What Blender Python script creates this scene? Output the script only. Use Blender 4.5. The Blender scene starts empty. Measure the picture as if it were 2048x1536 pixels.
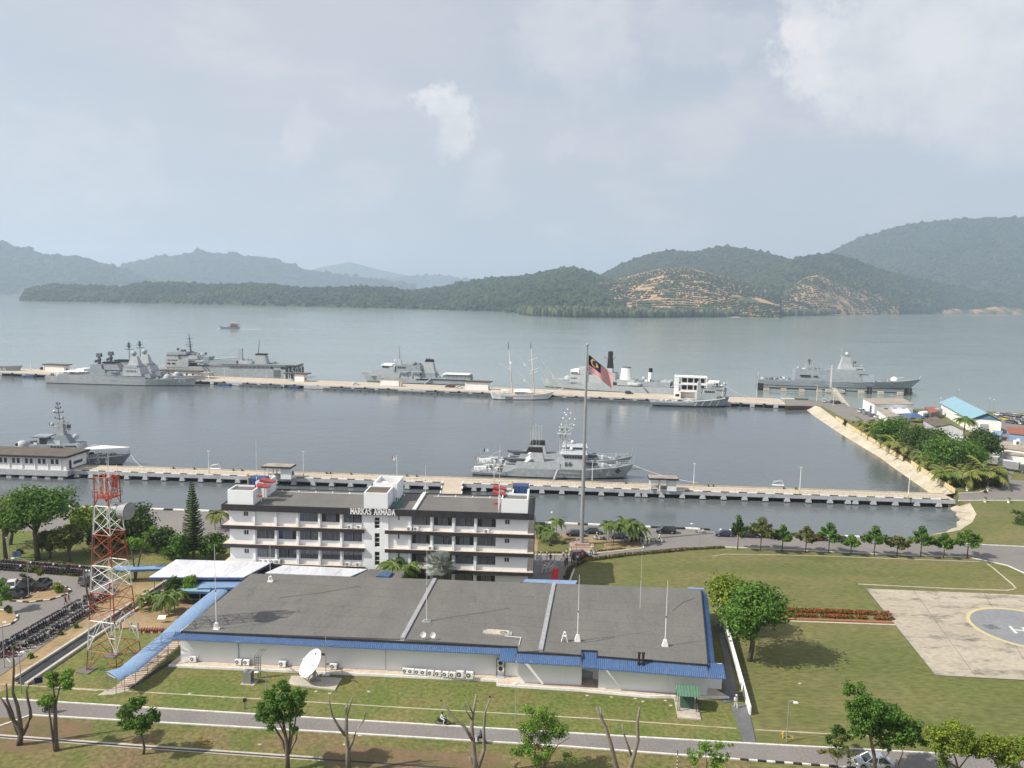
import bpy, math, random
import numpy as np
from mathutils import Vector, Matrix
random.seed(7); RNG = np.random.default_rng(11)
R_ = math.radians
sc = bpy.context.scene
COL = sc.collection
# ------------------------------------------------------------------ camera
FPX, HCAM, PITCH, ROLL = 1560.0, 53.0, R_(6.5), R_(1.03)
_f = Vector((0, math.cos(PITCH), -math.sin(PITCH))); _r0 = Vector((1, 0, 0)); _u0 = _r0.cross(_f)
CR = math.cos(ROLL) * _r0 + math.sin(ROLL) * _u0
CU = -math.sin(ROLL) * _r0 + math.cos(ROLL) * _u0
cam = bpy.data.cameras.new('camera'); camo = bpy.data.objects.new('camera', cam); COL.objects.link(camo)
cam.sensor_width = 36; cam.lens = 36 * FPX / 2048; cam.clip_end = 60000; cam.clip_start = 1
m = Matrix((CR, CU, -_f)).transposed().to_4x4(); m.translation = (0, 0, HCAM); camo.matrix_world = m
sc.camera = camo
def ray(px, py): return _f + CR * ((px - 1024) / FPX) - CU * ((py - 768) / FPX)
def G(px, py, z=0.0):            # survey: where the sight line through a photo pixel meets height z
    d = ray(px, py); t = (z - HCAM) / d.z; return Vector((d.x * t, d.y * t, z))
def AY(px, py, Y):               # ... meets the vertical plane at depth Y
    d = ray(px, py); t = Y / d.y; return Vector((d.x * t, Y, HCAM + d.z * t))
def HT(P, py):                   # height of row py above ground point P
    lo, hi = -20.0, 500.0
    for _ in range(50):
        mid = (lo + hi) / 2; v = Vector((P[0], P[1], mid - HCAM))
        y = 768 - FPX * v.dot(CU) / v.dot(_f)
        if y > py: lo = mid
        else: hi = mid
    return lo
# ------------------------------------------------------------------ world, sun, exposure
SUN_EL, SUN_AZ = R_(44), math.atan2(-0.950, -0.312)     # azimuth of the sun measured from +Y towards +X
wd = bpy.data.worlds.new('World'); sc.world = wd; wd.use_nodes = True
def build_sky(nt):
    N, L = nt.nodes, nt.links
    bg = N['Background']; bg.inputs['Strength'].default_value = 0.116
    def nd(t, **k):
        n = N.new(t)
        for a, b in k.items(): setattr(n, a, b)
        return n
    def math_(op, a, b=None, c=None):
        n = nd('ShaderNodeMath', operation=op)
        for i, v in enumerate((a, b, c)):
            if v is None: continue
            if isinstance(v, (int, float)): n.inputs[i].default_value = v
            else: L.new(v, n.inputs[i])
        return n.outputs[0]
    sky = nd('ShaderNodeTexSky', sky_type='NISHITA', sun_disc=False, sun_elevation=SUN_EL, sun_rotation=SUN_AZ % (2 * math.pi), altitude=50, air_density=1.0, dust_density=2.5, ozone_density=1.2)
    tc = nd('ShaderNodeTexCoord')
    def noise(scale, detail, rough, mscale=(1, 1, 1), loc=(0, 0, 0)):
        mp = nd('ShaderNodeMapping'); mp.inputs['Scale'].default_value = mscale; mp.inputs['Location'].default_value = loc
        L.new(tc.outputs['Generated'], mp.inputs[0])
        n = nd('ShaderNodeTexNoise'); n.inputs['Scale'].default_value = scale; n.inputs['Detail'].default_value = detail; n.inputs['Roughness'].default_value = rough
        L.new(mp.outputs[0], n.inputs['Vector']); return n
    def ramp(v, a, b, lo=0.0, hi=1.0):
        n = nd('ShaderNodeMapRange', interpolation_type='SMOOTHSTEP'); L.new(v, n.inputs[0])
        n.inputs[1].default_value = a; n.inputs[2].default_value = b; n.inputs[3].default_value = lo; n.inputs[4].default_value = hi
        return n.outputs[0]
    def mix(fac, a, b):
        n = nd('ShaderNodeMix', data_type='RGBA')
        if isinstance(fac, (int, float)): n.inputs[0].default_value = fac
        else: L.new(fac, n.inputs[0])
        for i, v in ((6, a), (7, b)):
            if isinstance(v, tuple): n.inputs[i].default_value = (*v, 1)
            else: L.new(v, n.inputs[i])
        return n.outputs[2]
    # thin high veil over the whole sky
    veil = ramp(noise(2.2, 5, .55, (1, 1, 3.2), (3.1, 1, .2)).outputs[0],   .34, .70, .64, .93)
    c = mix(veil, sky.outputs[0], VEIL)
    # broken soft cloud everywhere
    puff = ramp(noise(5.5, 8, .6, (1, 1, 2.1), (.4, .2, .7)).outputs[0], .50, .70, 0, .62)
    c = mix(puff, c, PUFF)
    # the cumulus heads seen in the photograph
    wob = noise(14, 8, .66)
    off = nd('ShaderNodeVectorMath', operation='MULTIPLY_ADD'); L.new(wob.outputs[1], off.inputs[0]); off.inputs[1].default_value = (.15, .15, .15)
    sub = nd('ShaderNodeVectorMath', operation='ADD'); L.new(tc.outputs['Generated'], sub.inputs[0]); sub.inputs[1].default_value = (-.075, -.075, -.075)
    L.new(sub.outputs[0], off.inputs[2])
    acc = None
    for px, py, r, s in CUMULUS:
        d = ray(px, py).normalized()
        dn = nd('ShaderNodeVectorMath', operation='DISTANCE'); L.new(off.outputs[0], dn.inputs[0]); dn.inputs[1].default_value = d
        v = ramp(dn.outputs['Value'], 1.12 * r / FPX, .5 * r / FPX, 0, s)
        acc = v if acc is None else math_('MAXIMUM', acc, v)
    tex = ramp(noise(16, 7, .6, (1, 1, 1.3)).outputs[0], .3, .65, .55, 1)
    c = mix(math_('MULTIPLY', acc, tex), c, CUMCOL)
    L.new(c, bg.inputs['Color'])
VEIL, PUFF, CUMCOL = (4.3, 4.42, 4.72), (5.0, 5.0, 5.12), (6.4, 6.35, 6.3)
CUMULUS = [(1620, 75, 80, .9), (1615, 130, 70, .75), (1680, 120, 95, .7), (1780, 130, 130, .65), (1860, 50, 150, .6), (1960, 40, 170, .7), (1990, 150, 150, .55), (2060, 100, 150, .7),
           (878, 220, 50, .9), (908, 242, 58, .72), (888, 270, 58, .5), (610, 288, 55, .30), (1120, 70, 120, .35), (1180, 95, 120, .3), (235, 350, 80, .2), (1140, 297, 35, .2), (970, 370, 60, .25), (1475, 85, 60, .22), (1380, 60, 80, .2)]
build_sky(wd.node_tree)
sun = bpy.data.lights.new('sun', 'SUN'); sun.energy = 4.9; sun.angle = R_(0.55); sun.color = (1, .94, .84)
suno = bpy.data.objects.new('sun', sun); COL.objects.link(suno)
sdir = Vector((math.sin(SUN_AZ) * math.cos(SUN_EL), math.cos(SUN_AZ) * math.cos(SUN_EL), math.sin(SUN_EL)))
suno.rotation_euler = sdir.to_track_quat('Z', 'Y').to_euler(); suno.location = (-60, -20, 120)
vs = sc.view_settings; vs.view_transform = 'Standard'; vs.look = 'None'; vs.gamma = 1; vs.use_curve_mapping = False; vs.exposure = 0.30
cy = sc.cycles; cy.use_denoising = True; cy.max_bounces = 5; cy.diffuse_bounces = 2; cy.glossy_bounces = 2; cy.transmission_bounces = 2; cy.volume_bounces = 1; cy.transparent_max_bounces = 6
cy.caustics_reflective = False; cy.caustics_refractive = False; cy.sample_clamp_indirect = 4
HAZE = 1.15e-4
# ------------------------------------------------------------------ mesh kit
class MB:
    def __init__(s): s.v = []; s.f = []; s.m = []
    def add(s, vs, fs, mi=0):
        k = len(s.v); s.v += [tuple(p) for p in vs]
        for f in fs: s.f.append(tuple(i + k for i in f)); s.m.append(mi)
        return s
    def hexa(s, b, t, mi=0):     # bottom loop, top loop (same count, ccw from above)
        n = len(b)
        return s.add(list(b) + list(t), [tuple(range(n))[::-1], tuple(range(n, 2 * n))] + [(i, (i + 1) % n, n + (i + 1) % n, n + i) for i in range(n)], mi)
    def box(s, x0, x1, y0, y1, z0, z1, mi=0):
        q = [(x0, y0), (x1, y0), (x1, y1), (x0, y1)]
        return s.hexa([(*p, z0) for p in q], [(*p, z1) for p in q], mi)
    def prism(s, poly, z0, z1, mi=0):
        poly = [(p[0], p[1]) for p in poly]
        a = sum(poly[i][0] * poly[(i + 1) % len(poly)][1] - poly[(i + 1) % len(poly)][0] * poly[i][1] for i in range(len(poly)))
        if a < 0: poly = poly[::-1]
        return s.hexa([(*p, z0) for p in poly], [(*p, z1) for p in poly], mi)
    def obox(s, c, sx, sy, sz, rz=0, mi=0):   # c = centre of the base
        ca, sa = math.cos(rz), math.sin(rz)
        q = [(c[0] + ca * x - sa * y, c[1] + sa * x + ca * y) for x, y in ((-sx / 2, -sy / 2), (sx / 2, -sy / 2), (sx / 2, sy / 2), (-sx / 2, sy / 2))]
        return s.hexa([(*p, c[2]) for p in q], [(*p, c[2] + sz) for p in q], mi)
    def wall(s, p, q, th, z0, z1, mi=0):      # upright slab from p to q
        d = Vector((q[0] - p[0], q[1] - p[1])); n = Vector((-d.y, d.x)).normalized() * th / 2
        return s.prism([(p[0] - n.x, p[1] - n.y), (q[0] - n.x, q[1] - n.y), (q[0] + n.x, q[1] + n.y), (p[0] + n.x, p[1] + n.y)], z0, z1, mi)
    def tube(s, pts, rad, n=6, mi=0, cap=True):
        pts = [Vector(p) for p in pts]; k = len(pts)
        if not hasattr(rad, '__len__'): rad = [rad] * k
        rings = []
        for i, p in enumerate(pts):
            d = (pts[min(i + 1, k - 1)] - pts[max(i - 1, 0)]).normalized()
            a = d.cross(Vector((0, 0, 1)) if abs(d.z) < .9 else Vector((1, 0, 0))).normalized(); b = d.cross(a)
            rings.append([p + (a * math.cos(2 * math.pi * j / n) + b * math.sin(2 * math.pi * j / n)) * rad[i] for j in range(n)])
        vs = [q for r in rings for q in r]
        fs = [(i * n + j, i * n + (j + 1) % n, (i + 1) * n + (j + 1) % n, (i + 1) * n + j) for i in range(k - 1) for j in range(n)]
        if cap: fs += [tuple(range(n))[::-1], tuple(range((k - 1) * n, k * n))]
        return s.add(vs, fs, mi)
    def cyl(s, p, q, r0, r1=None, n=8, mi=0): return s.tube([p, q], [r0, r0 if r1 is None else r1], n, mi)
    def sph(s, c, r, n=8, k=5, mi=0, sq=(1, 1, 1), z0=-1.0):
        vs, fs = [], []
        for i in range(k + 1):
            th = math.asin(z0) + (math.pi / 2 - math.asin(z0)) * i / k
            for j in range(n):
                a = 2 * math.pi * j / n
                vs.append((c[0] + r * sq[0] * math.cos(th) * math.cos(a), c[1] + r * sq[1] * math.cos(th) * math.sin(a), c[2] + r * sq[2] * math.sin(th)))
        for i in range(k):
            for j in range(n): fs.append((i * n + j, i * n + (j + 1) % n, (i + 1) * n + (j + 1) % n, (i + 1) * n + j))
        return s.add(vs, fs, mi)
    def bar(s, p, q, w, h=None, mi=0): return s.tube([p, q], (w if h is None else (w + h) / 2) * .7, 4, mi)
    def mesh(s, name, mats, smooth=False):
        me = bpy.data.meshes.new(name); me.from_pydata(s.v, [], s.f)
        for mt in (mats if isinstance(mats, (list, tuple)) else [mats]): me.materials.append(mt)
        if len(set(s.m)) > 1 or (s.m and s.m[0]): me.polygons.foreach_set('material_index', s.m)
        if smooth: me.polygons.foreach_set('use_smooth', [True] * len(s.f))
        me.update(); return me
    def build(s, name, mats, parent=None, loc=(0, 0, 0), rz=0, smooth=False, **k):
        return obj(name, s.mesh(name, mats, smooth), parent, loc, rz, **k)
def obj(name, me, parent=None, loc=(0, 0, 0), rz=0, label=None, scale=None):
    o = bpy.data.objects.new(name, me); COL.objects.link(o)
    o.location = loc; o.rotation_euler = (0, 0, rz)
    if scale: o.scale = scale if hasattr(scale, '__len__') else (scale,) * 3
    if parent: o.parent = parent
    if label: o['label'] = label
    return o
def tag(o, label, cat, group=None):
    o['label'] = label; o['category'] = cat
    if group: o['group'] = group
    return o
def thing(name, label, cat, loc=(0, 0, 0), rz=0, group=None):
    return tag(obj(name, None, None, loc, rz), label, cat, group)
def struct(name, mb, mt, label=None, **k):
    o = mb.build(name, mt, **k); o['kind'] = 'structure'
    if label: o['label'] = label
    return o
KIDS = {}
def copy_tree(o, loc=None, rz=None, label=None, group=None, parent=None, scale=None):
    c = o.copy(); COL.objects.link(c)
    if parent: c.parent = parent
    if loc is not None: c.location = loc
    if rz is not None: c.rotation_euler = (0, 0, rz)
    if scale is not None: c.scale = (scale,) * 3
    if label: c['label'] = label
    if group: c['group'] = group
    if o.name not in KIDS: KIDS[o.name] = list(o.children)
    for ch in KIDS[o.name]: copy_tree(ch, parent=c)
    return c
def npmesh(name, verts, faces, mats, mi=None, smooth=False):
    me = bpy.data.meshes.new(name); n = len(verts); k, w = faces.shape
    me.vertices.add(n); me.vertices.foreach_set('co', verts.astype(np.float32).ravel())
    me.loops.add(k * w); me.loops.foreach_set('vertex_index', faces.astype(np.int32).ravel())
    me.polygons.add(k); me.polygons.foreach_set('loop_start', np.arange(0, k * w, w, dtype=np.int32))
    for mt in (mats if isinstance(mats, (list, tuple)) else [mats]): me.materials.append(mt)
    if mi is not None: me.polygons.foreach_set('material_index', mi.astype(np.int32))
    me.polygons.foreach_set('use_smooth', [smooth] * k)
    me.update(calc_edges=True); return me
ORD = 'first second third fourth fifth sixth seventh eighth ninth tenth eleventh twelfth thirteenth fourteenth fifteenth sixteenth seventeenth eighteenth nineteenth twentieth'.split()
def ordn(i): return ORD[i] if i < 20 else ('twenty-' + ORD[i - 20] if i < 29 else (('thirtieth', 'fortieth')[i // 10 - 2] if i % 10 == 9 else ('thirty-', 'forty-')[i // 10 - 3] + ORD[i % 10]))
# ------------------------------------------------------------------ materials
def mat(name, col, rough=.75, col2=None, scale=.6, amt=None, fine=8.0, bump=0.0, metal=0.0, spec=.4, stretch=(1, 1, 1), island=0.0, trans=0.0, lo=.38, hi=.66, bscale=None, coat=0.0, dirt=None, dscale=.25, dlo=.55, dhi=.7, grain=(.84, 1.14)):
    mt = bpy.data.materials.new(name); mt.use_nodes = True; nt = mt.node_tree; N, L = nt.nodes, nt.links
    bs = N['Principled BSDF']; bs.inputs['Roughness'].default_value = rough; bs.inputs['Metallic'].default_value = metal; bs.inputs['Specular IOR Level'].default_value = spec
    if coat: bs.inputs['Coat Weight'].default_value = coat; bs.inputs['Coat Roughness'].default_value = .05
    ge = N.new('ShaderNodeNewGeometry'); mp = N.new('ShaderNodeMapping'); mp.inputs['Scale'].default_value = stretch; L.new(ge.outputs['Position'], mp.inputs[0])
    def noise(sc_, det=5, ro=.6):
        n = N.new('ShaderNodeTexNoise'); n.inputs['Scale'].default_value = sc_; n.inputs['Detail'].default_value = det; n.inputs['Roughness'].default_value = ro; L.new(mp.outputs[0], n.inputs['Vector']); return n.outputs[0]
    def rng(v, a, b, c, d):
        n = N.new('ShaderNodeMapRange'); L.new(v, n.inputs[0])
        for i, x in enumerate((a, b, c, d)): n.inputs[i + 1].default_value = x
        return n.outputs[0]
    def mixc(f, a, b, bt='MIX'):
        n = N.new('ShaderNodeMix'); n.data_type = 'RGBA'; n.blend_type = bt
        L.new(f, n.inputs[0]) if not isinstance(f, (int, float)) else setattr(n.inputs[0], 'default_value', f)
        for i, v in ((6, a), (7, b)):
            if isinstance(v, tuple): n.inputs[i].default_value = (*v, 1)
            else: L.new(v, n.inputs[i])
        return n.outputs[2]
    if col2 is None: col2 = tuple(c * .8 for c in col)
    c = mixc(rng(noise(scale), lo, hi, 0, 1), col, col2)
    if dirt: c = mixc(rng(noise(dscale, 7, .7), dlo, dhi, 0, .9), c, dirt)
    if fine: # small grain
        c = mixc(1.0, c, mixc(rng(noise(fine, 3), .3, .7, 0, 1), (grain[0],) * 3, (grain[1],) * 3), 'MULTIPLY')
    if island:
        c = mixc(1.0, c, mixc(ge.outputs['Random Per Island'], (1 - island,) * 3, (1 + island,) * 3), 'MULTIPLY')
    L.new(c, bs.inputs['Base Color'])
    if bump:
        b = N.new('ShaderNodeBump'); b.inputs['Strength'].default_value = bump; b.inputs['Distance'].default_value = .05; L.new(noise(bscale or fine * 1.5, 4), b.inputs['Height']); L.new(b.outputs[0], bs.inputs['Normal'])
    if trans:
        tr = N.new('ShaderNodeBsdfTranslucent'); L.new(c, tr.inputs[0]); mx = N.new('ShaderNodeMixShader'); mx.inputs[0].default_value = trans
        L.new(bs.outputs[0], mx.inputs[1]); L.new(tr.outputs[0], mx.inputs[2]); L.new(mx.outputs[0], N['Material Output'].inputs[0])
    return mt
def paint(name, col, rough=.45, **k): return mat(name, col, rough, scale=.35, fine=3, **k)
MT = dict(
    white=mat('white_paint', (.85, .84, .82), .6, (.79, .78, .75), .5, fine=2, dirt=(.55, .52, .47), dscale=.4, dlo=.62, dhi=.8),
    wall=mat('white_render', (.86, .87, .88), .8, (.82, .83, .84), .3, fine=0, stretch=(1, 1, .25), dirt=(.66, .65, .62), dscale=.5, dlo=.62, dhi=.95),
    fascia=mat('dark_fascia', (.028, .026, .032), .6, (.045, .04, .043), .8, fine=2),
    ledge=mat('ledge_concrete', (.62, .52, .42), .85, (.50, .41, .33), .9, fine=4, dirt=(.3, .25, .2), dscale=1.1, dlo=.6, dhi=.75),
    roof=mat('roof_felt', (.158, .152, .140), .9, (.132, .128, .120), .22, fine=5, stretch=(1, .35, 1), dirt=(.108, .107, .102), dscale=.7, dlo=.56, dhi=.7, bump=.3),
    capst=mat('joint_cap', (.36, .36, .37), .6, (.28, .28, .29), 1.0, fine=4),
    blue=paint('blue_sheet', (.05, .105, .235), .45, col2=(.065, .125, .25), dirt=(.2, .27, .38), dscale=.8, dlo=.6, dhi=.78),
    blue2=paint('pale_blue_sheet', (.19, .29, .46), .5, col2=(.23, .33, .48), dirt=(.13, .2, .34), dscale=.9, dlo=.58, dhi=.75),
    cyan=paint('cyan_sheet', (.20, .35, .43), .65, col2=(.24, .38, .45)),
    tinroof=mat('white_sheet_roof', (.66, .67, .71), .55, (.56, .57, .61), .3, fine=2, stretch=(1, .3, 1), dirt=(.42, .42, .43), dscale=.3, dlo=.6, dhi=.8),
    concrete=mat('concrete', (.50, .455, .385), .9, (.40, .36, .30), .25, fine=3, dirt=(.20, .18, .15), dscale=.35, dlo=.58, dhi=.76),
    apron=mat('apron_concrete', (.42, .37, .29), .9, (.355, .31, .24), .12, fine=2, dirt=(.13, .125, .115), dscale=.34, dlo=.52, dhi=.66, stretch=(.55, 1, 1)),
    deck=mat('jetty_concrete', (.50, .43, .335), .9, (.42, .36, .29), .2, fine=1.5, dirt=(.28, .24, .19), dscale=.5, dlo=.55, dhi=.8),
    pier=mat('pier_concrete', (.47, .48, .50), .85, (.38, .39, .41), .5, fine=2, dirt=(.2, .2, .2), dscale=.5, dlo=.58, dhi=.75),
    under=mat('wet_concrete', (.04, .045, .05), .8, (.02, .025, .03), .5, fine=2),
    asphalt=mat('asphalt', (.215, .196, .182), .9, (.18, .166, .156), .10, fine=3, dirt=(.15, .145, .143), dscale=.14, dlo=.55, dhi=.75),
    darkpath=mat('dark_asphalt', (.15, .15, .155), .9, (.11, .11, .115), .4, fine=4),
    line=mat('road_paint', (.72, .70, .66), .7, (.55, .53, .5), 1.2, fine=6),
    black=mat('black_paint', (.02, .02, .021), .5, (.035, .034, .033), 1.0, fine=4),
    yellow=mat('yellow_paint', (.60, .43, .06), .6, (.5, .36, .08), 1.0),
    grass=mat('lawn', (.115, .128, .034), .95, (.17, .147, .060), .055, fine=1.6, dirt=(.092, .112, .026), dscale=.10, dlo=.48, dhi=.66, bump=.5, bscale=3, lo=.35, hi=.66, stretch=(.45, 1.3, 1), grain=(.66, 1.34)),
    grass2=mat('green_lawn', (.105, .138, .028), .95, (.185, .158, .058), .11, fine=1.8, dirt=(.15, .105, .05), dscale=.16, dlo=.58, dhi=.70, bump=.6, bscale=3, lo=.40, hi=.68, grain=(.62, 1.36)),
    dry=mat('dry_verge', (.175, .138, .060), .95, (.105, .122, .028), .14, fine=1.8, dirt=(.170, .118, .062), dscale=.10, dlo=.50, dhi=.64, bump=.6, bscale=3, lo=.40, hi=.60, grain=(.6, 1.4)),
    soil=mat('bare_soil', (.34, .245, .135), .95, (.25, .18, .09), .3, fine=2, dirt=(.14, .14, .05), dscale=.4, dlo=.55, dhi=.7, bump=.5),
    redsoil=mat('red_soil', (.175, .118, .066), .95, (.13, .105, .045), .3, fine=2, dirt=(.12, .12, .03), dscale=.4, dlo=.54, dhi=.7, bump=.5),
    revet=mat('revetment', (.52, .46, .36), .9, (.40, .35, .26), .2, fine=1.2, dirt=(.16, .15, .12), dscale=.3, dlo=.57, dhi=.72),
    cream=mat('cream_wall', (.66, .53, .31), .85, (.60, .48, .28), .4, fine=2),
    brown=mat('brown_roof', (.13, .105, .085), .9, (.09, .075, .06), .4, fine=3, dirt=(.22, .19, .15), dscale=.5, dlo=.58, dhi=.7),
    tanroof=mat('tan_roof', (.38, .33, .27), .9, (.26, .22, .185), .3, fine=2, dirt=(.14, .12, .1), dscale=.4, dlo=.55, dhi=.72),
    rust=mat('rusty_sheet', (.32, .10, .06), .8, (.24, .09, .06), .6, fine=3, dirt=(.35, .3, .25), dscale=.9, dlo=.6, dhi=.7),
    glass=mat('window_glass', (.035, .04, .045), .08, (.05, .055, .06), .5, fine=0, spec=.6),
    curtain=mat('grey_curtain', (.36, .37, .395), .8, (.25, .26, .285), 1.6, fine=6, stretch=(3, 3, .2)),
    metal=mat('galvanised', (.42, .43, .44), .4, (.34, .35, .36), 1.0, metal=.6),
    polem=mat('pole_grey', (.36, .37, .38), .45, (.30, .31, .32), 1.0, metal=.3),
    red=paint('red_paint', (.36, .06, .055), .5), orange=mat('tower_red', (.42, .085, .035), .6, (.33, .06, .03), .8, fine=3),
    crimson=mat('red_carpet', (.68, .012, .02), .8, (.6, .01, .02), 1),
    green=paint('green_sheet', (.10, .20, .13), .5), teal=paint('teal_pipe', (.04, .22, .19), .5),
    navy=mat('navy_grey', (.285, .32, .345), .6, (.25, .285, .31), .12, fine=.8, stretch=(.5, .5, 1), dirt=(.27, .28, .28), dscale=.3, dlo=.62, dhi=.8, spec=.3),
    navylt=mat('navy_pale', (.43, .455, .465), .6, (.38, .405, .415), .15, fine=.9, dirt=(.36, .355, .34), dscale=.3, dlo=.6, dhi=.8, spec=.3),
    navydk=mat('navy_dark', (.12, .13, .14), .6, (.10, .11, .12), .3, fine=1, spec=.3),
    deckg=mat('ship_deck', (.25, .275, .29), .8, (.20, .22, .24), .4, fine=2),
    boot=mat('boot_topping', (.018, .018, .02), .6, (.03, .03, .03), .5),
    cloth=mat('awning_cloth', (.74, .73, .70), .8, (.68, .67, .64), .5, fine=2),
    carblack=mat('car_black', (.012, .012, .015), .25, (.015, .015, .018), 1, fine=0, coat=1), carwhite=mat('car_white', (.72, .72, .71), .3, (.70, .70, .69), 1, fine=0, coat=.8),
    carsilver=mat('car_silver', (.42, .45, .50), .3, (.40, .43, .48), 1, fine=0, metal=.4, coat=.8), cargrey=mat('car_grey', (.10, .105, .11), .3, (.09, .09, .1), 1, fine=0, coat=1),
    carblue=mat('car_navy', (.012, .02, .07), .25, (.012, .02, .06), 1, fine=0, coat=1), carred=mat('car_red', (.20, .015, .03), .3, (.18, .012, .03), 1, fine=0, coat=1), caryellow=mat('car_yellow', (.6, .42, .05), .35, (.55, .4, .05), 1, fine=0, coat=1),
    tyre=mat('tyre', (.02, .02, .02), .85, (.03, .03, .03), 2), lampw=mat('lamp_lens', (.8, .8, .78), .3, (.75, .75, .73), 2), taill=mat('tail_lens', (.35, .01, .01), .3, (.3, .01, .01), 2),
    skin=mat('skin', (.26, .15, .10), .6, (.22, .13, .08), 6), hair=mat('hair', (.012, .010, .009), .7, (.02, .015, .012), 6), uniw=mat('white_uniform', (.76, .76, .76), .8, (.68, .68, .69), 4), dark=mat('dark_cloth', (.025, .025, .032), .85, (.04, .04, .045), 4),
    blueshirt=mat('blue_cloth', (.05, .07, .2), .85, (.06, .08, .2), 4), redshirt=mat('red_cloth', (.35, .03, .05), .85, (.3, .03, .05), 4), limevest=mat('lime_vest', (.50, .62, .06), .8, (.45, .55, .06), 4), greyc=mat('grey_cloth', (.25, .25, .27), .85, (.2, .2, .22), 4),
    bark=mat('bark', (.17, .14, .115), .95, (.10, .08, .065), 1.2, fine=8, stretch=(1, 1, .4), bump=.8), barklt=mat('pale_bark', (.27, .23, .19), .95, (.16, .13, .105), 1.0, fine=6, stretch=(1, 1, .4), bump=.8),
    leaf=mat('leaf_green', (0.114, 0.222, 0.031), .6, (0.065, 0.138, 0.020), .5, fine=0, island=.45, trans=.3, spec=.3),
    leafdk=mat('leaf_dark', (0.072, 0.130, 0.024), .6, (0.045, 0.083, 0.016), .5, fine=0, island=.45, trans=.25, spec=.3),
    leaflt=mat('leaf_light', (0.192, 0.336, 0.042), .6, (0.125, 0.225, 0.030), .6, fine=0, island=.4, trans=.35, spec=.3),
    leafyel=mat('leaf_yellow', (0.252, 0.318, 0.034), .6, (0.138, 0.213, 0.027), .45, fine=0, island=.4, trans=.35, spec=.3),
    leafolive=mat('leaf_olive', (0.162, 0.180, 0.046), .65, (0.106, 0.125, 0.034), .5, fine=0, island=.45, trans=.3, spec=.3),
    leafsil=mat('leaf_silver', (.44, .48, .43), .6, (.32, .36, .32), .8, fine=0, island=.3, trans=.15, spec=.4),
    palm=mat('palm_green', (0.156, 0.228, 0.042), .55, (0.100, 0.163, 0.031), .6, fine=0, island=.4, trans=.3, spec=.4),
    palmyel=mat('palm_yellow', (.27, .28, .06), .55, (.15, .18, .04), .6, fine=0, island=.4, trans=.3, spec=.4),
    hedge=mat('hedge_green', (.10, .10, .025), .7, (.14, .085, .03), .9, fine=0, island=.4, trans=.2), flower=mat('orange_flower', (.34, .085, .022), .7, (.13, .10, .02), .8, fine=0, island=.45, trans=.2),
    brick=mat('red_brick_kerb', (.38, .13, .09), .85, (.3, .11, .08), 2), pave=mat('pink_paving', (.38, .27, .22), .9, (.30, .21, .17), 1.2),
    padgrey=mat('helipad_grey', (.235, .24, .252), .85, (.20, .207, .22), .2, fine=2, dirt=(.29, .295, .31), dscale=.8, dlo=.6, dhi=.68), padstain=mat('dark_patch', (.14, .15, .165), .85, (.12, .13, .14), 1),
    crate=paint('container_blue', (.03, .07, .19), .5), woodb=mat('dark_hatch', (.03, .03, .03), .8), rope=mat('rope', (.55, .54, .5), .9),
    flagblue=mat('flag_blue', (.015, .012, .07), .8, (.02, .015, .08), 2), flagyel=mat('flag_yellow', (.72, .55, .03), .8, (.65, .5, .03), 2), flagred=mat('flag_red', (.55, .015, .03), .8, (.5, .012, .03), 2), flagwhite=mat('flag_white', (.78, .78, .78), .8, (.7, .7, .7), 2),
    soot=mat('soot_black', (.012, .012, .014), .8, (.02, .02, .022), 1))
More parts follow.
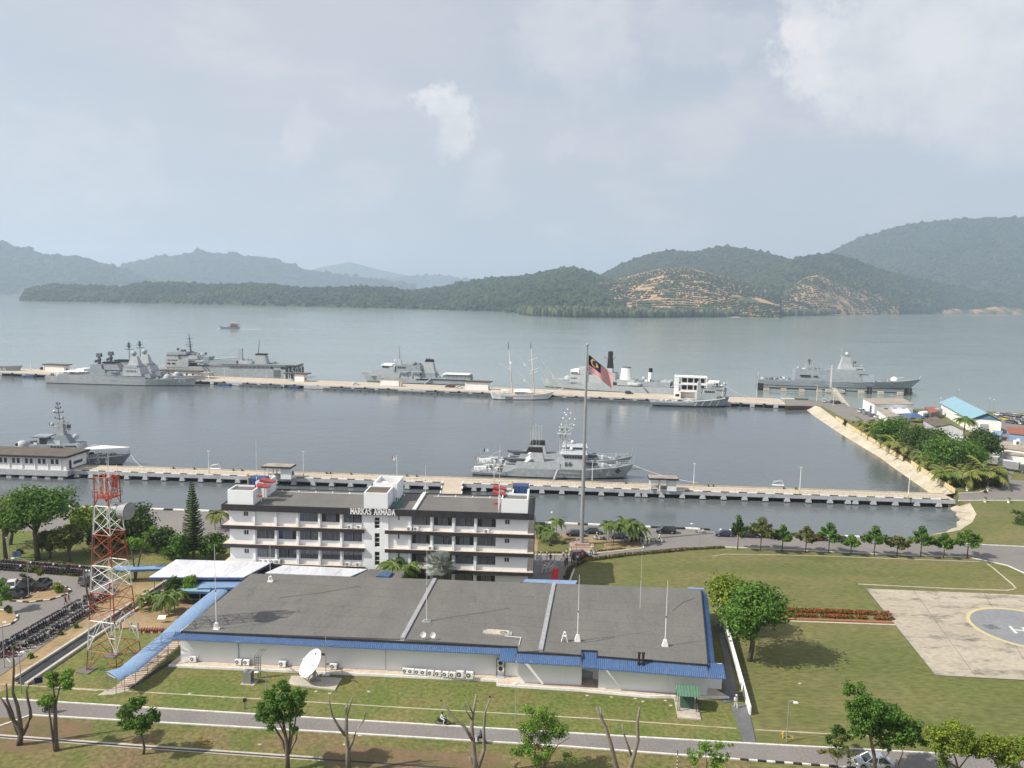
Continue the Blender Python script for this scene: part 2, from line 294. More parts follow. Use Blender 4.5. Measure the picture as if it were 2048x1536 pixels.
# ------------------------------------------------------------------ sea
ZW = -2.2
def water_mat():
    mt = bpy.data.materials.new('sea_water'); mt.use_nodes = True; nt = mt.node_tree; N, L = nt.nodes, nt.links
    bs = N['Principled BSDF']; bs.inputs['Roughness'].default_value = .13; bs.inputs['IOR'].default_value = 1.333
    ge = N.new('ShaderNodeNewGeometry'); sp = N.new('ShaderNodeSeparateXYZ'); L.new(ge.outputs['Position'], sp.inputs[0])
    def mth(op, a, b=None):
        n = N.new('ShaderNodeMath'); n.operation = op
        for i, v in enumerate((a, b)):
            if v is None: continue
            if isinstance(v, (int, float)): n.inputs[i].default_value = v
            else: L.new(v, n.inputs[i])
        return n.outputs[0]
    def noise(s, det, stretch, ro=.55):
        mp = N.new('ShaderNodeMapping'); mp.inputs['Scale'].default_value = stretch; L.new(ge.outputs['Position'], mp.inputs[0])
        n = N.new('ShaderNodeTexNoise'); n.inputs['Scale'].default_value = s; n.inputs['Detail'].default_value = det; n.inputs['Roughness'].default_value = ro; L.new(mp.outputs[0], n.inputs['Vector']); return n.outputs[0]
    line = mth('ADD', sp.outputs[1], mth('MULTIPLY', sp.outputs[0], .172))        # open roads lie beyond the outer jetty
    rr_ = N.new('ShaderNodeMapRange'); L.new(noise(.011, 5, (.5, 1.8, 1), .6), rr_.inputs[0]); rr_.inputs[1].default_value = .35; rr_.inputs[2].default_value = .68; rr_.inputs[3].default_value = .10; rr_.inputs[4].default_value = .17; L.new(rr_.outputs[0], bs.inputs['Roughness'])
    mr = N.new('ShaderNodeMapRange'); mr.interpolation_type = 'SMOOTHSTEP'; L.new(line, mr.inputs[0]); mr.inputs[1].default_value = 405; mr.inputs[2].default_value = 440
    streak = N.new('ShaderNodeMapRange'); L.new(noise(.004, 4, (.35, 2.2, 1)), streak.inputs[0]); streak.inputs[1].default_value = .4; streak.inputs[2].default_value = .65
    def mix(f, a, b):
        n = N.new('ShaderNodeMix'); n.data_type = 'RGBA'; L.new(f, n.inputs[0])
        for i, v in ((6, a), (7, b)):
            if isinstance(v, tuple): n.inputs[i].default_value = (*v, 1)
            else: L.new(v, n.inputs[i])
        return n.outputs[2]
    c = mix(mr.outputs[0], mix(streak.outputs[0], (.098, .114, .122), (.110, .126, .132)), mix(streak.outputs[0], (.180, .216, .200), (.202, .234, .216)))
    L.new(c, bs.inputs['Base Color'])
    def bump(h, d, nrm=None):
        b = N.new('ShaderNodeBump'); b.inputs['Strength'].default_value = 1; b.inputs['Distance'].default_value = d; L.new(h, b.inputs['Height'])
        if nrm: L.new(nrm, b.inputs['Normal'])
        return b.outputs[0]
    n1 = bump(noise(.75, 4, (1, .8, 1)), .07); n2 = bump(noise(.16, 2, (.8, 1, 1)), .10, n1)
    L.new(n2, bs.inputs['Normal']); return mt
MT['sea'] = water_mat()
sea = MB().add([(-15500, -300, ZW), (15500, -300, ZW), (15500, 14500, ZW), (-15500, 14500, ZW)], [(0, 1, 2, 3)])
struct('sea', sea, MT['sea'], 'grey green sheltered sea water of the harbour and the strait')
# ------------------------------------------------------------------ land this side of the strait
def P2(l, z=0): return [G(x, y, z).xy for x, y in l]
QUAY = [Vector((-320, 195.5)), *P2([(300, 1020), (445, 1025), (1080, 1047), (1440, 1062), (1640, 1073), (1800, 1079)])]
RV1_TOP = P2([(1800, 1079), (1855, 1071), (1888, 1066), (1920, 1060), (1945, 1044), (1953, 1028), (1940, 1006)])
RV1_WAT = [G(x, y, ZW).xy for x, y in [(1799, 1081), (1850, 1073), (1893, 1062), (1913, 1053), (1919, 1038), (1911, 1024), (1897, 1013)]]
RV2_TOP = P2([(1912, 986), (1823, 929), (1806, 918), (1671, 837), (1640, 814), (1626, 811)])
RV2_WAT = [G(x, y, ZW).xy for x, y in [(1866, 992), (1776, 929), (1758, 915), (1650, 848), (1614, 822), (1606, 818)]]
NSIDE = P2([(1571, 812), (1571, 797.5), (1644, 802), (1690, 806), (1700, 816), (1827, 817), (2048, 826), (2500, 846)])
land = MB().prism([*QUAY, *RV1_TOP[1:], G(1917, 1003).xy, G(1917, 988).xy, *RV2_TOP, *NSIDE, Vector((900, 300)), Vector((900, -60)), Vector((-420, -60)), Vector((-420, 200))], -4, 0)
struct('ground', land, MT['grass'], 'mown green and yellowing lawn and waterfront ground')
def slope(name, a, b, lab):
    mb = MB(); n = len(a)
    vs = [(*p, .012) for p in a] + [(*(q + (q - p) * .35), ZW - 1.0) for p, q in zip(a, b)] + [(*p, -3.9) for p in a]
    fs = [(i, i + 1, n + i + 1, n + i) for i in range(n - 1)] + [(n + i, n + i + 1, 2 * n + i + 1, 2 * n + i) for i in range(n - 1)]
    return struct(name, mb.add(vs, fs), MT['revet'], lab)
slope('revetment', RV1_TOP, RV1_WAT, 'curved stone pitched bank at the end of the canal')
slope('revetment', RV2_TOP, RV2_WAT, 'long pale stained concrete bank sloping into the basin')
_lev = [0.0]
def sheet(name, pts, mt, lab=None, z=None, px=True):
    _lev[0] += .0045; zz = .012 + _lev[0] if z is None else z
    return struct(name, MB().prism(P2(pts) if px else pts, -.3, zz), MT[mt] if isinstance(mt, str) else mt, lab)
def strip(name, pts, w, mt, z=.16, z0=-.2, px=True, lab=None):
    mb = MB(); q = P2(pts) if px else [Vector(p) for p in pts]
    for a, b in zip(q, q[1:]):
        mb.wall(a, b, w, z0, z)
    return struct(name, mb, MT[mt], lab)
# waterfront road, forecourt and side roads
sheet('road', [(-500, 999), (300, 1021), (445, 1026), (1080, 1048), (1440, 1063), (1640, 1074), (1800, 1080), (1895, 1087), (1960, 1090), (2048, 1094), (2600, 1120), (2600, 1290), (2120, 1190), (2048, 1146), (2015, 1131), (1975, 1122), (1935, 1114.5), (1800, 1110), (1650, 1103), (1450, 1094), (1380, 1098), (1250, 1108), (1170, 1120), (1150, 1136), (1140, 1168), (1118, 1230), (1040, 1230), (1060, 1128), (1050, 1112), (700, 1100), (300, 1085), (-500, 1040)], 'asphalt', 'grey waterfront road and forecourt beside the headquarters')
sheet('road', [(1917, 988), (1917, 1001), (2048, 1001), (2600, 1006), (2600, 980), (2020, 960), (2030, 940), (2020, 900), (1990, 905), (2005, 945), (2000, 968), (1960, 985)], 'asphalt', 'road curving round the corner behind the palms')
sheet('road', [(1572, 811), (1572, 799), (1644, 803.5), (1690, 808), (1708, 818), (1827, 819), (1820, 845), (1740, 850), (1690, 838), (1645, 812)], 'asphalt', 'grey yard at the root of the outer jetty')
sheet('car_park', [(1960, 833), (2048, 829), (2500, 848), (2500, 915), (2060, 900), (1990, 880), (1985, 850)], 'asphalt', 'car park filled with rows of small cars on the point')
sheet('road', [(-500, 1360), (0, 1397), (650, 1437), (1120, 1465), (1500, 1487), (2040, 1515.5), (2700, 1550), (2700, 1620), (2048, 1560), (1760, 1541), (1430, 1517), (1120, 1494), (640, 1465), (200, 1440), (62, 1432), (0, 1454), (-140, 1530), (-700, 1560)], 'asphalt', 'grey road with white edges along the foot of the picture')
sheet('car_park', [(-420, 1090), (0, 1136), (100, 1150), (185, 1157), (216, 1152), (232, 1160), (222, 1180), (196, 1206), (182, 1228), (120, 1268), (70, 1303), (0, 1352), (-120, 1420), (-500, 1400)], 'asphalt', 'sunlit parking area with rows of motorcycles')
# soft ground
sheet('lawn', [(352, 1336), (1012, 1369), (1040, 1380), (1460, 1412), (1482, 1455), (1492, 1486.5), (1120, 1464.5), (650, 1436.5), (0, 1396.5), (-110, 1388), (24, 1374), (52, 1373), (350, 1168), (430, 1172), (470, 1240)], 'grass2', 'greener lawn between the long white building and the road')
sheet('verge', [(-140, 1531), (0, 1455), (62, 1433), (200, 1441), (640, 1466), (1120, 1495), (1430, 1518), (1500, 1523), (1500, 1700), (-500, 1700)], 'dry', 'dry brown and green verge below the road')
sheet('bare_soil', [(184, 1229), (198, 1207), (225, 1182), (262, 1163), (300, 1157), (328, 1164), (318, 1176), (180, 1280), (28, 1372), (0, 1385), (-60, 1400), (0, 1354), (70, 1305)], 'soil', 'sandy strip between the motorcycles and the drain')
sheet('bare_soil', [(0, 1436), (62, 1434.5), (140, 1440), (190, 1450), (175, 1475), (110, 1497), (40, 1506), (-60, 1500), (-60, 1470)], 'redsoil', 'reddish bare soil around the pruned trees')
sheet('bare_soil', [(640, 1500), (700, 1490), (800, 1497), (900, 1506), (1000, 1510), (1020, 1540), (900, 1560), (700, 1560), (650, 1530)], 'redsoil', 'brown bare soil under the pruned trees')
sheet('shady_lawn', [(-300, 1070), (60, 1062), (200, 1070), (320, 1075), (445, 1090), (445, 1120), (330, 1128), (220, 1146), (100, 1136), (0, 1124), (-300, 1100)], 'grass2', 'lawn under the big shade trees')
sheet('garden', [(1068, 1074), (1085, 1069), (1140, 1069), (1200, 1078), (1262, 1084), (1286, 1089), (1286, 1096), (1250, 1100), (1190, 1106.5), (1130, 1109), (1068, 1109)], 'soil', 'planted island at the foot of the tall flagpole')
for pts in ([(1075, 1084), (1140, 1078), (1150, 1095), (1135, 1105), (1075, 1106)], [(1186, 1085), (1208, 1087), (1208, 1098), (1187, 1101)]):
    sheet('lawn', pts, 'grass', 'small lawn in the planted island')
strip('kerb', [(1068, 1110), (1130, 1110), (1190, 1107.5), (1250, 1101), (1287, 1097), (1287, 1089)], .22, 'line', .15, lab='white kerb round the planted island')
sheet('palm_bed', [(1905, 984), (1826, 926), (1690, 842), (1720, 842), (1790, 868), (1960, 900), (2000, 945), (1998, 968), (1955, 982)], 'dry', 'planted ground under palms and round trees')
sheet('memorial_garden', [(330, 1170), (420, 1165), (395, 1205), (335, 1258), (215, 1258), (260, 1220)], 'soil', 'small sandy display garden beside the covered walk')
# road edges
for nm, pts in (('road_edge', [(-500, 1361), (0, 1398), (650, 1438), (1120, 1466), (1500, 1488), (2040, 1516.5), (2600, 1546)]), ('road_edge', [(-120, 1516), (0, 1453), (62, 1431), (200, 1439), (640, 1464), (1120, 1493), (1430, 1516), (1480, 1520)])):
    strip(nm, pts, .22, 'line', .14, lab='white painted edge of the road')
mb = MB(); a, b = G(1480, 1520).xy, G(2100, 1566).xy; n = 34
kerb = struct('kerb', MB().wall(a, b, .2, -.2, .03), MT['line'], 'black and white kerb beside the silver car')
blk = [MB().box(-.42, .42, -.13, .13, 0, .14).mesh('kerb_block', MT[k]) for k in ('black', 'line')]
for i in range(n):
    p = a.lerp(b, (i + .5) / n); obj('kerb_block', blk[i % 2], kerb, (*p, .03), math.atan2(b.y - a.y, b.x - a.x), scale=((b - a).length / n / .87, 1, 1))
for pts in ([(1935, 1115), (1800, 1110.5), (1650, 1103.5), (1450, 1094.5)], [(1938, 1115.2), (1975, 1122.5), (2015, 1131.5), (2048, 1146.5), (2120, 1190.5)], [(1895, 1086.5), (1960, 1089.5), (2048, 1093.5), (2400, 1110)], [(1917, 1001.5), (2048, 1001.5), (2400, 1004.5)], [(1917, 987), (1960, 984.5), (2000, 967.5), (2006, 945)], [(1112, 1230), (1138, 1166), (1150, 1134)]):
    strip('road_edge', pts, .3, 'line', .13, lab='pale kerb line')
for pts, w in (([(-300, 1352), (340, 1388), (760, 1413), (1180, 1437.5), (1472, 1457.5)], .18), ([(1510, 1460), (1650, 1468), (1800, 1476), (2020, 1492), (2400, 1512)], .18), ([(1425, 1113), (1450, 1108.5), (1520, 1109.5), (1640, 1112), (1800, 1118), (1960, 1124)], .22), ([(1717, 1168.5), (1900, 1177.5), (2015, 1181), (2032, 1178), (2026, 1170), (1985, 1135), (1975, 1128)], .3), ([(120, 1377), (195, 1382)], .15)):
    strip('drain_lip', pts, w, 'revet', .07, lab='narrow pale concrete drain across the lawn')
strip('drain', [(-300, 1456), (0, 1473), (300, 1495), (560, 1513), (900, 1536), (1200, 1556)], .75, 'concrete', .06, lab='shallow concrete drain along the lower verge')
strip('drain', [(-300, 1457), (0, 1474), (300, 1496), (560, 1514), (900, 1537), (1200, 1557)], .26, 'under', .075, lab='dark channel of the lower drain')
# parking lines
ml = MB()
for i in range(34):
    t = i / 33; p = G(176 - 176 * t, 1202 + 110 * t).xy.lerp(G(178, 1226).xy.lerp(G(20, 1326).xy, t), 0); q = G(182 - 166 * t, 1228 + 100 * t).xy
    if i % 2 == 0: ml.wall(p, q, .07, -.1, .075)
for i in range(4): ml.wall(G(2 + i * 33, 1188 - i * 2).xy, G(22 + i * 33, 1166 - i).xy, .1, -.1, .075)
struct('bay_lines', ml, MT['line'], 'white lines marking the parking bays')
# big open drain: two kerbs proud of the ground and a dark bed
A0, A1, B0, B1 = G(334, 1163).xy, G(26, 1362).xy, G(352, 1167).xy, G(52, 1372).xy
struct('drain', MB().prism([A0, A1, B1, B0], -.3, .10), MT['under'], 'wide dark open storm drain')
for p, q in ((A0, A1), (B0, B1)): strip('drain_wall', [p, q], .45, 'concrete', .42, px=False, lab='concrete side of the storm drain')
struct('drain', MB().wall(G(1205 / 4.8, 0 + 1381).xy, G(345, 1323).xy, .7, -.2, .07), MT['under'], 'dark ditch beside the paved walk')
# ------------------------------------------------------------------ hills across the strait
def vn(x, y, s=0):
    xi, yi = np.floor(x), np.floor(y); xf, yf = x - xi, y - yi
    h = lambda a, b: np.modf(np.abs(np.sin(a * 127.1 + b * 311.7 + s * 74.7) * 43758.5453))[0]
    u, v = xf * xf * (3 - 2 * xf), yf * yf * (3 - 2 * yf)
    return (h(xi, yi) * (1 - u) + h(xi + 1, yi) * u) * (1 - v) + (h(xi, yi + 1) * (1 - u) + h(xi + 1, yi + 1) * u) * v
def fbm(x, y, s=0, o=4):
    r = 0; a = .5
    for i in range(o): r = r + a * vn(x * 2 ** i, y * 2 ** i, s + i); a *= .5
    return r
def ico(sub):
    me = bpy.data.meshes.new('t'); import bmesh
    bm = bmesh.new(); bmesh.ops.create_icosphere(bm, subdivisions=sub, radius=1); bm.to_mesh(me); bm.free()
    v = np.array([x.co[:] for x in me.vertices]); f = np.array([p.vertices[:] for p in me.polygons]); bpy.data.meshes.remove(me); return v, f
ICO1, ICO2 = ico(1), ico(2)
def crowns(name, pos, rad, hgt, mt, label, t=ICO1, jit=.25):
    v, f = t; n = len(pos); k = len(v)
    V = np.repeat(v[None], n, 0) * (1 + RNG.uniform(-jit, jit, (n, k, 1)))
    a = RNG.uniform(0, 6.28, n); ca, sa = np.cos(a)[:, None], np.sin(a)[:, None]
    X = V[..., 0] * ca - V[..., 1] * sa; Y = V[..., 0] * sa + V[..., 1] * ca
    W = np.stack([X * rad[:, None] + pos[:, 0:1], Y * rad[:, None] + pos[:, 1:2], V[..., 2] * hgt[:, None] + pos[:, 2:3]], -1).reshape(-1, 3)
    Fc = (f[None] + (np.arange(n) * k)[:, None, None]).reshape(-1, 3)
    o = obj(name, npmesh(name, W, Fc, mt)); o['kind'] = 'stuff'; o['label'] = label; return o
def hillmat(name, c1, c2, scale, isl=.3): return mat(name, c1, .95, c2, scale, fine=0, island=isl, spec=.1)
FOREST = [hillmat('forest_a', (.024, .040, .017), (.038, .052, .020), .004, .45), hillmat('forest_b', (.044, .062, .021), (.020, .036, .015), .006, .5), hillmat('mangrove', (.060, .080, .040), (.090, .100, .058), .03, .5)]
MT['hillground'] = mat('hill_ground', (.045, .060, .026), .95, (.06, .068, .03), .005, fine=0, spec=.1)
def terrain(name, prof, D, foot, label, p=.8, amp=.06, seed=1, ncrown=3000, cr=(6, 10), fm=0, step=3, skip=None, gmat='hillground', rows=26, flabel=None):
    prof = np.array(prof, float); xs = np.arange(prof[0, 0], prof[-1, 0] + 1, step); py = np.interp(xs, prof[:, 0], prof[:, 1])
    Dd = np.interp(xs, *np.array(D, float).T) if hasattr(D, '__len__') else np.full_like(xs, D)
    Ff = np.interp(xs, *np.array(foot, float).T) if hasattr(foot, '__len__') else np.full_like(xs, foot)
    dirs = np.array([ray(x, y)[:] for x, y in zip(xs, py)]); hl = np.hypot(dirs[:, 0], dirs[:, 1]); hd = dirs[:, :2] / hl[:, None]
    zr = np.maximum(HCAM + Dd * dirs[:, 2] / hl, 4)
    def surf(ci, t):     # ci float column index, t 0..1 front, 1..1.5 back
        i0 = np.clip(ci.astype(int), 0, len(xs) - 2); w = (ci - i0)
        L_ = lambda A: A[i0] * (1 - w) + A[i0 + 1] * w
        z_, d_, f_ = L_(zr), L_(Dd), L_(Ff); hx, hy = L_(hd[:, 0]), L_(hd[:, 1])
        tt = np.clip(t, 0, 1); dist = np.where(t <= 1, f_ + (d_ - f_) * tt, d_ + (t - 1) * 2 * (d_ * .18))
        X, Y = hx * dist, hy * dist; wl = max(120., .05 * float(Dd.mean()))
        nz = (fbm(X / wl, Y / wl, seed, 3) - .45) * 2
        z = -2.6 + (z_ + 2.6) * np.where(t <= 1, tt ** p, np.cos(np.clip((t - 1) * 2, 0, 1) * 1.5))
        return np.stack([X, Y, z + nz * amp * (z_ + 30) * 4 * tt * (1 - tt) * (t <= 1)], -1)
    C, T = np.meshgrid(np.arange(len(xs), dtype=float), np.concatenate([np.linspace(0, 1, rows), np.linspace(1.05, 1.5, 6)]), indexing='ij')
    S = surf(C.ravel(), T.ravel()); nr = rows + 6
    idx = np.arange(len(xs) * nr).reshape(len(xs), nr); Fq = np.stack([idx[:-1, :-1], idx[1:, :-1], idx[1:, 1:], idx[:-1, 1:]], -1).reshape(-1, 4)
    o = obj(name, npmesh(name, S, Fq, MT[gmat], smooth=True)); o['kind'] = 'structure'; o['label'] = label
    if ncrown:
        ci = RNG.uniform(0, len(xs) - 1.01, ncrown); t = RNG.uniform(0, 1.06, ncrown) ** .85
        pos = surf(ci, t); keep = np.ones(ncrown, bool) if skip is None else ~skip(np.interp(ci, np.arange(len(xs)), xs), t, pos)
        pos = pos[keep]; r = RNG.uniform(*cr, len(pos)); big = RNG.uniform(0, 1, len(pos)) > .93; r = r * np.where(big, 1.35, 1)
        pos[:, 2] += r * np.where(big, .55, .1)
        crowns('forest', pos, r, r * RNG.uniform(.7, 1.1, len(pos)), FOREST[fm], flabel or 'tree crowns covering ' + label)
    return surf, xs
terrain('hill', [(-300, 500), (-100, 480), (0, 487), (30, 497), (100, 515), (150, 517), (190, 525), (250, 545), (290, 560), (330, 572), (360, 580)], 7400, 6500, 'the blue wooded hill at the left edge', ncrown=5200, cr=(16, 26), seed=3)
terrain('hill', [(180, 560), (258, 530), (300, 520), (370, 512), (400, 505), (430, 510), (470, 512), (540, 520), (590, 535), (620, 545), (680, 553), (740, 560), (800, 568), (830, 575)], 8800, 7800, 'the hazy long hill left of centre', ncrown=5200, cr=(18, 28), seed=5)
terrain('hill', [(560, 556), (640, 535), (700, 524), (760, 540), (820, 552), (900, 562)], 13800, 12800, 'the faintest far mountain', ncrown=0, seed=8)
terrain('hill', [(680, 568), (760, 561), (830, 554), (870, 551), (900, 555), (940, 560), (1000, 568)], 12200, 11500, 'the faint low hill near the centre', ncrown=1500, cr=(18, 28), seed=9)
EF = [(-100, 3500), (45, 3500), (200, 3350), (370, 3150), (600, 2980), (800, 2900), (1080, 2350)]
terrain('headland', [(42, 599), (50, 587), (60, 580), (110, 571), (160, 573), (200, 575), (250, 577), (270, 568), (350, 567), (420, 572), (500, 570), (560, 572), (600, 579), (640, 577), (720, 575), (780, 577), (820, 584), (880, 590), (920, 595)], [(40, 3800), (920, 3500)], [(40, 3540), (200, 3400), (370, 3200), (600, 2950), (800, 2860), (920, 2800)], 'the low headland on the left', ncrown=13000, cr=(4.5, 8), seed=12, p=.55, fm=1)
terrain('hill', [(790, 591), (830, 582), (880, 576), (930, 566), (980, 558), (1010, 557), (1060, 552), (1100, 544), (1120, 538), (1150, 537), (1175, 545), (1210, 557), (1260, 573)], 3900, [(790, 2880), (950, 2640), (1040, 2450), (1260, 2450)], 'the low wooded ridge at the centre', ncrown=13000, cr=(5, 9), seed=14, p=.75, fm=1)
terrain('hill', [(1160, 560), (1205, 550), (1240, 531), (1290, 512), (1340, 502), (1380, 506), (1420, 499), (1450, 494), (1490, 499), (1530, 507), (1560, 514), (1600, 528), (1660, 560)], 5000, 3700, 'the wooded hill behind the terraced plantation', ncrown=8000, cr=(7, 12), seed=16, p=.9)
terrain('hill', [(1440, 590), (1500, 562), (1540, 542), (1580, 522), (1620, 512), (1660, 509), (1700, 517), (1750, 537), (1800, 550), (1850, 561), (1900, 571), (1950, 580), (2048, 596), (2200, 604)], [(1440, 4100), (1750, 4500), (2200, 6000)], [(1440, 2800), (1600, 3050), (1700, 3500), (1800, 3950), (1900, 4600), (2048, 5300), (2200, 5500)], 'the wooded hill right of the plantation', ncrown=13000, cr=(5.5, 9.5), seed=18, p=.8, fm=1,
        skip=lambda x, t, p: ((np.abs(x - 1610) < 44) & (t < .30)))
terrain('hill', [(1560, 560), (1640, 517), (1680, 497), (1720, 477), (1780, 460), (1830, 449), (1900, 442), (1960, 439), (2010, 437), (2048, 438), (2200, 445), (2400, 470)], 7000, 5700, 'the high wooded hill at the right edge', ncrown=11000, cr=(11, 18), seed=20, p=.85)
def plantmat():
    mt = mat('plantation_soil', (.44, .28, .16), .95, (.06, .08, .032), .014, fine=0, spec=.1, lo=.46, hi=.58, dirt=(.08, .095, .04), dscale=.006, dlo=.50, dhi=.62); nt = mt.node_tree; return mt
MT['plantsoil'] = plantmat()
def plantation(prof, D, foot, label, n_rows, seed, p, t1=1.0, keep=.8):
    surf, xs = terrain('hill_slope', prof, D, foot, label, ncrown=0, seed=seed, p=p, gmat='plantsoil', amp=.05)
    ps, tr = [], []
    for k in range(n_rows):
        t = .02 + (t1 - .04) * k / n_rows; nc = int((xs[-1] - xs[0]) / 3.1)
        ci = (np.arange(nc) + .5 * (k % 2)) / nc * (len(xs) - 1.01) + RNG.uniform(-.15, .15, nc); ci = np.clip(ci, 0, len(xs) - 1.01)
        q = surf(ci, np.full(nc, t) + RNG.uniform(-.004, .004, nc)); dens = fbm(q[:, 0] / 160, q[:, 1] / 160, seed + 3, 2)
        q = q[(RNG.uniform(0, 1, nc) < keep) & (dens > .22)]; ps.append(q)
    pos = np.concatenate(ps); r = RNG.uniform(2.4, 5.0, len(pos)); pos[:, 2] += r * .5
    crowns('oil_palms', pos, r, r * .8, FOREST[0], 'rows of young palms on ' + label)
plantation([(1095, 590), (1120, 574), (1180, 569), (1230, 560), (1280, 547), (1330, 535), (1370, 535), (1420, 546), (1470, 559), (1520, 575), (1560, 592)], 3350, 2480, 'the orange terraced slope below the wooded hill', 26, 22, .85, keep=.9)
plantation([(1538, 606), (1560, 592), (1585, 572), (1610, 555), (1635, 550), (1660, 560), (1690, 574), (1730, 582), (1770, 592), (1800, 603)], [(1538, 3300), (1690, 3750), (1800, 4100)], [(1538, 2700), (1690, 3350), (1800, 3850)], 'the orange terraced knoll right of the plantation', 18, 24, .8, keep=.8)
# mangrove belt along the far shore
def belt(px0, px1, wl, n, d0, d1, h, label, fm=2):
    x = RNG.uniform(px0, px1, n); y = np.interp(x, *np.array(wl, float).T); k = RNG.uniform(0, 1, n) ** 1.3
    b = np.array([G(a, c, ZW)[:] for a, c in zip(x, y)]); L_ = np.hypot(b[:, 0], b[:, 1]); dd = d0 + (d1 - d0) * k
    pos = b.copy(); pos[:, :2] *= (1 + dd / L_)[:, None]; hh = RNG.uniform(*h, n); pos[:, 2] = ZW + hh * .52
    crowns('mangrove_forest', pos, hh * RNG.uniform(.22, .36, n), hh * .55, FOREST[fm], label, ICO2, .22)
belt(1040, 1690, [(1030, 626), (1060, 631), (1150, 635), (1300, 635.5), (1500, 634), (1690, 630)], 5200, 0, 620, (13, 24), 'mangrove trees along the far shore right of centre')
belt(390, 1060, [(390, 604), (600, 607.5), (800, 611), (900, 614), (1000, 621), (1060, 630)], 2200, 0, 260, (7, 13), 'mangrove fringe along the low headland')
belt(1730, 1760, [(1730, 627), (1760, 627)], 30, 0, 60, (9, 14), 'clump of trees on the cleared shore')
belt(1690, 2100, [(1690, 622), (2100, 614)], 420, 500, 760, (5, 10), 'scrub behind the cleared shore')
sh = [(1670, 632), (1700, 628), (1800, 626.5), (1900, 625), (2048, 623.5), (2300, 629)]
f = [G(x, y, ZW).xy for x, y in sh]; bk = [p * 1.2 for p in f]
struct('cleared_shore', MB().prism(f + bk[::-1], -3, .8), mat('cleared_soil', (.42, .33, .22), .95, (.22, .21, .10), .010, fine=0, dirt=(.40, .22, .13), dscale=.006, dlo=.52, dhi=.6), 'tan cleared land on the far shore')
terrain('cleared_bank', [(1840, 617), (1860, 613), (1900, 610), (1940, 613), (1990, 608), (2040, 613), (2090, 616)], [(1840, 4500), (2090, 5600)], [(1840, 4300), (2090, 5400)], 'the reddish cut bank on the far shore', ncrown=0, seed=31, p=.6, gmat='plantsoil')
hz = MB().box(-15900, 15900, -500, 14800, -5.2, 780).build('haze', bpy.data.materials.new('haze_air')); hz['kind'] = 'stuff'; hz['label'] = 'thin pale haze over the strait'
hm = hz.data.materials[0]; hm.use_nodes = True; hn = hm.node_tree; hn.nodes.remove(hn.nodes['Principled BSDF'])
pv = hn.nodes.new('ShaderNodeVolumePrincipled'); pv.inputs['Color'].default_value = (.68, .82, 1.0, 1); pv.inputs['Density'].default_value = HAZE; pv.inputs['Anisotropy'].default_value = .25
hn.links.new(pv.outputs[0], hn.nodes['Material Output'].inputs['Volume'])

sw_ = MB(); a, b = G(1571, 811.7), G(1622, 811); d_ = (b - a).normalized(); n_ = Vector((d_.y, -d_.x, 0)); k_ = int((b - a).length / .8)
for i in range(k_):
    p = a + d_ * (i + .5) * .8 + n_ * (.25 + .22 * (i % 2)); sw_.obox((p.x, p.y, -3.9), .85, .5, 3.92, math.atan2(d_.y, d_.x))
struct('sheet_pile_wall', sw_, mat('rusty_piles', (.10, .065, .05), .9, (.07, .05, .04), 1.0), 'rusty sheet pile wall where the outer jetty meets the yard')
# ------------------------------------------------------------------ jetties
def along(a, b, t): return a + (b - a) * t
def frame_of(a, b): return math.atan2(b.y - a.y, b.x - a.x)
JN0, JN1, JF0, JF1 = G(-110, 932.5), G(1911, 1000.5), G(-110, 924), G(1907, 987.5)
jl = (JN1 - JN0).xy.length; ja = frame_of(JN0, JN1); jw = (JF0 - JN0).xy.length
jet = thing('jetty', 'long concrete jetty on square piers crossing just behind the headquarters', 'jetty', JN0, ja)
def jx(px, py=None):                     # distance along the jetty for a photo column
    y = np.interp(px, [-110, 1911], [932.5, 1000.5]); return (G(px, y) - JN0).xy.length
MB().box(0, jl, .15, jw, -.75, 0).build('deck', MT['deck'], jet)
MB().box(0, jl, -.02, .15, -1.0, .02).box(0, jl, .9, 1.4, -1.35, -.76).build('edge_beam', MT['pier'], jet)
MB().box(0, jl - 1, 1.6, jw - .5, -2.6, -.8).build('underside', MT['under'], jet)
pm = MB().hexa([(-.80, -.25, -1.95), (.80, -.25, -1.95), (.80, 1.5, -1.95), (-.80, 1.5, -1.95)], [(-.56, -.12, -1.003), (.56, -.12, -1.003), (.56, 1.5, -1.003), (-.56, 1.5, -1.003)])
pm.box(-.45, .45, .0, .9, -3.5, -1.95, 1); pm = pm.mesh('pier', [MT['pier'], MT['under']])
PIERS = [-90, -54, -18, 18, 54, 90, 126, 153, 181, 217, 253, 290, 327, 364, 401, 438, 475, 512, 550, 587, 626, 663, 701, 739, 776, 814, 852, 948, 967.5, 1004, 1044, 1084, 1124, 1163, 1203, 1243, 1276, 1290, 1324, 1365, 1406, 1448, 1490, 1532, 1575, 1618, 1661, 1697, 1712, 1748, 1792, 1835, 1879]
for px in PIERS: obj('pier', pm, jet, (jx(px), 0, 0))
kb = {}
def kerb_run(parent, x0, x1, y, step, dark=.46, w=.28, h=.2, z=.0):
    n = int((x1 - x0) / step)
    for key, L_ in (('black', step * dark), ('white', step * (1 - dark))):
        if (key, round(L_, 2)) not in kb: kb[key, round(L_, 2)] = MB().box(0, L_ - .02, 0, w, 0, h).mesh('kerb_block', MT['black' if key == 'black' else 'white'])
    for i in range(n):
        x = x0 + i * step
        obj('kerb_block', kb['white', round(step * (1 - dark), 2)], parent, (x, y, z)); obj('kerb_block', kb['black', round(step * dark, 2)], parent, (x + step * (1 - dark), y, z))
xb0, xb1 = jx(886), jx(926)
kerb_run(jet, jx(146), xb0, .02, 4.9, z=.022); kerb_run(jet, xb1 + .3, jl - 1.5, .02, 4.9, z=.022)
post = MB().cyl((0, 0, 0), (0, 0, .95), .035, n=5).mesh('railing_post', MT['polem'])
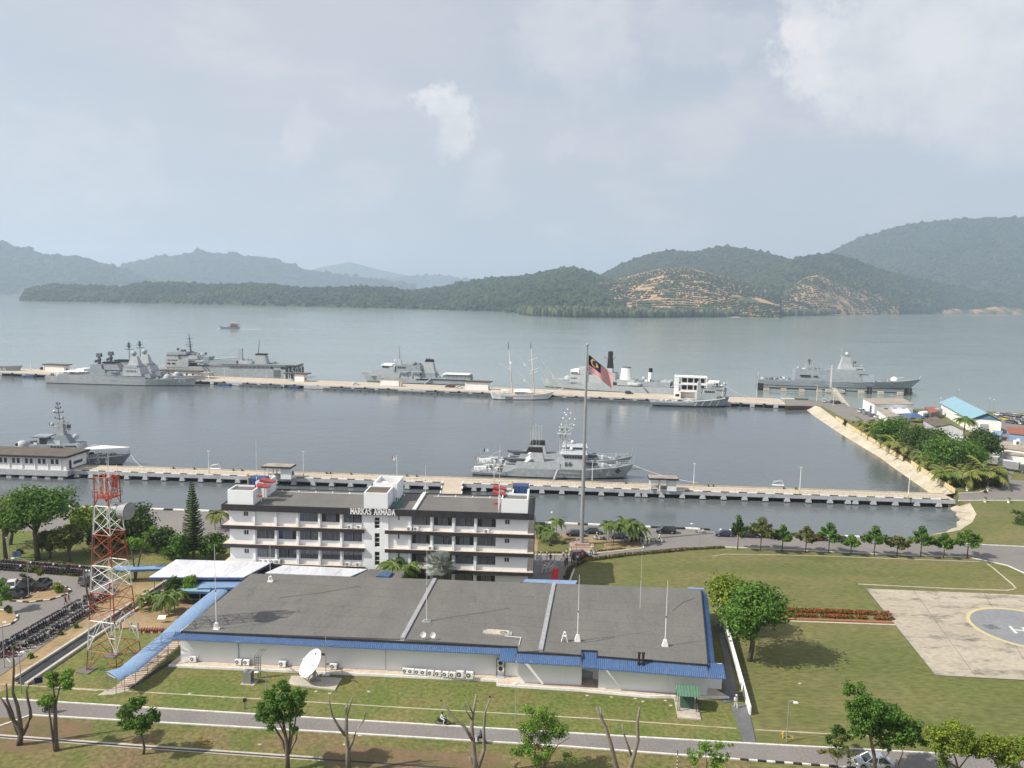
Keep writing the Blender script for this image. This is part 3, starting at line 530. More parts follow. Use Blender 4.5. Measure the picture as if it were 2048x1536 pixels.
x = jx(148)
while x < jl - 1:
    if not xb0 - .5 < x < xb1 + .5: obj('railing_post', post, jet, (x, .5, 0))
    x += 1.62
MB().tube([(jx(148), .5, .9), (xb0 - .6, .5, .9)], .02, 4).tube([(xb1 + .6, .5, .9), (jl - 1, .5, .9)], .02, 4).build('rail', MT['polem'], jet)
bol = MB().cyl((0, 0, 0), (0, 0, .45), .16, n=8).cyl((0, 0, .45), (0, 0, .6), .28, .24).mesh('bollard', MT['black'])
for px in (325, 368, 448, 466, 640, 648, 690, 805, 825, 1255, 1425, 1435, 1580, 1605): obj('bollard', bol, jet, (jx(px), jw - .6, 0))
MB().box(jx(143), jx(1900), .55, .62, 0, .012).box(jx(143), jl, jw - .4, jw, 0, .25).build('kerb_strip', MT['deck'], jet)
# link bridge to the shore
bq = [G(886, 963.2), G(926, 964.5), G(916, 1043), G(868, 1043)]
br = thing('footbridge', 'short concrete bridge from the jetty to the shore behind the headquarters', 'bridge', (0, 0, 0))
MB().prism(bq[::-1], -.8, .03).build('deck', MT['deck'], br)
for a, b in ((bq[0], bq[3]), (bq[1], bq[2])):
    n = 14
    for i in range(n):
        p, q = along(a, b, i / n), along(a, b, (i + .97) / n); MB().wall(p, q, .3, .031, .26).build('kerb_block', MT['black' if i % 2 else 'white'], br)
# outer jetty
FN0, FN1, FF0, FF1 = G(-160, 738), G(1573, 809), G(-160, 730), G(1573, 798)
fl = (FN1 - FN0).xy.length; fa = frame_of(FN0, FN1); fw = (FF1 - FN1).xy.length
fj = thing('jetty', 'long outer jetty in mid water with ships moored on both sides', 'jetty', FN0, fa)
def fx(px): return (G(px, np.interp(px, [-160, 1573], [738, 809])) - FN0).xy.length
MB().box(0, fl, .1, fw, -.7, 0).build('deck', MT['deck'], fj); MB().box(0, fl, -.05, .1, -.62, .06).build('edge_beam', MT['pier'], fj)
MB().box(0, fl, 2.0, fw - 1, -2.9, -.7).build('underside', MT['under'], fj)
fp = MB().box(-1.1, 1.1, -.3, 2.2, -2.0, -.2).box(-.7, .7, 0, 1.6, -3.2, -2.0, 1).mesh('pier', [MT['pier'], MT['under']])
fp2 = MB().cyl((0, .2, -3), (0, .2, .0), .8, n=8).mesh('pile', MT['black'])
for i, px in enumerate(np.arange(-140, 1570, 23.5)): obj('pier' if i % 2 == 0 else 'pile', fp if i % 2 == 0 else fp2, fj, (fx(px), 0, 0))
for px, L_ in ((470, 10), (635, 16), (825, 16)): MB().box(-L_ / 2, L_ / 2, -.9, 1.5, -2.0, -.25).build('fender_panel', MT['pier'], fj, (fx(px), 0, 0))
for px, w, c in ((452, 8, 'crate'), (590, 7, 'crate'), (62, 9, 'crate'), (525, 26, 'navydk'), (700, 30, 'navydk'), (815, 36, 'navydk'), (935, 32, 'navydk'), (1128, 26, 'navydk'), (1240, 34, 'navydk'), (150, 30, 'navydk')):
    o = MB().box(-w / 2, w / 2, -3.2, -.9, -2.6, -1.2).box(-w / 2 + .4, w / 2 - .4, -2.9, -1.1, -1.2, -1.0, 1)
    for k in range(int(w / 5)): o.cyl((-w / 2 + 2 + k * 5, -3.3, -1.7), (-w / 2 + 2 + k * 5, -3.7, -1.7), .5, n=8, mi=1)
    p = along(FN0, FN1, fx(px) / fl)
    tag(o.build('pontoon', [MT[c], MT['navydk']], None, p, fa), f'{"blue" if c == "crate" else "dark grey"} floating pontoon against the outer jetty ' + {452: 'beside the bow numbered 25', 590: 'near the landing ship stern', 62: 'at the far left end', 525: 'below the landing ship', 700: 'left of the survey ship', 815: 'in front of the survey ship', 935: 'just left of the white tall ship', 1128: 'just right of the white tall ship', 1240: 'left of the grey tug', 150: 'behind the left frigates'}[px], 'pontoon', 'floating pontoons along the outer jetty')
kerb_run(fj, fx(1576), fx(1640), fw - .4, 14, .5, .5, .5)
# lamp poles on the jetties
def jetty_pole(px, yb, yt, lab, r=.11, kind=0):
    P = G(px, yb); h = HT(P, yt); t = thing('jetty_lamp', lab, 'lamp post', P, 0, 'tall white poles on the jetties')
    MB().cyl((0, 0, 0), (0, 0, h), r, r * .55, 6).build('pole', MT['white'], t); MB().cyl((0, 0, 0), (0, 0, 1.2), r + .01, n=6).build('base_sleeve', MT['yellow'], t)
    MB().obox((0, 0, h), .7, .25, .12).build('lamp_head', MT['lampw'], t)
for px, yb, yt, w in ((418, 948, 903, 'near jetty, left of the headquarters roof'), (607, 955, 904, 'near jetty, beside the dark roofed kiosk behind the headquarters'), (988, 966, 916, 'near jetty, below the minehunter sterns'), (1184, 969, 922, 'near jetty, just right of the tall flagpole'), (1387, 974, 928, 'near jetty, right of the tan roofed kiosk'), (1599, 988, 935, 'near jetty, right of centre'), (1816, 998, 940, 'near jetty, rightmost before the bank')):
    jetty_pole(px, yb, yt, 'slim white pole standing on the ' + w)
for px, yb, yt, w in ((62, 742, 714, 'left of the frigates'), (449, 757, 737, 'below the landing ship'), (534, 760, 742, 'beside the landing ship stern'), (1513, 800, 760, 'left of the patrol ship berth'), (1633, 806, 770, 'beside the white van at its root'), (1666, 815, 776, 'on the bank side of the yard'), (983, 778, 752, 'left of the white tall ship')):
    jetty_pole(px, yb, yt, 'slim white pole on the outer jetty, ' + w, .10)
# quay wall with black and white kerb along the canal
for i, (a, b) in enumerate(zip(QUAY[:-1], QUAY[1:])):
    L_ = (b - a).length; an = math.atan2((b - a).y, (b - a).x)
    q = thing('quay_kerb', 'black and white kerb on the quay edge ' + ['far left behind the trees', 'behind the araucaria', 'behind the headquarters', 'right of the flagpole behind parked cars', 'behind the row of young trees', 'at its right end by the curved bank'][i], 'kerb', (*a, .012), an, 'quay edge kerbs')
    kerb_run(q, 0 if i else L_ - 90, L_, .15, 5.6, .42, .55, .32)
# kiosks: flat roof on posts with a white block
def kiosk(P, rz, W, D, h, lab, roofm, solid=(.55, .95), back=None, win=False):
    t = thing('kiosk', lab, 'kiosk', P, rz, 'flat roofed kiosks on the jetties')
    MB().box(-W / 2, W / 2, -D / 2, D / 2, h, h + .45, 0).box(-W / 2 + .1, W / 2 - .1, -D / 2 + .1, D / 2 - .1, h + .45, h + .5, 1).build('roof', [MT['fascia'], MT[roofm]], t)
    x0, x1 = -W / 2 + W * solid[0], -W / 2 + W * solid[1]
    MB().box(x0, x1, -D / 2 + .7, D / 2 - .7, 0, h).build('wall', MT['white'], t)
    MB().box(x1 + .003, x1 + .03, -.6, .6, .9, 2.1).build('window', MT['woodb'], t)
    for x in (-W / 2 + .6, -W / 2 + W * solid[0] * .6):
        for y in (-D / 2 + .8, D / 2 - .8): MB().box(x - .14, x + .14, y - .14, y + .14, 0, h).build('post', MT['white'], t)
    MB().box(-W / 2 + .4, x0, D / 2 - .9, D / 2 - .7, 0, .9).build('bench', MT['pier'], t)
    return t
kiosk(G(558, 955.5), ja, 8.6, 4.4, 3.2, 'dark roofed white kiosk on the near jetty behind the headquarters roof', 'tanroof', (.62, .97))
kiosk(G(1325, 979.5), ja, 8.2, 4.2, 3.2, 'tan roofed white kiosk on the near jetty right of the flagpole', 'tanroof', (.64, .94))
kiosk(G(115, 743), fa, 17, 6, 4.2, 'dark roofed white kiosk on the outer jetty left of the frigates', 'brown', (.1, .9))
kiosk(G(595, 762), fa, 15, 6, 4.4, 'dark roofed white kiosk below the landing ship stern', 'brown', (.45, .85))
kiosk(G(957, 779), fa, 15, 6, 4.4, 'dark roofed white kiosk left of the white tall ship', 'brown', (.04, .9))
t = thing('container', 'white container shed on the outer jetty in front of the survey ship', 'container', G(781, 772), fa)
MB().box(-5.5, 5.5, -1.6, 1.6, .15, 3.2).build('body', MT['white'], t); MB().box(-5.4, 5.4, -1.5, 1.5, 3.2, 3.3).build('roof', MT['tanroof'], t); MB().box(5.5, 6.8, -1.2, 1.2, .1, 2.4).build('annex', MT['cream'], t)
t = thing('jetty_house', 'long white house with flat brown roof on the outer jetty behind the frigate bows', 'building', G(362, 754), fa)
MB().box(-13, 13, -2.6, 2.6, 0, 3.6).build('wall', MT['white'], t); MB().box(-13.6, 13.6, -3.2, 3.2, 3.6, 4.2).build('roof', MT['brown'], t)
MB().box(9, 21, -3.2, 3.2, 3.0, 3.5).build('canopy', MT['tanroof'], t)
for i in range(6): MB().box(-11 + i * 4, -9.8 + i * 4, -2.66, -2.6, 1.2, 2.6).build('window', MT['woodb'], t)
for x in (14.5, 20): MB().box(x, x + .3, -2.9, -2.6, 0, 3).build('post', MT['white'], t)
# left building standing on the near jetty
t = thing('jetty_building', 'white building with flat stained brown roof on the near jetty at the left edge', 'building', (*along(JN0, JN1, jx(138) / jl).xy, 0), ja)
BW = jx(138)
MB().box(-BW, 0, -1.2, 8.4, .35, 4.0).build('wall', MT['white'], t); MB().box(-BW, .8, -2.2, 9.4, 4.0, 4.5).box(-BW, .6, -2.0, 9.2, 4.5, 4.56, 1).build('roof', [MT['fascia'], MT['brown']], t)
MB().box(-BW, .9, -2.1, .3, -1.3, .34).build('base_beam', MT['pier'], t)
for i in range(9):
    x = -1.5 - i * 3.9; MB().box(x - .12, x + .12, -1.42, -1.2, .35, 4.0).build('pilaster', MT['white'], t)
    for dx in (-2.6, -1.2):
        w = MB().box(x + dx - .45, x + dx + .45, -1.26, -1.2, 2.0, 3.5).build('window', MT['polem'], t); MB().box(x + dx - .37, x + dx + .37, -1.28, -1.262, 2.08, 3.42).build('pane', MT['glass'], w)
    MB().hexa([(x - .8, -1.9, -2.2), (x + .8, -1.9, -2.2), (x + .8, 0, -2.2), (x - .8, 0, -2.2)], [(x - .6, -1.8, -1.3), (x + .6, -1.8, -1.3), (x + .6, 0, -1.3), (x - .6, 0, -1.3)]).build('pier', MT['pier'], t)
MB().box(0, .06, .2, 1.2, .4, 2.9).build('door', MT['woodb'], t); MB().box(0, .05, 2.2, 6.5, 1.3, 2.2).build('window', MT['glass'], t)
# ------------------------------------------------------------------ headquarters
def letters(mb, txt, h, depth=.06, wd=.72, st=.20, gap=.2, mi=0, serif=True):
    """slab letters drawn with strokes in the xz plane"""
    S = dict(M=[(0, 0, 0, 1), (0, 1, .5, .35), (.5, .35, 1, 1), (1, 1, 1, 0)], A=[(0, 0, .5, 1), (.5, 1, 1, 0), (.2, .36, .8, .36)], R=[(.12, 0, .12, 1), (.12, 1, .72, 1), (.72, 1, .86, .76), (.86, .76, .72, .52), (.72, .52, .12, .52), (.5, .52, .95, 0)],
             K=[(.12, 0, .12, 1), (.14, .45, .85, 1), (.4, .62, .95, 0)], S=[(.88, .85, .65, 1), (.65, 1, .3, 1), (.3, 1, .12, .77), (.12, .77, .3, .55), (.3, .55, .7, .47), (.7, .47, .88, .24), (.88, .24, .7, 0), (.7, 0, .3, 0), (.3, 0, .1, .16)], D=[(.12, 0, .12, 1), (.12, 1, .6, 1), (.6, 1, .9, .7), (.9, .7, .9, .3), (.9, .3, .6, 0), (.6, 0, .12, 0)],
             H=[(0, 0, 0, 1), (1, 0, 1, 1), (0, .5, 1, .5)])
    S.update({'0': [(.1, .2, .1, .8), (.1, .8, .35, 1), (.35, 1, .65, 1), (.65, 1, .9, .8), (.9, .8, .9, .2), (.9, .2, .65, 0), (.65, 0, .35, 0), (.35, 0, .1, .2)], '1': [(.5, 0, .5, 1), (.5, 1, .3, .82)], '2': [(.1, .8, .3, 1), (.3, 1, .7, 1), (.7, 1, .9, .78), (.9, .78, .85, .55), (.85, .55, .1, 0), (.1, 0, .92, 0)],
             '3': [(.1, .88, .35, 1), (.35, 1, .7, 1), (.7, 1, .88, .77), (.88, .77, .5, .53), (.5, .53, .9, .28), (.9, .28, .7, 0), (.7, 0, .3, 0), (.3, 0, .1, .14)], '4': [(.7, 0, .7, 1), (.7, 1, .08, .3), (.08, .3, .95, .3)], '5': [(.85, 1, .2, 1), (.2, 1, .14, .55), (.14, .55, .6, .6), (.6, .6, .88, .32), (.88, .32, .65, 0), (.65, 0, .12, .05)], '7': [(.1, 1, .9, 1), (.9, 1, .4, 0)], '9': [(.88, .6, .4, .45), (.4, .45, .12, .7), (.12, .7, .4, 1), (.4, 1, .8, .9), (.8, .9, .88, .6), (.88, .6, .7, 0), (.7, 0, .25, 0)]})
    x = 0; w = h * wd; s = h * st / 2
    for ch in txt:
        if ch == ' ': x += w * .75; continue
        if ch == '1': x -= w * .12
        for i, (a, b, c, d) in enumerate(S[ch]):
            p, q = Vector((x + a * w, b * h)), Vector((x + c * w, d * h)); e = (q - p).normalized(); n = Vector((-e.y, e.x)) * s; e = e * s * .6; dy = i * .004
            c4 = [p - e - n, q + e - n, q + e + n, p - e + n]
            mb.add([(v.x, -depth - dy, v.y) for v in c4] + [(v.x, 0, v.y) for v in c4], [(0, 1, 2, 3), (4, 7, 6, 5), (0, 4, 5, 1), (1, 5, 6, 2), (2, 6, 7, 3), (3, 7, 4, 0)], mi)
        if serif:
            for u, z in dict(M=[(0, 0), (1, 0), (0, 1), (1, 1)], A=[(0, 0), (1, 0), (.5, 1)], R=[(.12, 0), (.95, 0), (.1, 1)], K=[(.12, 0), (.95, 0), (.12, 1), (.85, 1)], D=[(.1, 0), (.1, 1)], S=[]).get(ch, []):
                mb.box(x + u * w - h * .12, x + u * w + h * .12, -depth - .045, 0, z * h - h * .055, z * h + h * .055, mi)
        x += w + h * gap
    return x
def clear_glass():
    mt = bpy.data.materials.new('clear_glass'); mt.use_nodes = True; N, L = mt.node_tree.nodes, mt.node_tree.links
    tr = N.new('ShaderNodeBsdfTransparent'); tr.inputs[0].default_value = (.86, .88, .9, 1); gl = N.new('ShaderNodeBsdfGlossy'); gl.inputs['Roughness'].default_value = .03
    lw = N.new('ShaderNodeLayerWeight'); pw = N.new('ShaderNodeMath'); pw.operation = 'POWER'; L.new(lw.outputs['Facing'], pw.inputs[0]); pw.inputs[1].default_value = 3; fr = N.new('ShaderNodeMath'); fr.operation = 'MULTIPLY_ADD'; L.new(pw.outputs[0], fr.inputs[0]); fr.inputs[1].default_value = .6; fr.inputs[2].default_value = .05; mx = N.new('ShaderNodeMixShader'); L.new(fr.outputs[0], mx.inputs[0]); L.new(tr.outputs[0], mx.inputs[1]); L.new(gl.outputs[0], mx.inputs[2]); L.new(mx.outputs[0], N['Material Output'].inputs[0]); return mt
MT['pane'] = clear_glass()
PL, PR = G(442.7, 1020.8, 13.4), G(1068, 1040.6, 13.4); ha = frame_of(PL, PR)
hux = Vector((math.cos(ha), math.sin(ha), 0)); huy = Vector((-math.sin(ha), math.cos(ha), 0)); HO = Vector((PL.x, PL.y, 0)) + hux * 1.1 + huy * .85
HW = (PR - PL).xy.length - 2.2; HD = 10.1
def HQ(x, y, z=0): return HO + hux * x + huy * y + Vector((0, 0, z))
hq = thing('headquarters', 'white four storey headquarters with dark fascias lettered MARKAS ARMADA', 'building', HO, ha)
FL = [0, 3.7, 7.2, 10.67, 13.4]; xs0, xs1 = 24.75, 29.25     # stair tower
# walls: one per floor and wing so that windows sit in real openings
bays = lambda a, b, n: [(a + (b - a) * i / n, a + (b - a) * (i + 1) / n) for i in range(n)]
LB, RB = bays(4.65, xs0 - .1, 5), bays(33.1, 48.9, 4)
win_o = {}
def make_window(w, h, seed):
    rnd = random.Random(seed); f = MB(); fr = .06
    for x in (-w / 2, w / 2 - fr): f.box(x, x + fr, -.08, .04, 0, h)
    f.box(-w / 2, w / 2, -.09, .05, h - fr, h + .004).box(-w / 2, w / 2, -.09, .05, -.004, fr).box(-.04, .04, -.085, .045, 0, h)
    for x in (-w / 4, w / 4): f.box(x - .025, x + .025, -.07, .035, 0, h)
    o = f.build('window', MT['capst'], hq)
    for i in range(4): MB().box(-w / 2 + w * i / 4 + .05, -w / 2 + w * (i + 1) / 4 - .05, -.02, -.01, .06, h - .06).build('pane', MT['pane'], o)
    for i in range(4):
        if rnd.random() < .14: continue
        x0 = -w / 2 + w * i / 4 + .05 + (rnd.random() * .35 if rnd.random() < .4 else 0); x1 = -w / 2 + w * (i + 1) / 4 - .04 - (rnd.random() * .3 if rnd.random() < .3 else 0); n = 9; c = MB()
        vs = [(x0 + (x1 - x0) * k / n, .04 + .06 * (k % 2), z) for k in range(n + 1) for z in (.02, h - .02)]
        c.add(vs, [(2 * k, 2 * k + 2, 2 * k + 3, 2 * k + 1) for k in range(n)]); c.build('curtain', MT['curtain'], o)
    return o
wins = [make_window(3.4, 1.75, s) for s in range(4)]
used = [0] * 4
def put_window(x, z):
    k = random.randrange(4)
    if not used[k]: used[k] = 1; wins[k].location = (x, .09, z)
    else: copy_tree(wins[k], (x, .09, z), parent=hq)
W_ = MB(); PI_ = []
def wall_band(x0, x1, z0, z1, openings=()):   # front wall with rectangular openings, 0.3 thick
    x = x0
    for a, b, c, d in sorted(openings):
        W_.box(x, a, 0, .3, z0, z1); W_.box(a, b, 0, .3, z0, c); W_.box(a, b, 0, .3, d, z1); x = b
    W_.box(x, x1, 0, .3, z0, z1)
for k in range(4):
    z0, z1 = FL[k], FL[k + 1]; zb = z0 if k == 0 else z0
    lw = [b for i, b in enumerate(LB) if not (k == 3 and i < 2)]
    op = [(a + .36, b - .3, z0 + .95, z0 + 2.7) for a, b in lw]
    small = [(2.6, 3.5, z0 + 1.55, z0 + 2.45)] if k else []
    wall_band(0, xs0, z0, z1, op + small)
    rw = [(a + .36, b - .3, z0 + .95, z0 + 2.7) for a, b in RB]; smallr = [(50.2, 51.1, z0 + 1.55, z0 + 2.45)] if k else []; slit = [(30.95, 31.2, z0 + 1.7, z0 + 2.6)] if k else []
    wall_band(xs1, HW, z0, z1, rw + smallr + slit)
    for a, b, c, d in op + rw: put_window((a + b) / 2, c)
    for a, b, c, d in small + smallr:
        o = MB().box(a, b, .1, .16, c, c + .06).box(a, b, .1, .16, d - .06, d).box(a, a + .06, .1, .16, c, d).box(b - .06, b, .1, .16, c, d).box((a + b) / 2 - .04, (a + b) / 2 + .04, .09, .17, c, d).build('window', MT['white'], hq)
        MB().box(a + .05, b - .05, .18, .2, c + .05, d - .05).build('pane', MT['glass'], o)
    for a, b, c, d in slit: MB().box(a, b, .18, .2, c, d).build('window', MT['glass'], hq)
    for i, (a, b) in enumerate(LB): PI_.append((a if i else a, z0, z1, k == 3 and i in (0,)))
    for i, (a, b) in enumerate(RB): PI_.append((a, z0, z1, False))
W_.box(0, .3, .3, HD, 0, 13.4).box(HW - .3, HW, .3, HD, 0, 13.4).box(0, HW, HD, HD + .3, 0, 13.4)
W_.build('wall', MT['wall'], hq)
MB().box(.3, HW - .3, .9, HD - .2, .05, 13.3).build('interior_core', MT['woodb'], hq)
for x, z0, z1, sk in PI_: MB().box(x - .2, x + .22, -.45, -.003, z0 + .02, z1 - (.65 if z1 < 13 else .02)).build('pier', MT['wall'], hq)
# stair tower
sw = MB(); xw0, xw1 = 26.75, 27.65; z = 0
for c, d in ((3.95, 6.5), (7.35, 9.95), (10.8, 12.85)):
    sw.box(xw0, xw1, -.35, .3, z, c); z = d
sw.box(xw0, xw1, -.35, .3, z, 13.4).box(xs0 + .003, xw0, -.35, .3, 0, 13.4).box(xw1, xs1 - .003, -.35, .3, 0, 13.4).build('stair_tower', MT['wall'], hq)
for c, d in ((3.95, 6.5), (7.35, 9.95), (10.8, 12.85)):
    o = MB().box(xw0, xw0 + .04, -.2, -.14, c, d).box(xw0, xw1, -.22, -.14, c, c + .05).box(xw0, xw1, -.22, -.14, d - .05, d).box(xw0, xw1, -.2, -.14, c + (d - c) / 3 - .05, c + (d - c) / 3 + .05).box(xw0, xw1, -.2, -.14, c + (d - c) * 2 / 3 - .05, c + (d - c) * 2 / 3 + .05).build('stair_window', MT['white'], hq)
    for i in range(3): MB().box(xw0 + .02, xw1 - .02, -.1, -.08, c + (d - c) * i / 3 + .05, c + (d - c) * (i + 1) / 3 - .05).build('pane', MT['woodb'], o)
# ledges and parapet
for x0, x1 in ((-1.1, xs0 + .25), (xs1 - .55, HW + 1.1)):
    for zt in FL[1:4]:
        l0, r0 = (x0, x1)
        o = MB().box(l0, r0, -.77, -.004, zt - .2, zt).build('ledge', MT['ledge'], hq)
        MB().box(l0, r0, -.85, -.772, zt - .65, zt + .02).build('fascia_board', MT['fascia'], o)
        xe = (-1.1, -.004) if x0 < 0 else (HW + .004, HW + 1.1)
        MB().box(xe[0], xe[1], .0, HD + 1.3, zt - .2, zt).build('side_ledge', MT['ledge'], o)
        xf = -1.18 if x0 < 0 else HW + 1.1; MB().box(xf, xf + .08, -.85, HD + 1.3, zt - .65, zt + .021).build('side_fascia', MT['fascia'], o)
pw = [(-1.1, HW + 1.1, -.85, -.6), (-1.1, HW + 1.1, HD + 1.05, HD + 1.3), (-1.1, -.85, -.598, HD + 1.048), (HW + .85, HW + 1.1, -.598, HD + 1.048)]
for a, b, c, d in pw: MB().box(a, b, c, d, 13.4, 14.55).build('parapet', MT['fascia'], hq)
rf = MB().box(-.85, xs1 + 4.4, -.59, HD + 1.04, 13.42, 14.42).build('roof', MT['roof'], hq); rf2 = MB().box(xs1 + 5.0, HW + .84, -.59, HD + 1.04, 13.42, 14.40).build('roof', MT['roof'], hq)
MB().box(xs1 + 4.4, xs1 + 5.0, -.59, HD + 1.04, 13.5, 14.75).build('roof_joint_cap', MT['white'], hq)
for i in range(14): MB().cyl((6.5 + i * 3.3 + (4 if i > 5 else 0), HD - .6, 14.4), (6.5 + i * 3.3 + (4 if i > 5 else 0), HD - .6, 14.75), .14, n=6).build('roof_vent', MT['white'], hq)
MB().tube([(5.5, HD - .9, 14.55), (24, HD - .9, 14.55)], .05, 5).tube([(36, HD - .9, 14.55), (49, HD - .9, 14.55)], .05, 5).build('roof_pipe', MT['white'], hq)
def open_box(mb, x0, x1, y0, y1, z0, z1, th=.2, zf=None, mi=0, mf=1):
    mb.box(x0, x1, y0, y0 + th, z0, z1, mi).box(x0, x1, y1 - th, y1, z0, z1, mi).box(x0, x0 + th, y0 + th, y1 - th, z0, z1, mi).box(x1 - th, x1, y0 + th, y1 - th, z0, z1, mi)
    mb.box(x0 + th, x1 - th, y0 + th, y1 - th, z0, z1 - .3 if zf is None else zf, mf); return mb
open_box(MB(), 0, 4.7, -.6, 3.4, 14.43, 17.15).build('roof_house', [MT['wall'], MT['roof']], hq)
open_box(MB(), 2.9, 4.9, 5.2, 10.6, 14.43, 17.3).build('tank_house', [MT['wall'], MT['roof']], hq)
open_box(MB(), HW - 4.75, HW - .05, -.6, 3.4, 14.43, 17.05).build('roof_house', [MT['wall'], MT['roof']], hq)
open_box(MB(), HW - 4.7, HW - 2.9, 4.6, 7.5, 14.43, 17.0).build('tank_house', [MT['wall'], MT['roof']], hq)
MB().box(HW - .3, HW - .02, 3.41, 10.5, 14.43, 17.1).build('screen_wall', MT['wall'], hq)
open_box(MB(), xs0 + .1, xs1 - .1, -.5, 4.6, 14.43, 17.4, zf=17.25).build('stair_head', [MT['wall'], MT['brown']], hq)
open_box(MB(), xs0 + .6, xs1 + .6, 4.7, 10.8, 14.43, 17.9, .25, 15.5).build('tank_enclosure', [MT['wall'], MT['concrete']], hq)
for y in (6.2, 8.4): MB().cyl((26.6, y, 15.5), (26.6, y, 17.2), .85, n=12).build('water_tank', MT['white'], hq)
for k in range(4): MB().tube([(xs1 + .5 + k * .35, 0, 14.7), (xs1 + .5 + k * .35, 4.5, 14.7), (xs1 + .5 + k * .35, 4.5, 15.3)], .1, 6).build('pipe', MT['teal'], hq)
for sx, x in ((1, 5.3), (-1, HW - 5.4)):      # red sheet canopies beside the roof houses
    MB().hexa([(x - 1.2, 1.8, 17.2), (x + 1.2, 1.8, 17.0), (x + 1.2, 3.6, 17.0), (x - 1.2, 3.6, 17.2)], [(x - 1.2, 1.8, 17.6), (x + 1.2, 1.8, 17.15), (x + 1.2, 3.6, 17.15), (x - 1.2, 3.6, 17.6)]).build('red_canopy', MT['red'], hq)
    MB().hexa([(x - 1.2, 4.4, 17.5), (x + 1.2, 4.4, 17.3), (x + 1.2, 6.2, 17.3), (x - 1.2, 6.2, 17.5)], [(x - 1.2, 4.4, 18.0), (x + 1.2, 4.4, 17.5), (x + 1.2, 6.2, 17.5), (x - 1.2, 6.2, 18.0)]).build('red_canopy', MT['red'], hq)
    for yy in (1.9, 3.5, 4.5, 6.1): MB().cyl((x, yy, 14.43), (x, yy, 17.3), .07, n=5).build('canopy_post', MT['white'], hq)
    MB().cyl((x + sx * .4, -.1, 16.0), (x + sx * .4, -.1, 16.2), .5, .5, 10).build('red_basin', MT['red'], hq)
t = MB(); letters(t, 'MARKAS ARMADA', .95, .07, .50, .17, .18); t.build('lettering', MT['white'], hq, (22.6, -.855, 13.55))
# tank boxes on the roof
for x, lab in ((2.4, 'blue water tank box on the left end of the headquarters roof'), (HW - 1.65, 'blue water tank box on the right end of the headquarters roof')):
    t = thing('roof_tank', lab, 'tank', HQ(x, 8.3, 14.43), ha); MB().box(-1.5, 1.5, -1.3, 1.3, .5, 3.1).build('tank_body', MT['crate'], t)
    for k in range(5): MB().box(-1.3 + k * .6, -1.16 + k * .6, -1.37, -1.303, .6, 3.0).build('rib', MT['blue'], t)
    for a in (-1.3, 1.3):
        for b in (-1.1, 1.1): MB().box(a - .1, a + .1, b - .1, b + .1, 0, .5).build('leg', MT['metal'], t)
    for a in (-1.62,): MB().box(a - .1, a + .1, -1.35, -1.2, 0, 4.0).build('upright', MT['yellow'], t)
# thin masts on the roofs
def whip(P, h, lab, r=.045, base=None):
    t = thing('antenna_mast', lab, 'antenna', P, 0)
    MB().cyl((0, 0, 0), (0, 0, h * .45), r, r, 6).cyl((0, 0, h * .45), (0, 0, h), r * .7, r * .4, 6).build('mast', MT['white'], t); MB().cyl((0, 0, h * .45 - .12), (0, 0, h * .45 + .12), r * 1.6, n=6).build('collar', MT['navydk'], t)
    if base == 'cone': MB().hexa([(-.42, -.3, 0), (.42, -.3, 0), (.42, .3, 0), (-.42, .3, 0)], [(-.2, -.15, .95), (.2, -.15, .95), (.2, .15, .95), (-.2, .15, .95)]).build('foot', MT['white'], t)
    elif base == 'frame':
        f = MB()
        for a in (-.35, .35):
            for b in (-.3, .3): f.bar((a, b, 0), (a * .5, b * .5, .9), .08)
        f.box(-.2, .2, -.17, .17, .82, .92); f.box(-.42, .42, -.36, .36, 0, .06); f.build('foot', MT['white'], t)
    elif base == 'plate': MB().box(-.6, .6, -.5, .5, 0, .08).box(-.3, .3, -.2, .2, .08, .3).build('foot', MT['capst'], t)
    return t
whip(HQ(4.6, 1.5, 14.43), HT(HQ(4.6, 1.5, 0), 883) - 14.4, 'tall thin white antenna on the left end of the headquarters roof', .05)
whip(HQ(HW - 5.2, -.2, 14.43), HT(HQ(HW - 5.2, -.2, 0), 893) - 14.4, 'tall thin white antenna on the right end of the headquarters roof', .05)
whip(HQ(xs1 + 4.9, HD + .6, 14.75), 5.5, 'thin white pole at the back of the white roof joint', .05)
# ------------------------------------------------------------------ long low white building
BA, BB = G(362, 1325), G(1440, 1402); ba = frame_of(BA, BB); bux = Vector((math.cos(ba), math.sin(ba), 0)); buy = Vector((-math.sin(ba), math.cos(ba), 0))
def LB_(P): d = P - BA; return Vector((d.dot(bux), d.dot(buy), P.z))
def BW_(x, y, z=0): return BA + bux * x + buy * y + Vector((0, 0, z))
lb = thing('long_building', 'long low white building with flat grey roof and blue sheet eaves', 'building', BA, ba)
ZR, ZE0, ZE1 = 4.95, 4.72, 3.85
lp = lambda l, z=0: [LB_(G(x, y, z)) for x, y in l]
roofc = lp([(362, 1262), (1035, 1293), (1035, 1303), (1162, 1310), (1163, 1300), (1195, 1301.5), (1195, 1312), (1415, 1329), (1415, 1318), (1402, 1178), (1040, 1164), (503, 1147)], ZR)
fr = [Vector((0, 0)), LB_(G(984, 1353.5)).xy]; w1 = LB_(G(1036, 1369)).xy; w2 = LB_(G(1162.7, 1375)).xy; w3 = LB_(G(1196, 1380.6)).xy; w4 = LB_(G(1413.7, 1395.6)).xy; w5 = LB_(G(1443, 1383)).xy
bk0, bk1 = LB_(G(503, 1147, ZR)).xy + Vector((.4, -.6)), LB_(G(1402, 1178, ZR)).xy + Vector((-.5, -.6))
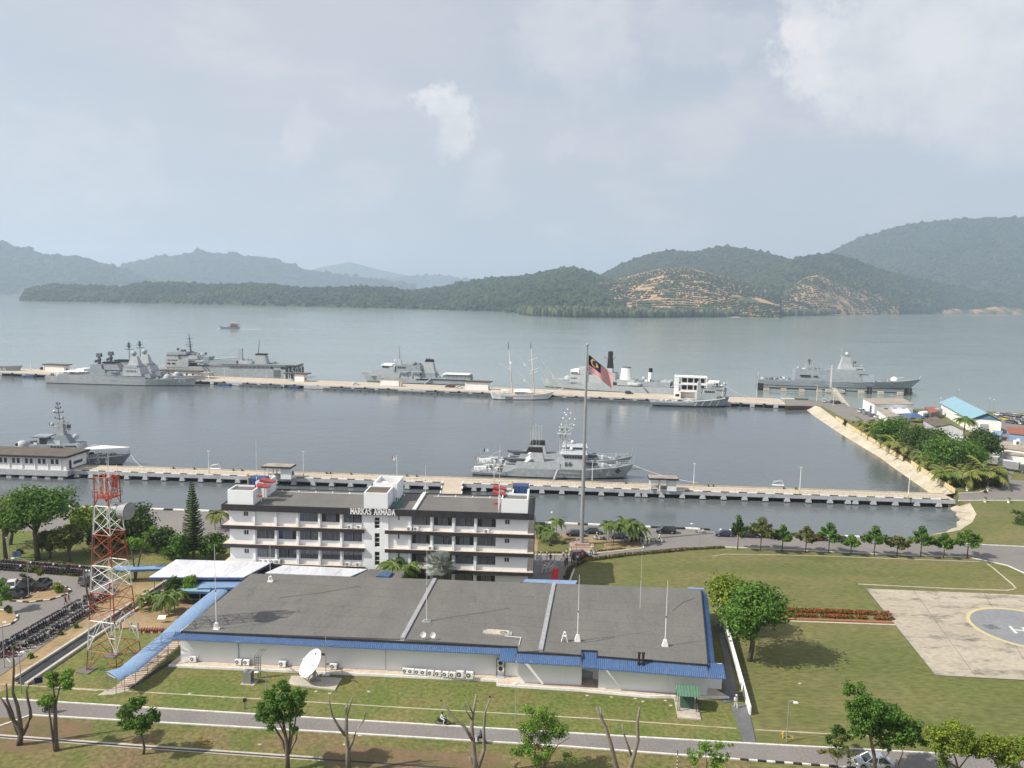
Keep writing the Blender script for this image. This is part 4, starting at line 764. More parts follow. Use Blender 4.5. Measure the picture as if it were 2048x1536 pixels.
foot = [Vector((0, fr[1].y)), Vector((w1.x, fr[1].y)), w1, w2, Vector((w2.x, w2.y + 2.4)), Vector((w3.x, w3.y + 2.4)), w3, w4, Vector((w4.x, w5.y)), roofc[8].xy + Vector((-.35, .6)), roofc[9].xy + Vector((-.45, -.7)), bk0]
foot[0].y = 0; foot[1].y = fr[1].y
MB().prism(foot, .3, 4.7).build('wall', MT['wall'], lb); MB().prism([Vector((w4.x + .005, w5.y)), w5, w5 + Vector((0, .5)), Vector((w4.x + .005, w5.y + .5))], .3, 3.75).build('end_wall', MT['wall'], lb)
lap = MB()
pl = [Vector((-1.0, -1.5)), Vector((w1.x - 2.8, fr[1].y - 1.3)), Vector((w1.x - 2.8, w1.y - .9)), Vector((w2.x, w2.y - 1.1)), Vector((w4.x - 7.5, w4.y - 1.1)), Vector((w5.x + .7, w5.y - 1.9)), roofc[8].xy + Vector((.9, 1.5)), roofc[9].xy + Vector((.6, .6)), bk0 + Vector((-1, .6))]
MB().prism(pl, -.3, .32).build('plinth', MT['ledge'], lb)
for a, b in zip(pl[:6], pl[1:6]): MB().wall(a, b, .14, -.3, .34).build('plinth_kerb', MT['white'], lb)
for x in (8.5, 29.6, 46.8): MB().box(x - .03, x + .03, -.09 + fr[1].y * x / fr[1].x - .06, .02 + fr[1].y * x / fr[1].x, .3, 4.4).build('downpipe', MT['capst'], lb)
# roof in three sections with raised joint caps
j1a, j1b = LB_(G(805, 1278, ZR)).xy, LB_(G(870, 1158.5, ZR)).xy; j2a, j2b = LB_(G(1081, 1302, ZR)).xy, LB_(G(1108, 1168, ZR)).xy
rc = [p.xy for p in roofc]
def rsec(pts):
    x0_, x1_ = min(p.x for p in pts) + 1.2, max(p.x for p in pts) - 2.6
    for k in (2, 5, 9, 12, 16):
        y_ = rc[11].y - .6 - k * 1.13 - (x0_ % 1); sh = (y_ - rc[0].y) / (rc[11].y - rc[0].y) * 1.5; lap.box(x0_ + sh - .6, x1_ + sh - 1.2, y_, y_ + .07, ZR - .01, ZR + .012)
    MB().prism(pts, 4.6, ZR).build('roof_section', MT['roof'], lb)
rsec([rc[0], j1a + Vector((-.25, 0)), j1b + Vector((-.25, 0)), rc[11]])
rsec([j1a + Vector((.25, 0)), rc[1], rc[2], j2a + Vector((-.25, 0)), j2b + Vector((-.25, 0)), j1b + Vector((.25, 0))])
rsec([j2a + Vector((.25, 0)), rc[3], rc[4], rc[5], rc[6], rc[7], rc[8], rc[9], rc[10], j2b + Vector((.25, 0))])
o = lap.build('felt_laps', mat('felt_lap', (.138, .134, .124), .9), lb); o['kind'] = 'stuff'
for a, b in ((j1a, j1b), (j2a, j2b)): MB().wall(a, b, .62, 4.6, ZR + .22).build('roof_joint_cap', MT['capst'], lb)
edge = [(rc[i], rc[i + 1]) for i in (0, 1, 2, 3, 4, 5, 6)] + [(rc[7], rc[8]), (rc[8], rc[9])]
for a, b in edge: MB().wall(a, b, .12, 4.45, ZR + .03).build('roof_edge', MT['fascia'], lb)
# blue corrugated eaves made of sheets
def eave_sheet(w, run, z0, z1):
    n = 12; pts = []
    for i in range(n + 1): pts.append((w * i / n, .05 if i % 3 == 1 else 0))
    vs = [(x, 0, z0 + h) for x, h in pts] + [(x, -run, z1 + h) for x, h in pts]
    return MB().add(vs, [(i, n + 1 + i, n + 2 + i, i + 1) for i in range(n)]).add([(p[0], p[1], p[2] - .03) for p in vs], [(i, i + 1, n + 2 + i, n + 1 + i) for i in range(n)]).mesh('eave_sheet', MT['blue'])
def eave_run(p, q, run=1.45, z0=ZE0, z1=ZE1):
    L_ = (q - p).length; n = max(1, round(L_ / 1.02)); me = eave_sheet(L_ / n - .015, run, z0, z1); an = math.atan2((q - p).y, (q - p).x)
    for i in range(n): obj('eave_sheet', me, lb, (*p.lerp(q, i / n), .012 * (i % 2)), an)
    MB().cyl((0, -run, z1 - .05), (L_, -run, z1 - .05), .05, n=6).build('gutter', MT['blue'], lb, (*p, 0), an)
up = Vector((0, .12))
eave_run(rc[0] + Vector((-.9, .05)), rc[1] + Vector((-2.2, .02)), 1.0, ZE0, 4.12)
eave_run(rc[1] + Vector((-2.2, .02)), rc[1] + Vector((0, .02)), 2.6, ZE0, ZE1 + .1)
eave_run(rc[2] + Vector((0, .02)), rc[3] + Vector((-.02, .02)), 1.25, ZE0, 4.0)
eave_run(rc[4] + Vector((.02, .02)), rc[5] + Vector((-.02, .02)), 2.8, ZE0, ZE1 - .02)
eave_run(rc[6] + Vector((.02, .02)), rc[7] + Vector((.0, .02)))
eave_run(rc[7] + Vector((.1, .9)), rc[7] + Vector((2.2, .9)), 2.35, ZE0, ZE1)
sl = rc[9] - rc[8]
eave_run(rc[8] + Vector((0, .0)), rc[9] + Vector((-.0, -.3)), 1.0, ZE0 + .1, ZE1 + .35)
MB().wall(rc[9] + Vector((-2.2, -.3)), rc[9] + Vector((.6, -.3)), .5, 4.4, 5.15).build('blue_parapet', MT['blue2'], lb)
MB().box(w2.x, w3.x, w2.y + 2.1, w2.y + 2.3, .35, 1.3).build('low_wall', MT['pier'], lb)
for x in (w2.x + .5, w2.x + 1.7): MB().sph((x, w2.y + 1.9, 3.7), .28, 8, 4).build('lamp', MT['fascia'], lb)
MB().box(20.6, 22.0, -2.06, -2.0, 3.55, 3.85).build('notice_plate', mat('olive_plate', (.12, .12, .06)), lb)
for k in (0, .55): MB().cyl((w4.x - 9.2 + k, w4.y - .9, 3.4), (w4.x - 9.2 + k, w4.y - .9, 6.0), .16, n=8).cyl((w4.x - 9.2 + k, w4.y - .9, 6.0), (w4.x - 9.2 + k, w4.y - .9, 6.15), .24, n=8).build('flue', MT['black'], lb)
# roof furniture
whip(G(433, 1258, ZR), 12.5, 'tall white antenna at the front left corner of the long grey roof', .06, 'frame')
whip(G(541, 1163, ZR), 7.5, 'thin white antenna on a small stand at the back left of the long grey roof', .04, 'frame')
whip(G(853, 1243, ZR), 12, 'thin antenna on a square plate left of the middle of the long grey roof', .04, 'plate')
whip(G(1155, 1282, ZR), 9.6, 'white antenna with a cone foot right of the white A frame on the grey roof', .07, 'cone')
whip(G(1330, 1292, ZR), 9.4, 'white antenna with a cone foot near the right end of the long grey roof', .07, 'cone')
whip(G(1280, 1217, ZR), 10.5, 'very thin antenna at the back right of the long grey roof', .025)
t = thing('trestle', 'small white A frame standing on the long grey roof', 'trestle', G(1129, 1283, ZR), ba)
for a, b in ((-.45, -.1), (.45, .1)):
    for y in (-.25, .25): MB().bar((a, y, 0), (b, y * .5, 1.35), .06).build('leg', MT['white'], t)
MB().box(-.16, .16, -.16, .16, 1.33, 1.39).box(-.3, .3, -.2, .2, .8, .85).build('shelf', MT['white'], t)
for px, lab in ((846, 'left of two small dishes at the front of the grey roof'), (865, 'right of two small dishes at the front of the grey roof')):
    t = thing('small_dish', lab, 'satellite dish', G(px, 1279 + (px - 846) * .06, ZR), ba)
    MB().cyl((0, 0, 0), (0, 0, .5), .04, n=6).build('post', MT['metal'], t)
    d = MB(); N_ = 14
    vs = [(0, 0, 0)] + [(.42 * math.cos(6.283 * i / N_), .42 * math.sin(6.283 * i / N_), .1) for i in range(N_)]
    Rm = Matrix.Rotation(R_(60), 3, 'X') @ Matrix.Rotation(R_(25), 3, 'Y'); d.add([Rm @ Vector(v) + Vector((0, 0, .7)) for v in vs], [(0, 1 + i, 1 + (i + 1) % N_) for i in range(N_)]); d.build('reflector', MT['white'], t)
t = thing('roof_hatch', 'flat concrete hatch slab with a ring on the grey roof', 'hatch', G(995, 1266, ZR), ba)
MB().box(-1.65, 1.65, -.75, .75, 0, .18).build('slab', MT['concrete'], t); MB().box(-2.1, -1.66, -.55, .55, 0, .1).box(1.66, 2.1, -.55, .55, 0, .1).build('edge_slab', MT['capst'], t)
r = MB(); r.tube([(.9 + .45 * math.cos(a), -.35 + .3 * math.sin(a), .32) for a in np.linspace(0, 6.283, 15)], .045, 5).build('ring', MT['black'], t)
tag(MB().tube([G(1010, 1272, ZR + .1), G(1042, 1275, ZR + .1), G(1038, 1290, ZR + .1)], .06, 5).build('roof_pipe', MT['white']), 'bent white pipe running from the roof hatch to the eave', 'pipe')
# outdoor air conditioner units
def ac_unit(name, P, rz, lab, w=.85, h=.62, d=.35, stand=.12, group='air conditioner units'):
    t = thing(name, lab, 'air conditioner', P, rz, group)
    MB().box(-w / 2, w / 2, -d / 2, d / 2, stand, stand + h).build('case', MT['white'], t)
    MB().cyl((-w * .16, -d / 2 - .012, stand + h / 2), (-w * .16, -d / 2 + .01, stand + h / 2), h * .36, n=14).build('fan_grille', MT['navydk'], t)
    MB().cyl((-w * .16, -d / 2 - .03, stand + h / 2), (-w * .16, -d / 2 - .012, stand + h / 2), h * .12, n=8).build('fan_hub', MT['white'], t)
    for x in (-w * .35, w * .35): MB().box(x - .05, x + .05, -d / 2, d / 2, 0, stand).build('foot', MT['capst'], t)
    MB().tube([(w / 2, 0, stand + h * .3), (w / 2 + .2, 0, stand + h * .3), (w / 2 + .2, d / 2 + .2, stand + h * .9)], .04, 5).build('pipe', MT['black'], t)
z = .33
for px, py, w, lab in ((387, 1324, .9, 'air conditioner near the left corner of the long white building'), (477, 1330, .9, 'left one of two air conditioners left of the ladder pipes'), (493, 1331, .9, 'air conditioner just left of the ladder pipes on the white wall'), (565, 1334, 1.0, 'air conditioner between the ladder pipes and the big white dish'), (667, 1339, .95, 'air conditioner just right of the big white dish')):
    ac_unit('air_conditioner', G(px, py, z), ba, lab, w, .72)
for i, px in enumerate((811, 822, 835, 847, 861, 876, 891, 905, 920, 939)):
    big = i in (8, 9); ac_unit('air_conditioner', G(px, 1347.5 + .085 * (px - 811), z), ba, ordn(i) + ' air conditioner from the left in the row of ten along the white wall', .8 if not big else .95, .68 if not big else .95)
t = thing('condenser_rack', 'tall rack of two large condensers beside the step in the white wall', 'air conditioner', G(1001, 1357, .1), ba)
for k in (0, 1):
    c = MB().box(-.5, .5, -.2, .3, 1.15 + k * .85, 1.9 + k * .85).build('condenser', MT['white'], t); MB().cyl((0, -.23, 1.52 + k * .85), (0, -.2, 1.52 + k * .85), .3, n=14).build('fan', MT['black'], c)
for x in (-.55, .55):
    for y in (-.25, .3): MB().box(x - .03, x + .03, y - .03, y + .03, 0, 2.9).build('frame_post', MT['navydk'], t)
MB().box(-.6, .7, -.4, .4, -.4, .28).build('base', MT['pier'], t)
for x, z, flr, lab in ((22.3, 3, 0, 'air conditioner on the top ledge left of the stair tower, left of two'), (24.0, 3, 0, 'air conditioner on the top ledge right beside the stair tower, right of two'), (33.1, 3, 1, 'left of two air conditioners on the top ledge right of the stair tower'), (34.3, 3, 1, 'right of two air conditioners on the top ledge right of the stair tower'), (47.0, 3, 0, 'air conditioner on the top ledge near the right end of the headquarters'),
                       (37, 2, 0, 'air conditioner on the second ledge above the silver fan palm'), (21.9, 1, 0, 'left of two air conditioners on the lowest ledge left of the stair tower'), (23.8, 1, 0, 'right of two air conditioners on the lowest ledge left of the stair tower'), (6.0, 1, 0, 'first air conditioner above the white shed roof at the left of the headquarters'), (7.0, 1, 0, 'second air conditioner above the white shed roof at the left of the headquarters'), (8.0, 1, 0, 'third air conditioner above the white shed roof at the left of the headquarters'), (9.0, 1, 0, 'fourth air conditioner above the white shed roof at the left of the headquarters')):
    ac_unit('air_conditioner', HQ(x, -.5, FL[z] + .01), ha, lab, .9, .65, .32, .06)
t = thing('chiller', 'grey box condenser with two top fans on a small slab on the lawn', 'condenser', G(499, 1366), ba)
MB().box(-.95, .95, -.75, .75, 0, .12).build('slab', MT['concrete'], t)
c = MB().box(-.72, .42, -.5, .5, .14, 1.75).build('case', MT['metal'], t)
for y in (-.25, .25): MB().cyl((-.15, y, 1.75), (-.15, y, 1.80), .22, n=12).build('fan', MT['navydk'], t)
MB().box(.421, .46, -.42, .42, .3, 1.6).build('coil', MT['navydk'], t)
MB().box(.47, 2.3, .5, .62, .25, .4).build('duct', MT['metal'], t)
lt = thing('pipe_ladder', 'two grey cable ladders climbing the white wall to the blue eave', 'pipes', G(522, 1345, .3), ba)
for x in (-.35, .15):
    for dx in (0, .3): MB().tube([(x + dx, -1.1, 0), (x + dx, -1.1, 2.9), (x + dx + .6, -.4, 3.7)], .05, 5).build('pipe', MT['navydk'], lt)
    for k in range(7): MB().box(x, x + .3, -1.13, -1.07, .4 + k * .38, .46 + k * .38).build('rung', MT['navydk'], lt)
for px, yb, n in ((573, 1330, 2.9), (674, 1334, 2.0)): tag(MB().tube([G(px, yb, .8), G(px, yb, .8 + n * .8), G(px, yb - 1, .8 + n)], .06, 5).build('cable', MT['black']), 'black cable on the white wall above the air conditioner ' + ('left of the dish' if px < 600 else 'right of the dish'), 'cable')
# big dish on its slab
P = G(627, 1366)
t = thing('satellite_dish', 'big white satellite dish on a concrete slab on the lawn', 'satellite dish', P, 0)
q = [G(x, y) - P for x, y in ((575, 1371), (670, 1382), (684, 1359), (583, 1354))]
MB().prism([p.xy for p in q], -.2, .22).build('slab', MT['concrete'], t)
q = [G(x, y) - P for x, y in ((612, 1362), (622, 1365), (650, 1346), (640, 1342))]
MB().prism([p.xy for p in q], -.2, .26).build('side_slab', MT['concrete'], t)
MB().cyl((0, .4, .2), (0, .4, 2.0), .24, n=12).cyl((-.9, .3, .2), (-.1, .35, 1.7), .08).cyl((.9, .3, .2), (.1, .35, 1.7), .08).cyl((0, .4, .2), (0, .4, .35), .5, n=12).build('pedestal', MT['polem'], t)
ax = Vector((-.62, -.42, .66)).normalized(); u = ax.cross(Vector((0, 0, 1))).normalized(); w = u.cross(ax)
N_, K_ = 28, 6; rr = 2.05; cn = Vector((-.05, .1, 2.55)); vs, fs = [], []
for k in range(K_ + 1):
    for i in range(N_):
        a = 6.2832 * i / N_; s = rr * k / K_; vs.append(cn + u * s * math.cos(a) + w * s * math.sin(a) + ax * (.13 * s * s))
for k in range(K_):
    for i in range(N_): fs.append((k * N_ + i, k * N_ + (i + 1) % N_, (k + 1) * N_ + (i + 1) % N_, (k + 1) * N_ + i))
d = MB().add(vs, fs).add([v - ax * .05 for v in vs], [f[::-1] for f in fs]); d.build('reflector', mat('dish_white', (.82, .82, .81), .4, fine=0), t, smooth=True)
fd = cn + ax * 1.7
MB().tube([cn + u * 1.9 + ax * .45, fd], .03, 4).tube([cn - u * 1.9 + ax * .45, fd], .03, 4).tube([cn - w * 1.9 + ax * .45, fd], .03, 4).build('feed_strut', MT['white'], t)
MB().sph(fd, .16, 8, 4).build('feed_horn', MT['white'], t)
MB().cyl((0, .4, 1.9), cn - ax * .05, .22, .3, 10).build('mount', MT['polem'], t)
t = thing('flag_mast', 'slim grey mast with white footing right of the big dish', 'mast', G(652, 1351), 0)
MB().cyl((0, 0, 0), (0, 0, 5.6), .05, n=6).build('pole', MT['polem'], t); MB().box(-.5, .5, -.3, .3, -.1, .2).build('footing', MT['white'], t); MB().box(.1, .4, -.1, .1, 1.6, 1.75).build('box', MT['polem'], t)
# ------------------------------------------------------------------ sheds, canopies and walk between the two buildings
def shed(name, lab, quad, z, mt, drop=.0, fas='blue', posts=True):
    P = G(*quad[0], z); P.z = 0; t = thing(name, lab, 'shed roof', P, 0); v = [(G(x, y, z) - P).xy for x, y in quad]
    zs = [z + drop * (1 if i in (0, 1) else 0) for i in range(len(v))]
    MB().hexa([(*p, a - .12) for p, a in zip(v, zs)][::1], [(*p, a) for p, a in zip(v, zs)]).build('roof', MT[mt], t)
    for i in range(len(v)):
        a, b = v[i], v[(i + 1) % len(v)]; MB().wall(a, b, .07, min(zs) - .45, min(zs) - .11).build('fascia_board', MT[fas], t)
    if posts:
        c = sum(v, Vector((0, 0))) / len(v)
        for p in v: q = p.lerp(c, .08); MB().cyl((*q, 0), (*q, min(zs) - .3), .07, n=6).build('post', MT['metal'], t)
    n = 9
    for i in range(1, n):
        a, b = v[0].lerp(v[1], i / n), v[3].lerp(v[2], i / n); MB().wall(a, b, .05, z - .05, z + .014).build('roof_rib', MT[mt], t) if drop == 0 else None
    return t
shed('shed', 'large white sheet roof with blue edges left of the headquarters', [(298, 1154), (487.5, 1154), (545, 1124), (352, 1119)], 4.0, 'tinroof')
shed('shed', 'white sheet roof between the headquarters and the long grey roof', [(530, 1146), (700, 1153), (735, 1138), (566, 1130)], 4.4, 'tinroof')
shed('canopy', 'grey flat roof below the stair tower', [(705, 1156), (800, 1157), (810, 1141), (740, 1138)], 4.3, 'roof', fas='white')
shed('canopy', 'small blue roof beside the palm in front of the headquarters', [(752, 1152), (778, 1153), (786, 1143), (766, 1142)], 4.7, 'blue')
shed('canopy', 'pale blue sheet roof below the white shed roof', [(395, 1176), (470, 1174), (520, 1152), (410, 1154)], 3.1, 'blue2')
shed('canopy', 'light cyan roof over the dark open kiosk beside the garden', [(352, 1181), (419, 1183), (428, 1163), (350, 1158)], 2.8, 'cyan')
P = G(395, 1200)
t = thing('kiosk', 'dark open kiosk under the cyan roof beside the garden', 'kiosk', P, -.05); MB().box(-2.3, 3.2, 0, 4.2, 0, 2.3).build('wall', MT['woodb'], t); MB().box(-2.3, 3.2, -.1, -.004, 0, .25).build('base', MT['concrete'], t)
shed('canopy', 'blue sheet roof strip along the covered way behind the tower', [(232, 1140), (330, 1137), (332, 1129), (228, 1132)], 2.6, 'blue2')
shed('canopy', 'blue sheet roof behind the right part of the long grey roof', [(1045, 1166), (1150, 1169), (1155, 1161), (1050, 1158)], 4.4, 'blue2')
# vaulted blue walk
wk = thing('covered_walk', 'covered walk with a vaulted blue sheet roof on thin posts', 'covered walkway', (0, 0, 0))
ctr = [G(222, 1346, 2.9), G(256, 1333, 2.9), G(300, 1296, 2.9), G(341, 1262, 2.9), G(392, 1215, 2.9), G(440, 1176, 2.9)]
ctr = [Vector((p.x, p.y, 0)) for p in ctr]
sec = [(1.5 * math.sin(a), 2.35 + .6 * math.cos(a) - .12) for a in np.linspace(-1.25, 1.25, 9)]
vs, fs = [], []
den = [a.lerp(b, k / 6) for a, b in zip(ctr, ctr[1:]) for k in range(6)] + [ctr[-1]]
for i, c in enumerate(den):
    d = (den[min(i + 1, len(den) - 1)] - den[max(i - 1, 0)]).normalized(); n = Vector((d.y, -d.x, 0)); f = 1 + (.35 * max(0, (4 - i) / 4))
    for s, h in sec: vs.append(c + n * s * f + Vector((0, 0, h)))
m_ = len(sec)
for i in range(len(den) - 1):
    for j in range(m_ - 1): fs.append((i * m_ + j, i * m_ + j + 1, (i + 1) * m_ + j + 1, (i + 1) * m_ + j))
MB().add(vs, fs).add([v - Vector((0, 0, .05)) for v in vs], [f[::-1] for f in fs]).build('vault_roof', MT['blue2'], wk)
acc = 0
for i in range(0, len(den), 3):
    c = den[i]; d = (den[min(i + 1, len(den) - 1)] - den[max(i - 1, 0)]).normalized(); n = Vector((d.y, -d.x, 0))
    for s in (-1.1, 1.1): p = c + n * s; MB().cyl(p, p + Vector((0, 0, 2.55)), .045, n=6).build('post', MT['metal'], wk)
    MB().tube([c - n * 1.1 + Vector((0, 0, 2.5)), c + n * 1.1 + Vector((0, 0, 2.5))], .035, 4).build('tie_bar', MT['metal'], wk)
pa, pb = [G(212, 1388), G(256, 1381)], [G(346, 1283), G(367, 1284)]
pth = MB().prism([p.xy for p in (pa[0], pa[1], pb[1], pb[0])], -.2, .07); pth = struct('path', pth, MT['pave'], 'pink paved path under the covered walk')
n = 46
for i in range(n):
    a, b = pa[0].lerp(pb[0], i / n), pa[1].lerp(pb[1], i / n); a2, b2 = pa[0].lerp(pb[0], (i + .9) / n), pa[1].lerp(pb[1], (i + .9) / n)
    MB().prism([p.xy for p in (a, b, b2, a2)], .06, .082 + .004 * (i % 3)).build('paving_strip', MT['pave' if i % 2 else 'ledge'], pth)
sheet('path', [(195, 1392), (228, 1390), (262, 1381), (214, 1380)], 'concrete', 'grey concrete end of the paved path', z=.10)
# dark path and white wall right of the long building
sheet('path', [(1446, 1407), (1478, 1402), (1440, 1225), (1424, 1220), (1448, 1320)], 'darkpath', 'dark path between the long building and the white wall')
sheet('path', [(1461, 1411), (1496, 1411), (1512, 1488), (1487, 1487)], 'darkpath', 'dark path leading down to the road')
a, b = G(1436, 1216), G(1500, 1431); ww = thing('garden_wall', 'long white wall beside the dark path at the right of the long building', 'wall', a, frame_of(a, b))
L_ = (b - a).xy.length; n = 8
for i in range(n):
    MB().hexa([(L_ * i / n, -.11, 0), (L_ * (i + 1) / n - .02, -.11, 0), (L_ * (i + 1) / n - .02, .11, 0), (L_ * i / n, .11, 0)], [(L_ * i / n, -.11, 2.3 - .14 * i), (L_ * (i + 1) / n - .02, -.11, 2.3 - .14 * i - .14), (L_ * (i + 1) / n - .02, .11, 2.3 - .14 * i - .14), (L_ * i / n, .11, 2.3 - .14 * i)]).build('wall_panel', MT['wall'], ww)
# green shelter on its slab
P = G(1377, 1432); t = thing('shelter', 'small green roofed shelter on a concrete slab beside the white building', 'shelter', P, ba)
MB().box(-1.45, 1.45, -.9, 4.6, -.25, .22).build('slab', MT['concrete'], t)
rp = MB(); n = 24
vs = [(-1.5 + 3.0 * i / n, y, z + (.04 if i % 3 == 1 else 0)) for y, z in ((.45, 2.35), (2.2, 3.0), (3.2, 2.6)) for i in range(n + 1)]
rp.add(vs, [(r * (n + 1) + i, r * (n + 1) + i + 1, (r + 1) * (n + 1) + i + 1, (r + 1) * (n + 1) + i) for r in (0, 1) for i in range(n)]); rp.add([(v[0], v[1], v[2] - .05) for v in vs], [(r * (n + 1) + i, (r + 1) * (n + 1) + i, (r + 1) * (n + 1) + i + 1, r * (n + 1) + i + 1) for r in (0, 1) for i in range(n)]); rp.build('roof', MT['green'], t)
for x in (-1.3, -1.05, 1.05, 1.3): MB().cyl((x, .7, .2), (x, .7, 2.4), .05, n=6).build('post', MT['black'], t)
for x in (-1.3, 1.3): MB().cyl((x, 3.0, .2), (x, 3.0, 2.6), .05, n=6).build('post', MT['black'], t)
MB().box(-.85, .85, 1.5, 2.9, .22, 2.2).build('cabinet', MT['green'], t); MB().box(-.8, -.02, 1.47, 1.497, .3, 2.1).box(.02, .8, 1.47, 1.497, .3, 2.1).build('cabinet_door', mat('cabinet_green', (.06, .12, .09)), t)
# ------------------------------------------------------------------ lattice tower
TC = Vector((-55.5, 105.0, 0)); ta = math.atan2(-1.1, 4.7)
tw = thing('lattice_tower', 'tall red and white steel lattice tower with a drum dish near the top', 'tower', TC, ta)
ZB = [0, 2.9, 7.2, 11.2, 15.0, 19.3, 23.3, 27.3]; half = lambda z: 2.45 - 1.35 * min(z, 24) / 24
leg_m = {}
for k in range(7):
    z0, z1 = ZB[k], ZB[k + 1]; h0, h1 = half(z0), half(z1); mt = MT['orange'] if k % 2 == 0 else MT['white']
    cn0 = [Vector((sx * h0, sy * h0, z0)) for sx, sy in ((-1, -1), (1, -1), (1, 1), (-1, 1))]; cn1 = [Vector((sx * h1, sy * h1, z1)) for sx, sy in ((-1, -1), (1, -1), (1, 1), (-1, 1))]
    for a, b in zip(cn0, cn1): MB().bar(a, b, .135).build('leg', mt, tw)
    for i in range(4):
        j = (i + 1) % 4; a0, a1, b0, b1 = cn0[i], cn0[j], cn1[i], cn1[j]; md = (b0 + b1) / 2; m0 = (a0 + a1) / 2
        if k < 2:
            for p, q in ((a0, md), (a1, md)): MB().bar(p, q, .075).build('brace', mt, tw)
            MB().bar(a0.lerp(b0, .5), a0.lerp(md, .5), .07).build('brace', mt, tw); MB().bar(a1.lerp(b1, .5), a1.lerp(md, .5), .07).build('brace', mt, tw)
        elif k < 6:
            h = .5; c0, c1 = a0.lerp(b0, h), a1.lerp(b1, h)
            for p, q in ((a0, c1), (a1, c0), (c0, b1), (c1, b0)): MB().bar(p, q, .068).build('brace', mt, tw)
        else:
            for p, q in ((a0, b1), (a1, b0)): MB().bar(p, q, .065).build('brace', mt, tw)
        MB().bar(b0, b1, .09).build('strut', mt, tw)
for x, z in ((-.35, 0), (.05, 0)): MB().bar((-2.0 + x, -2.2, 0), (-1.1 + x, -1.05, 24), .05).build('ladder_rail', MT['capst'], tw)
for i in range(40): z = .5 + i * .58; f = z / 24; MB().box(-2.35 + .9 * f, -1.95 + .9 * f, -2.22 + 1.15 * f, -2.18 + 1.15 * f, z, z + .04).build('ladder_rung', MT['capst'], tw)
MB().box(-1.3, 1.3, -1.3, 1.3, 24.4, 24.5).build('platform', MT['orange'], tw)
for sx, sy, ex, ey in ((-1, -1, 1, -1), (1, -1, 1, 1), (1, 1, -1, 1), (-1, 1, -1, -1)):
    for z in (25.0, 25.5): MB().bar((1.3 * sx, 1.3 * sy, z), (1.3 * ex, 1.3 * ey, z), .06).build('guard_rail', MT['orange'], tw)
    for f in (0, .33, .66): MB().bar((1.3 * (sx + (ex - sx) * f), 1.3 * (sy + (ey - sy) * f), 24.5), (1.3 * (sx + (ex - sx) * f), 1.3 * (sy + (ey - sy) * f), 25.5), .06).build('guard_post', MT['orange'], tw)
for x, y, h in ((-.9, .6, 27.6), (.5, -.4, 29.5), (.2, .2, 30.5), (1.0, .8, 28.8), (-.5, -.9, 28.2)): MB().cyl((x, y, 24.5), (x, y, h), .06, .03, 6).build('aerial', MT['white'], tw)
for a in (.4, 1.6, 2.6, 3.8, 5.2):
    p = Vector((1.2 * math.cos(a), 1.2 * math.sin(a), 25.6)); MB().obox(p, .3, .14, 1.6, a).build('panel_antenna', MT['orange' if a < 3 else 'white'], tw)
dr = MB(); dp = Vector((2.75, .1, 22.6)); dr.cyl(dp + Vector((-.55, 0, 0)), dp + Vector((.55, -.0, 0)), 1.2, n=20); dr.build('drum_dish', MT['capst'], tw)
MB().cyl(dp + Vector((.551, 0, 0)), dp + Vector((.60, 0, 0)), 1.08, n=20).build('drum_cover', MT['polem'], tw)
for z in (-.8, .8): MB().bar((1.1, 0, 22.6 + z), dp + Vector((-.5, 0, z * .8)), .09).build('dish_arm', MT['navydk'], tw)
for sx, sy in ((-1, -1), (1, -1), (1, 1), (-1, 1)): MB().box(sx * 2.45 - .95, sx * 2.45 + .95, sy * 2.45 - .95, sy * 2.45 + .95, -.2, .16).build('footing', MT['roof'], tw)
# ------------------------------------------------------------------ flagpole, flag, lamps
P = G(1163, 1090); PH = HT(P, 692)
t = thing('flagpole', 'very tall grey flagpole standing on a pink stepped base', 'flagpole', P, 0)
MB().cyl((0, 0, 0), (0, 0, PH), .46, .20, 14).build('pole', MT['polem'], t, smooth=False); MB().sph((0, 0, PH + .2), .32, 8, 5).build('truck', MT['polem'], t)
MB().box(-2.6, 2.6, -2.0, 2.0, -.1, .25).box(-1.6, 1.6, -1.2, 1.2, .25, .55).box(-2.9, 1.6, -5.6, -2.0, -.1, .09).build('base', MT['pave'], t)
# flag in world: drooping to the right
def flag(name, P, T, Lf, Hf, sag, lab, cat='flag', plain=None, par=None):
    nx, nz = 44, 28; vs, fs, mi = [], [], []
    for j in range(nz + 1):
        for i in range(nx + 1):
            u, v = i / nx, j / nz; wv = math.sin(u * 9 + v * 1.5) * .10 * Lf * u
            vs.append((u * Lf * .73 + wv * .15, wv, (v - 1) * Hf * (1 - .12 * u) - sag * u - .12 * u * u * sag))
    for j in range(nz):
        for i in range(nx):
            u, v = (i + .5) / nx * 2, (j + .5) / nz; k = 0
            if plain is not None: k = plain(u / 2, v)
            else:
                st = int(v * 14); k = 2 if st % 2 == 1 else 3      # top stripe red
                if u < 1.0 and v > 6 / 14:
                    k = 0; cx, cv = .42, .715; dx, dy = (u - cx), (v - cv) * 1.0
                    if math.hypot(dx, dy) < .225 and math.hypot(dx - .075, dy) > .19: k = 1
                    a = math.atan2(dy, dx - .27); rad = math.hypot(dx - .27, dy)
                    if rad < .075 + .06 * max(0, math.cos(7 * a * 2)) : k = 1
            mi.append(k); a = j * (nx + 1) + i; fs.append((a, a + 1, a + nx + 2, a + nx + 1))
    m_ = MB(); m_.v = vs; m_.f = fs; m_.m = mi
    return tag(m_.build(name, [MT['flagblue'], MT['flagyel'], MT['flagred'], MT['flagwhite']], None, T, 0, smooth=True), lab, cat)
flag('flag', P, (P.x + .35, P.y, HT(P, 709)), 7.2, 3.4, 3.9, 'red and white striped flag with blue corner, yellow crescent and star on the tall pole')
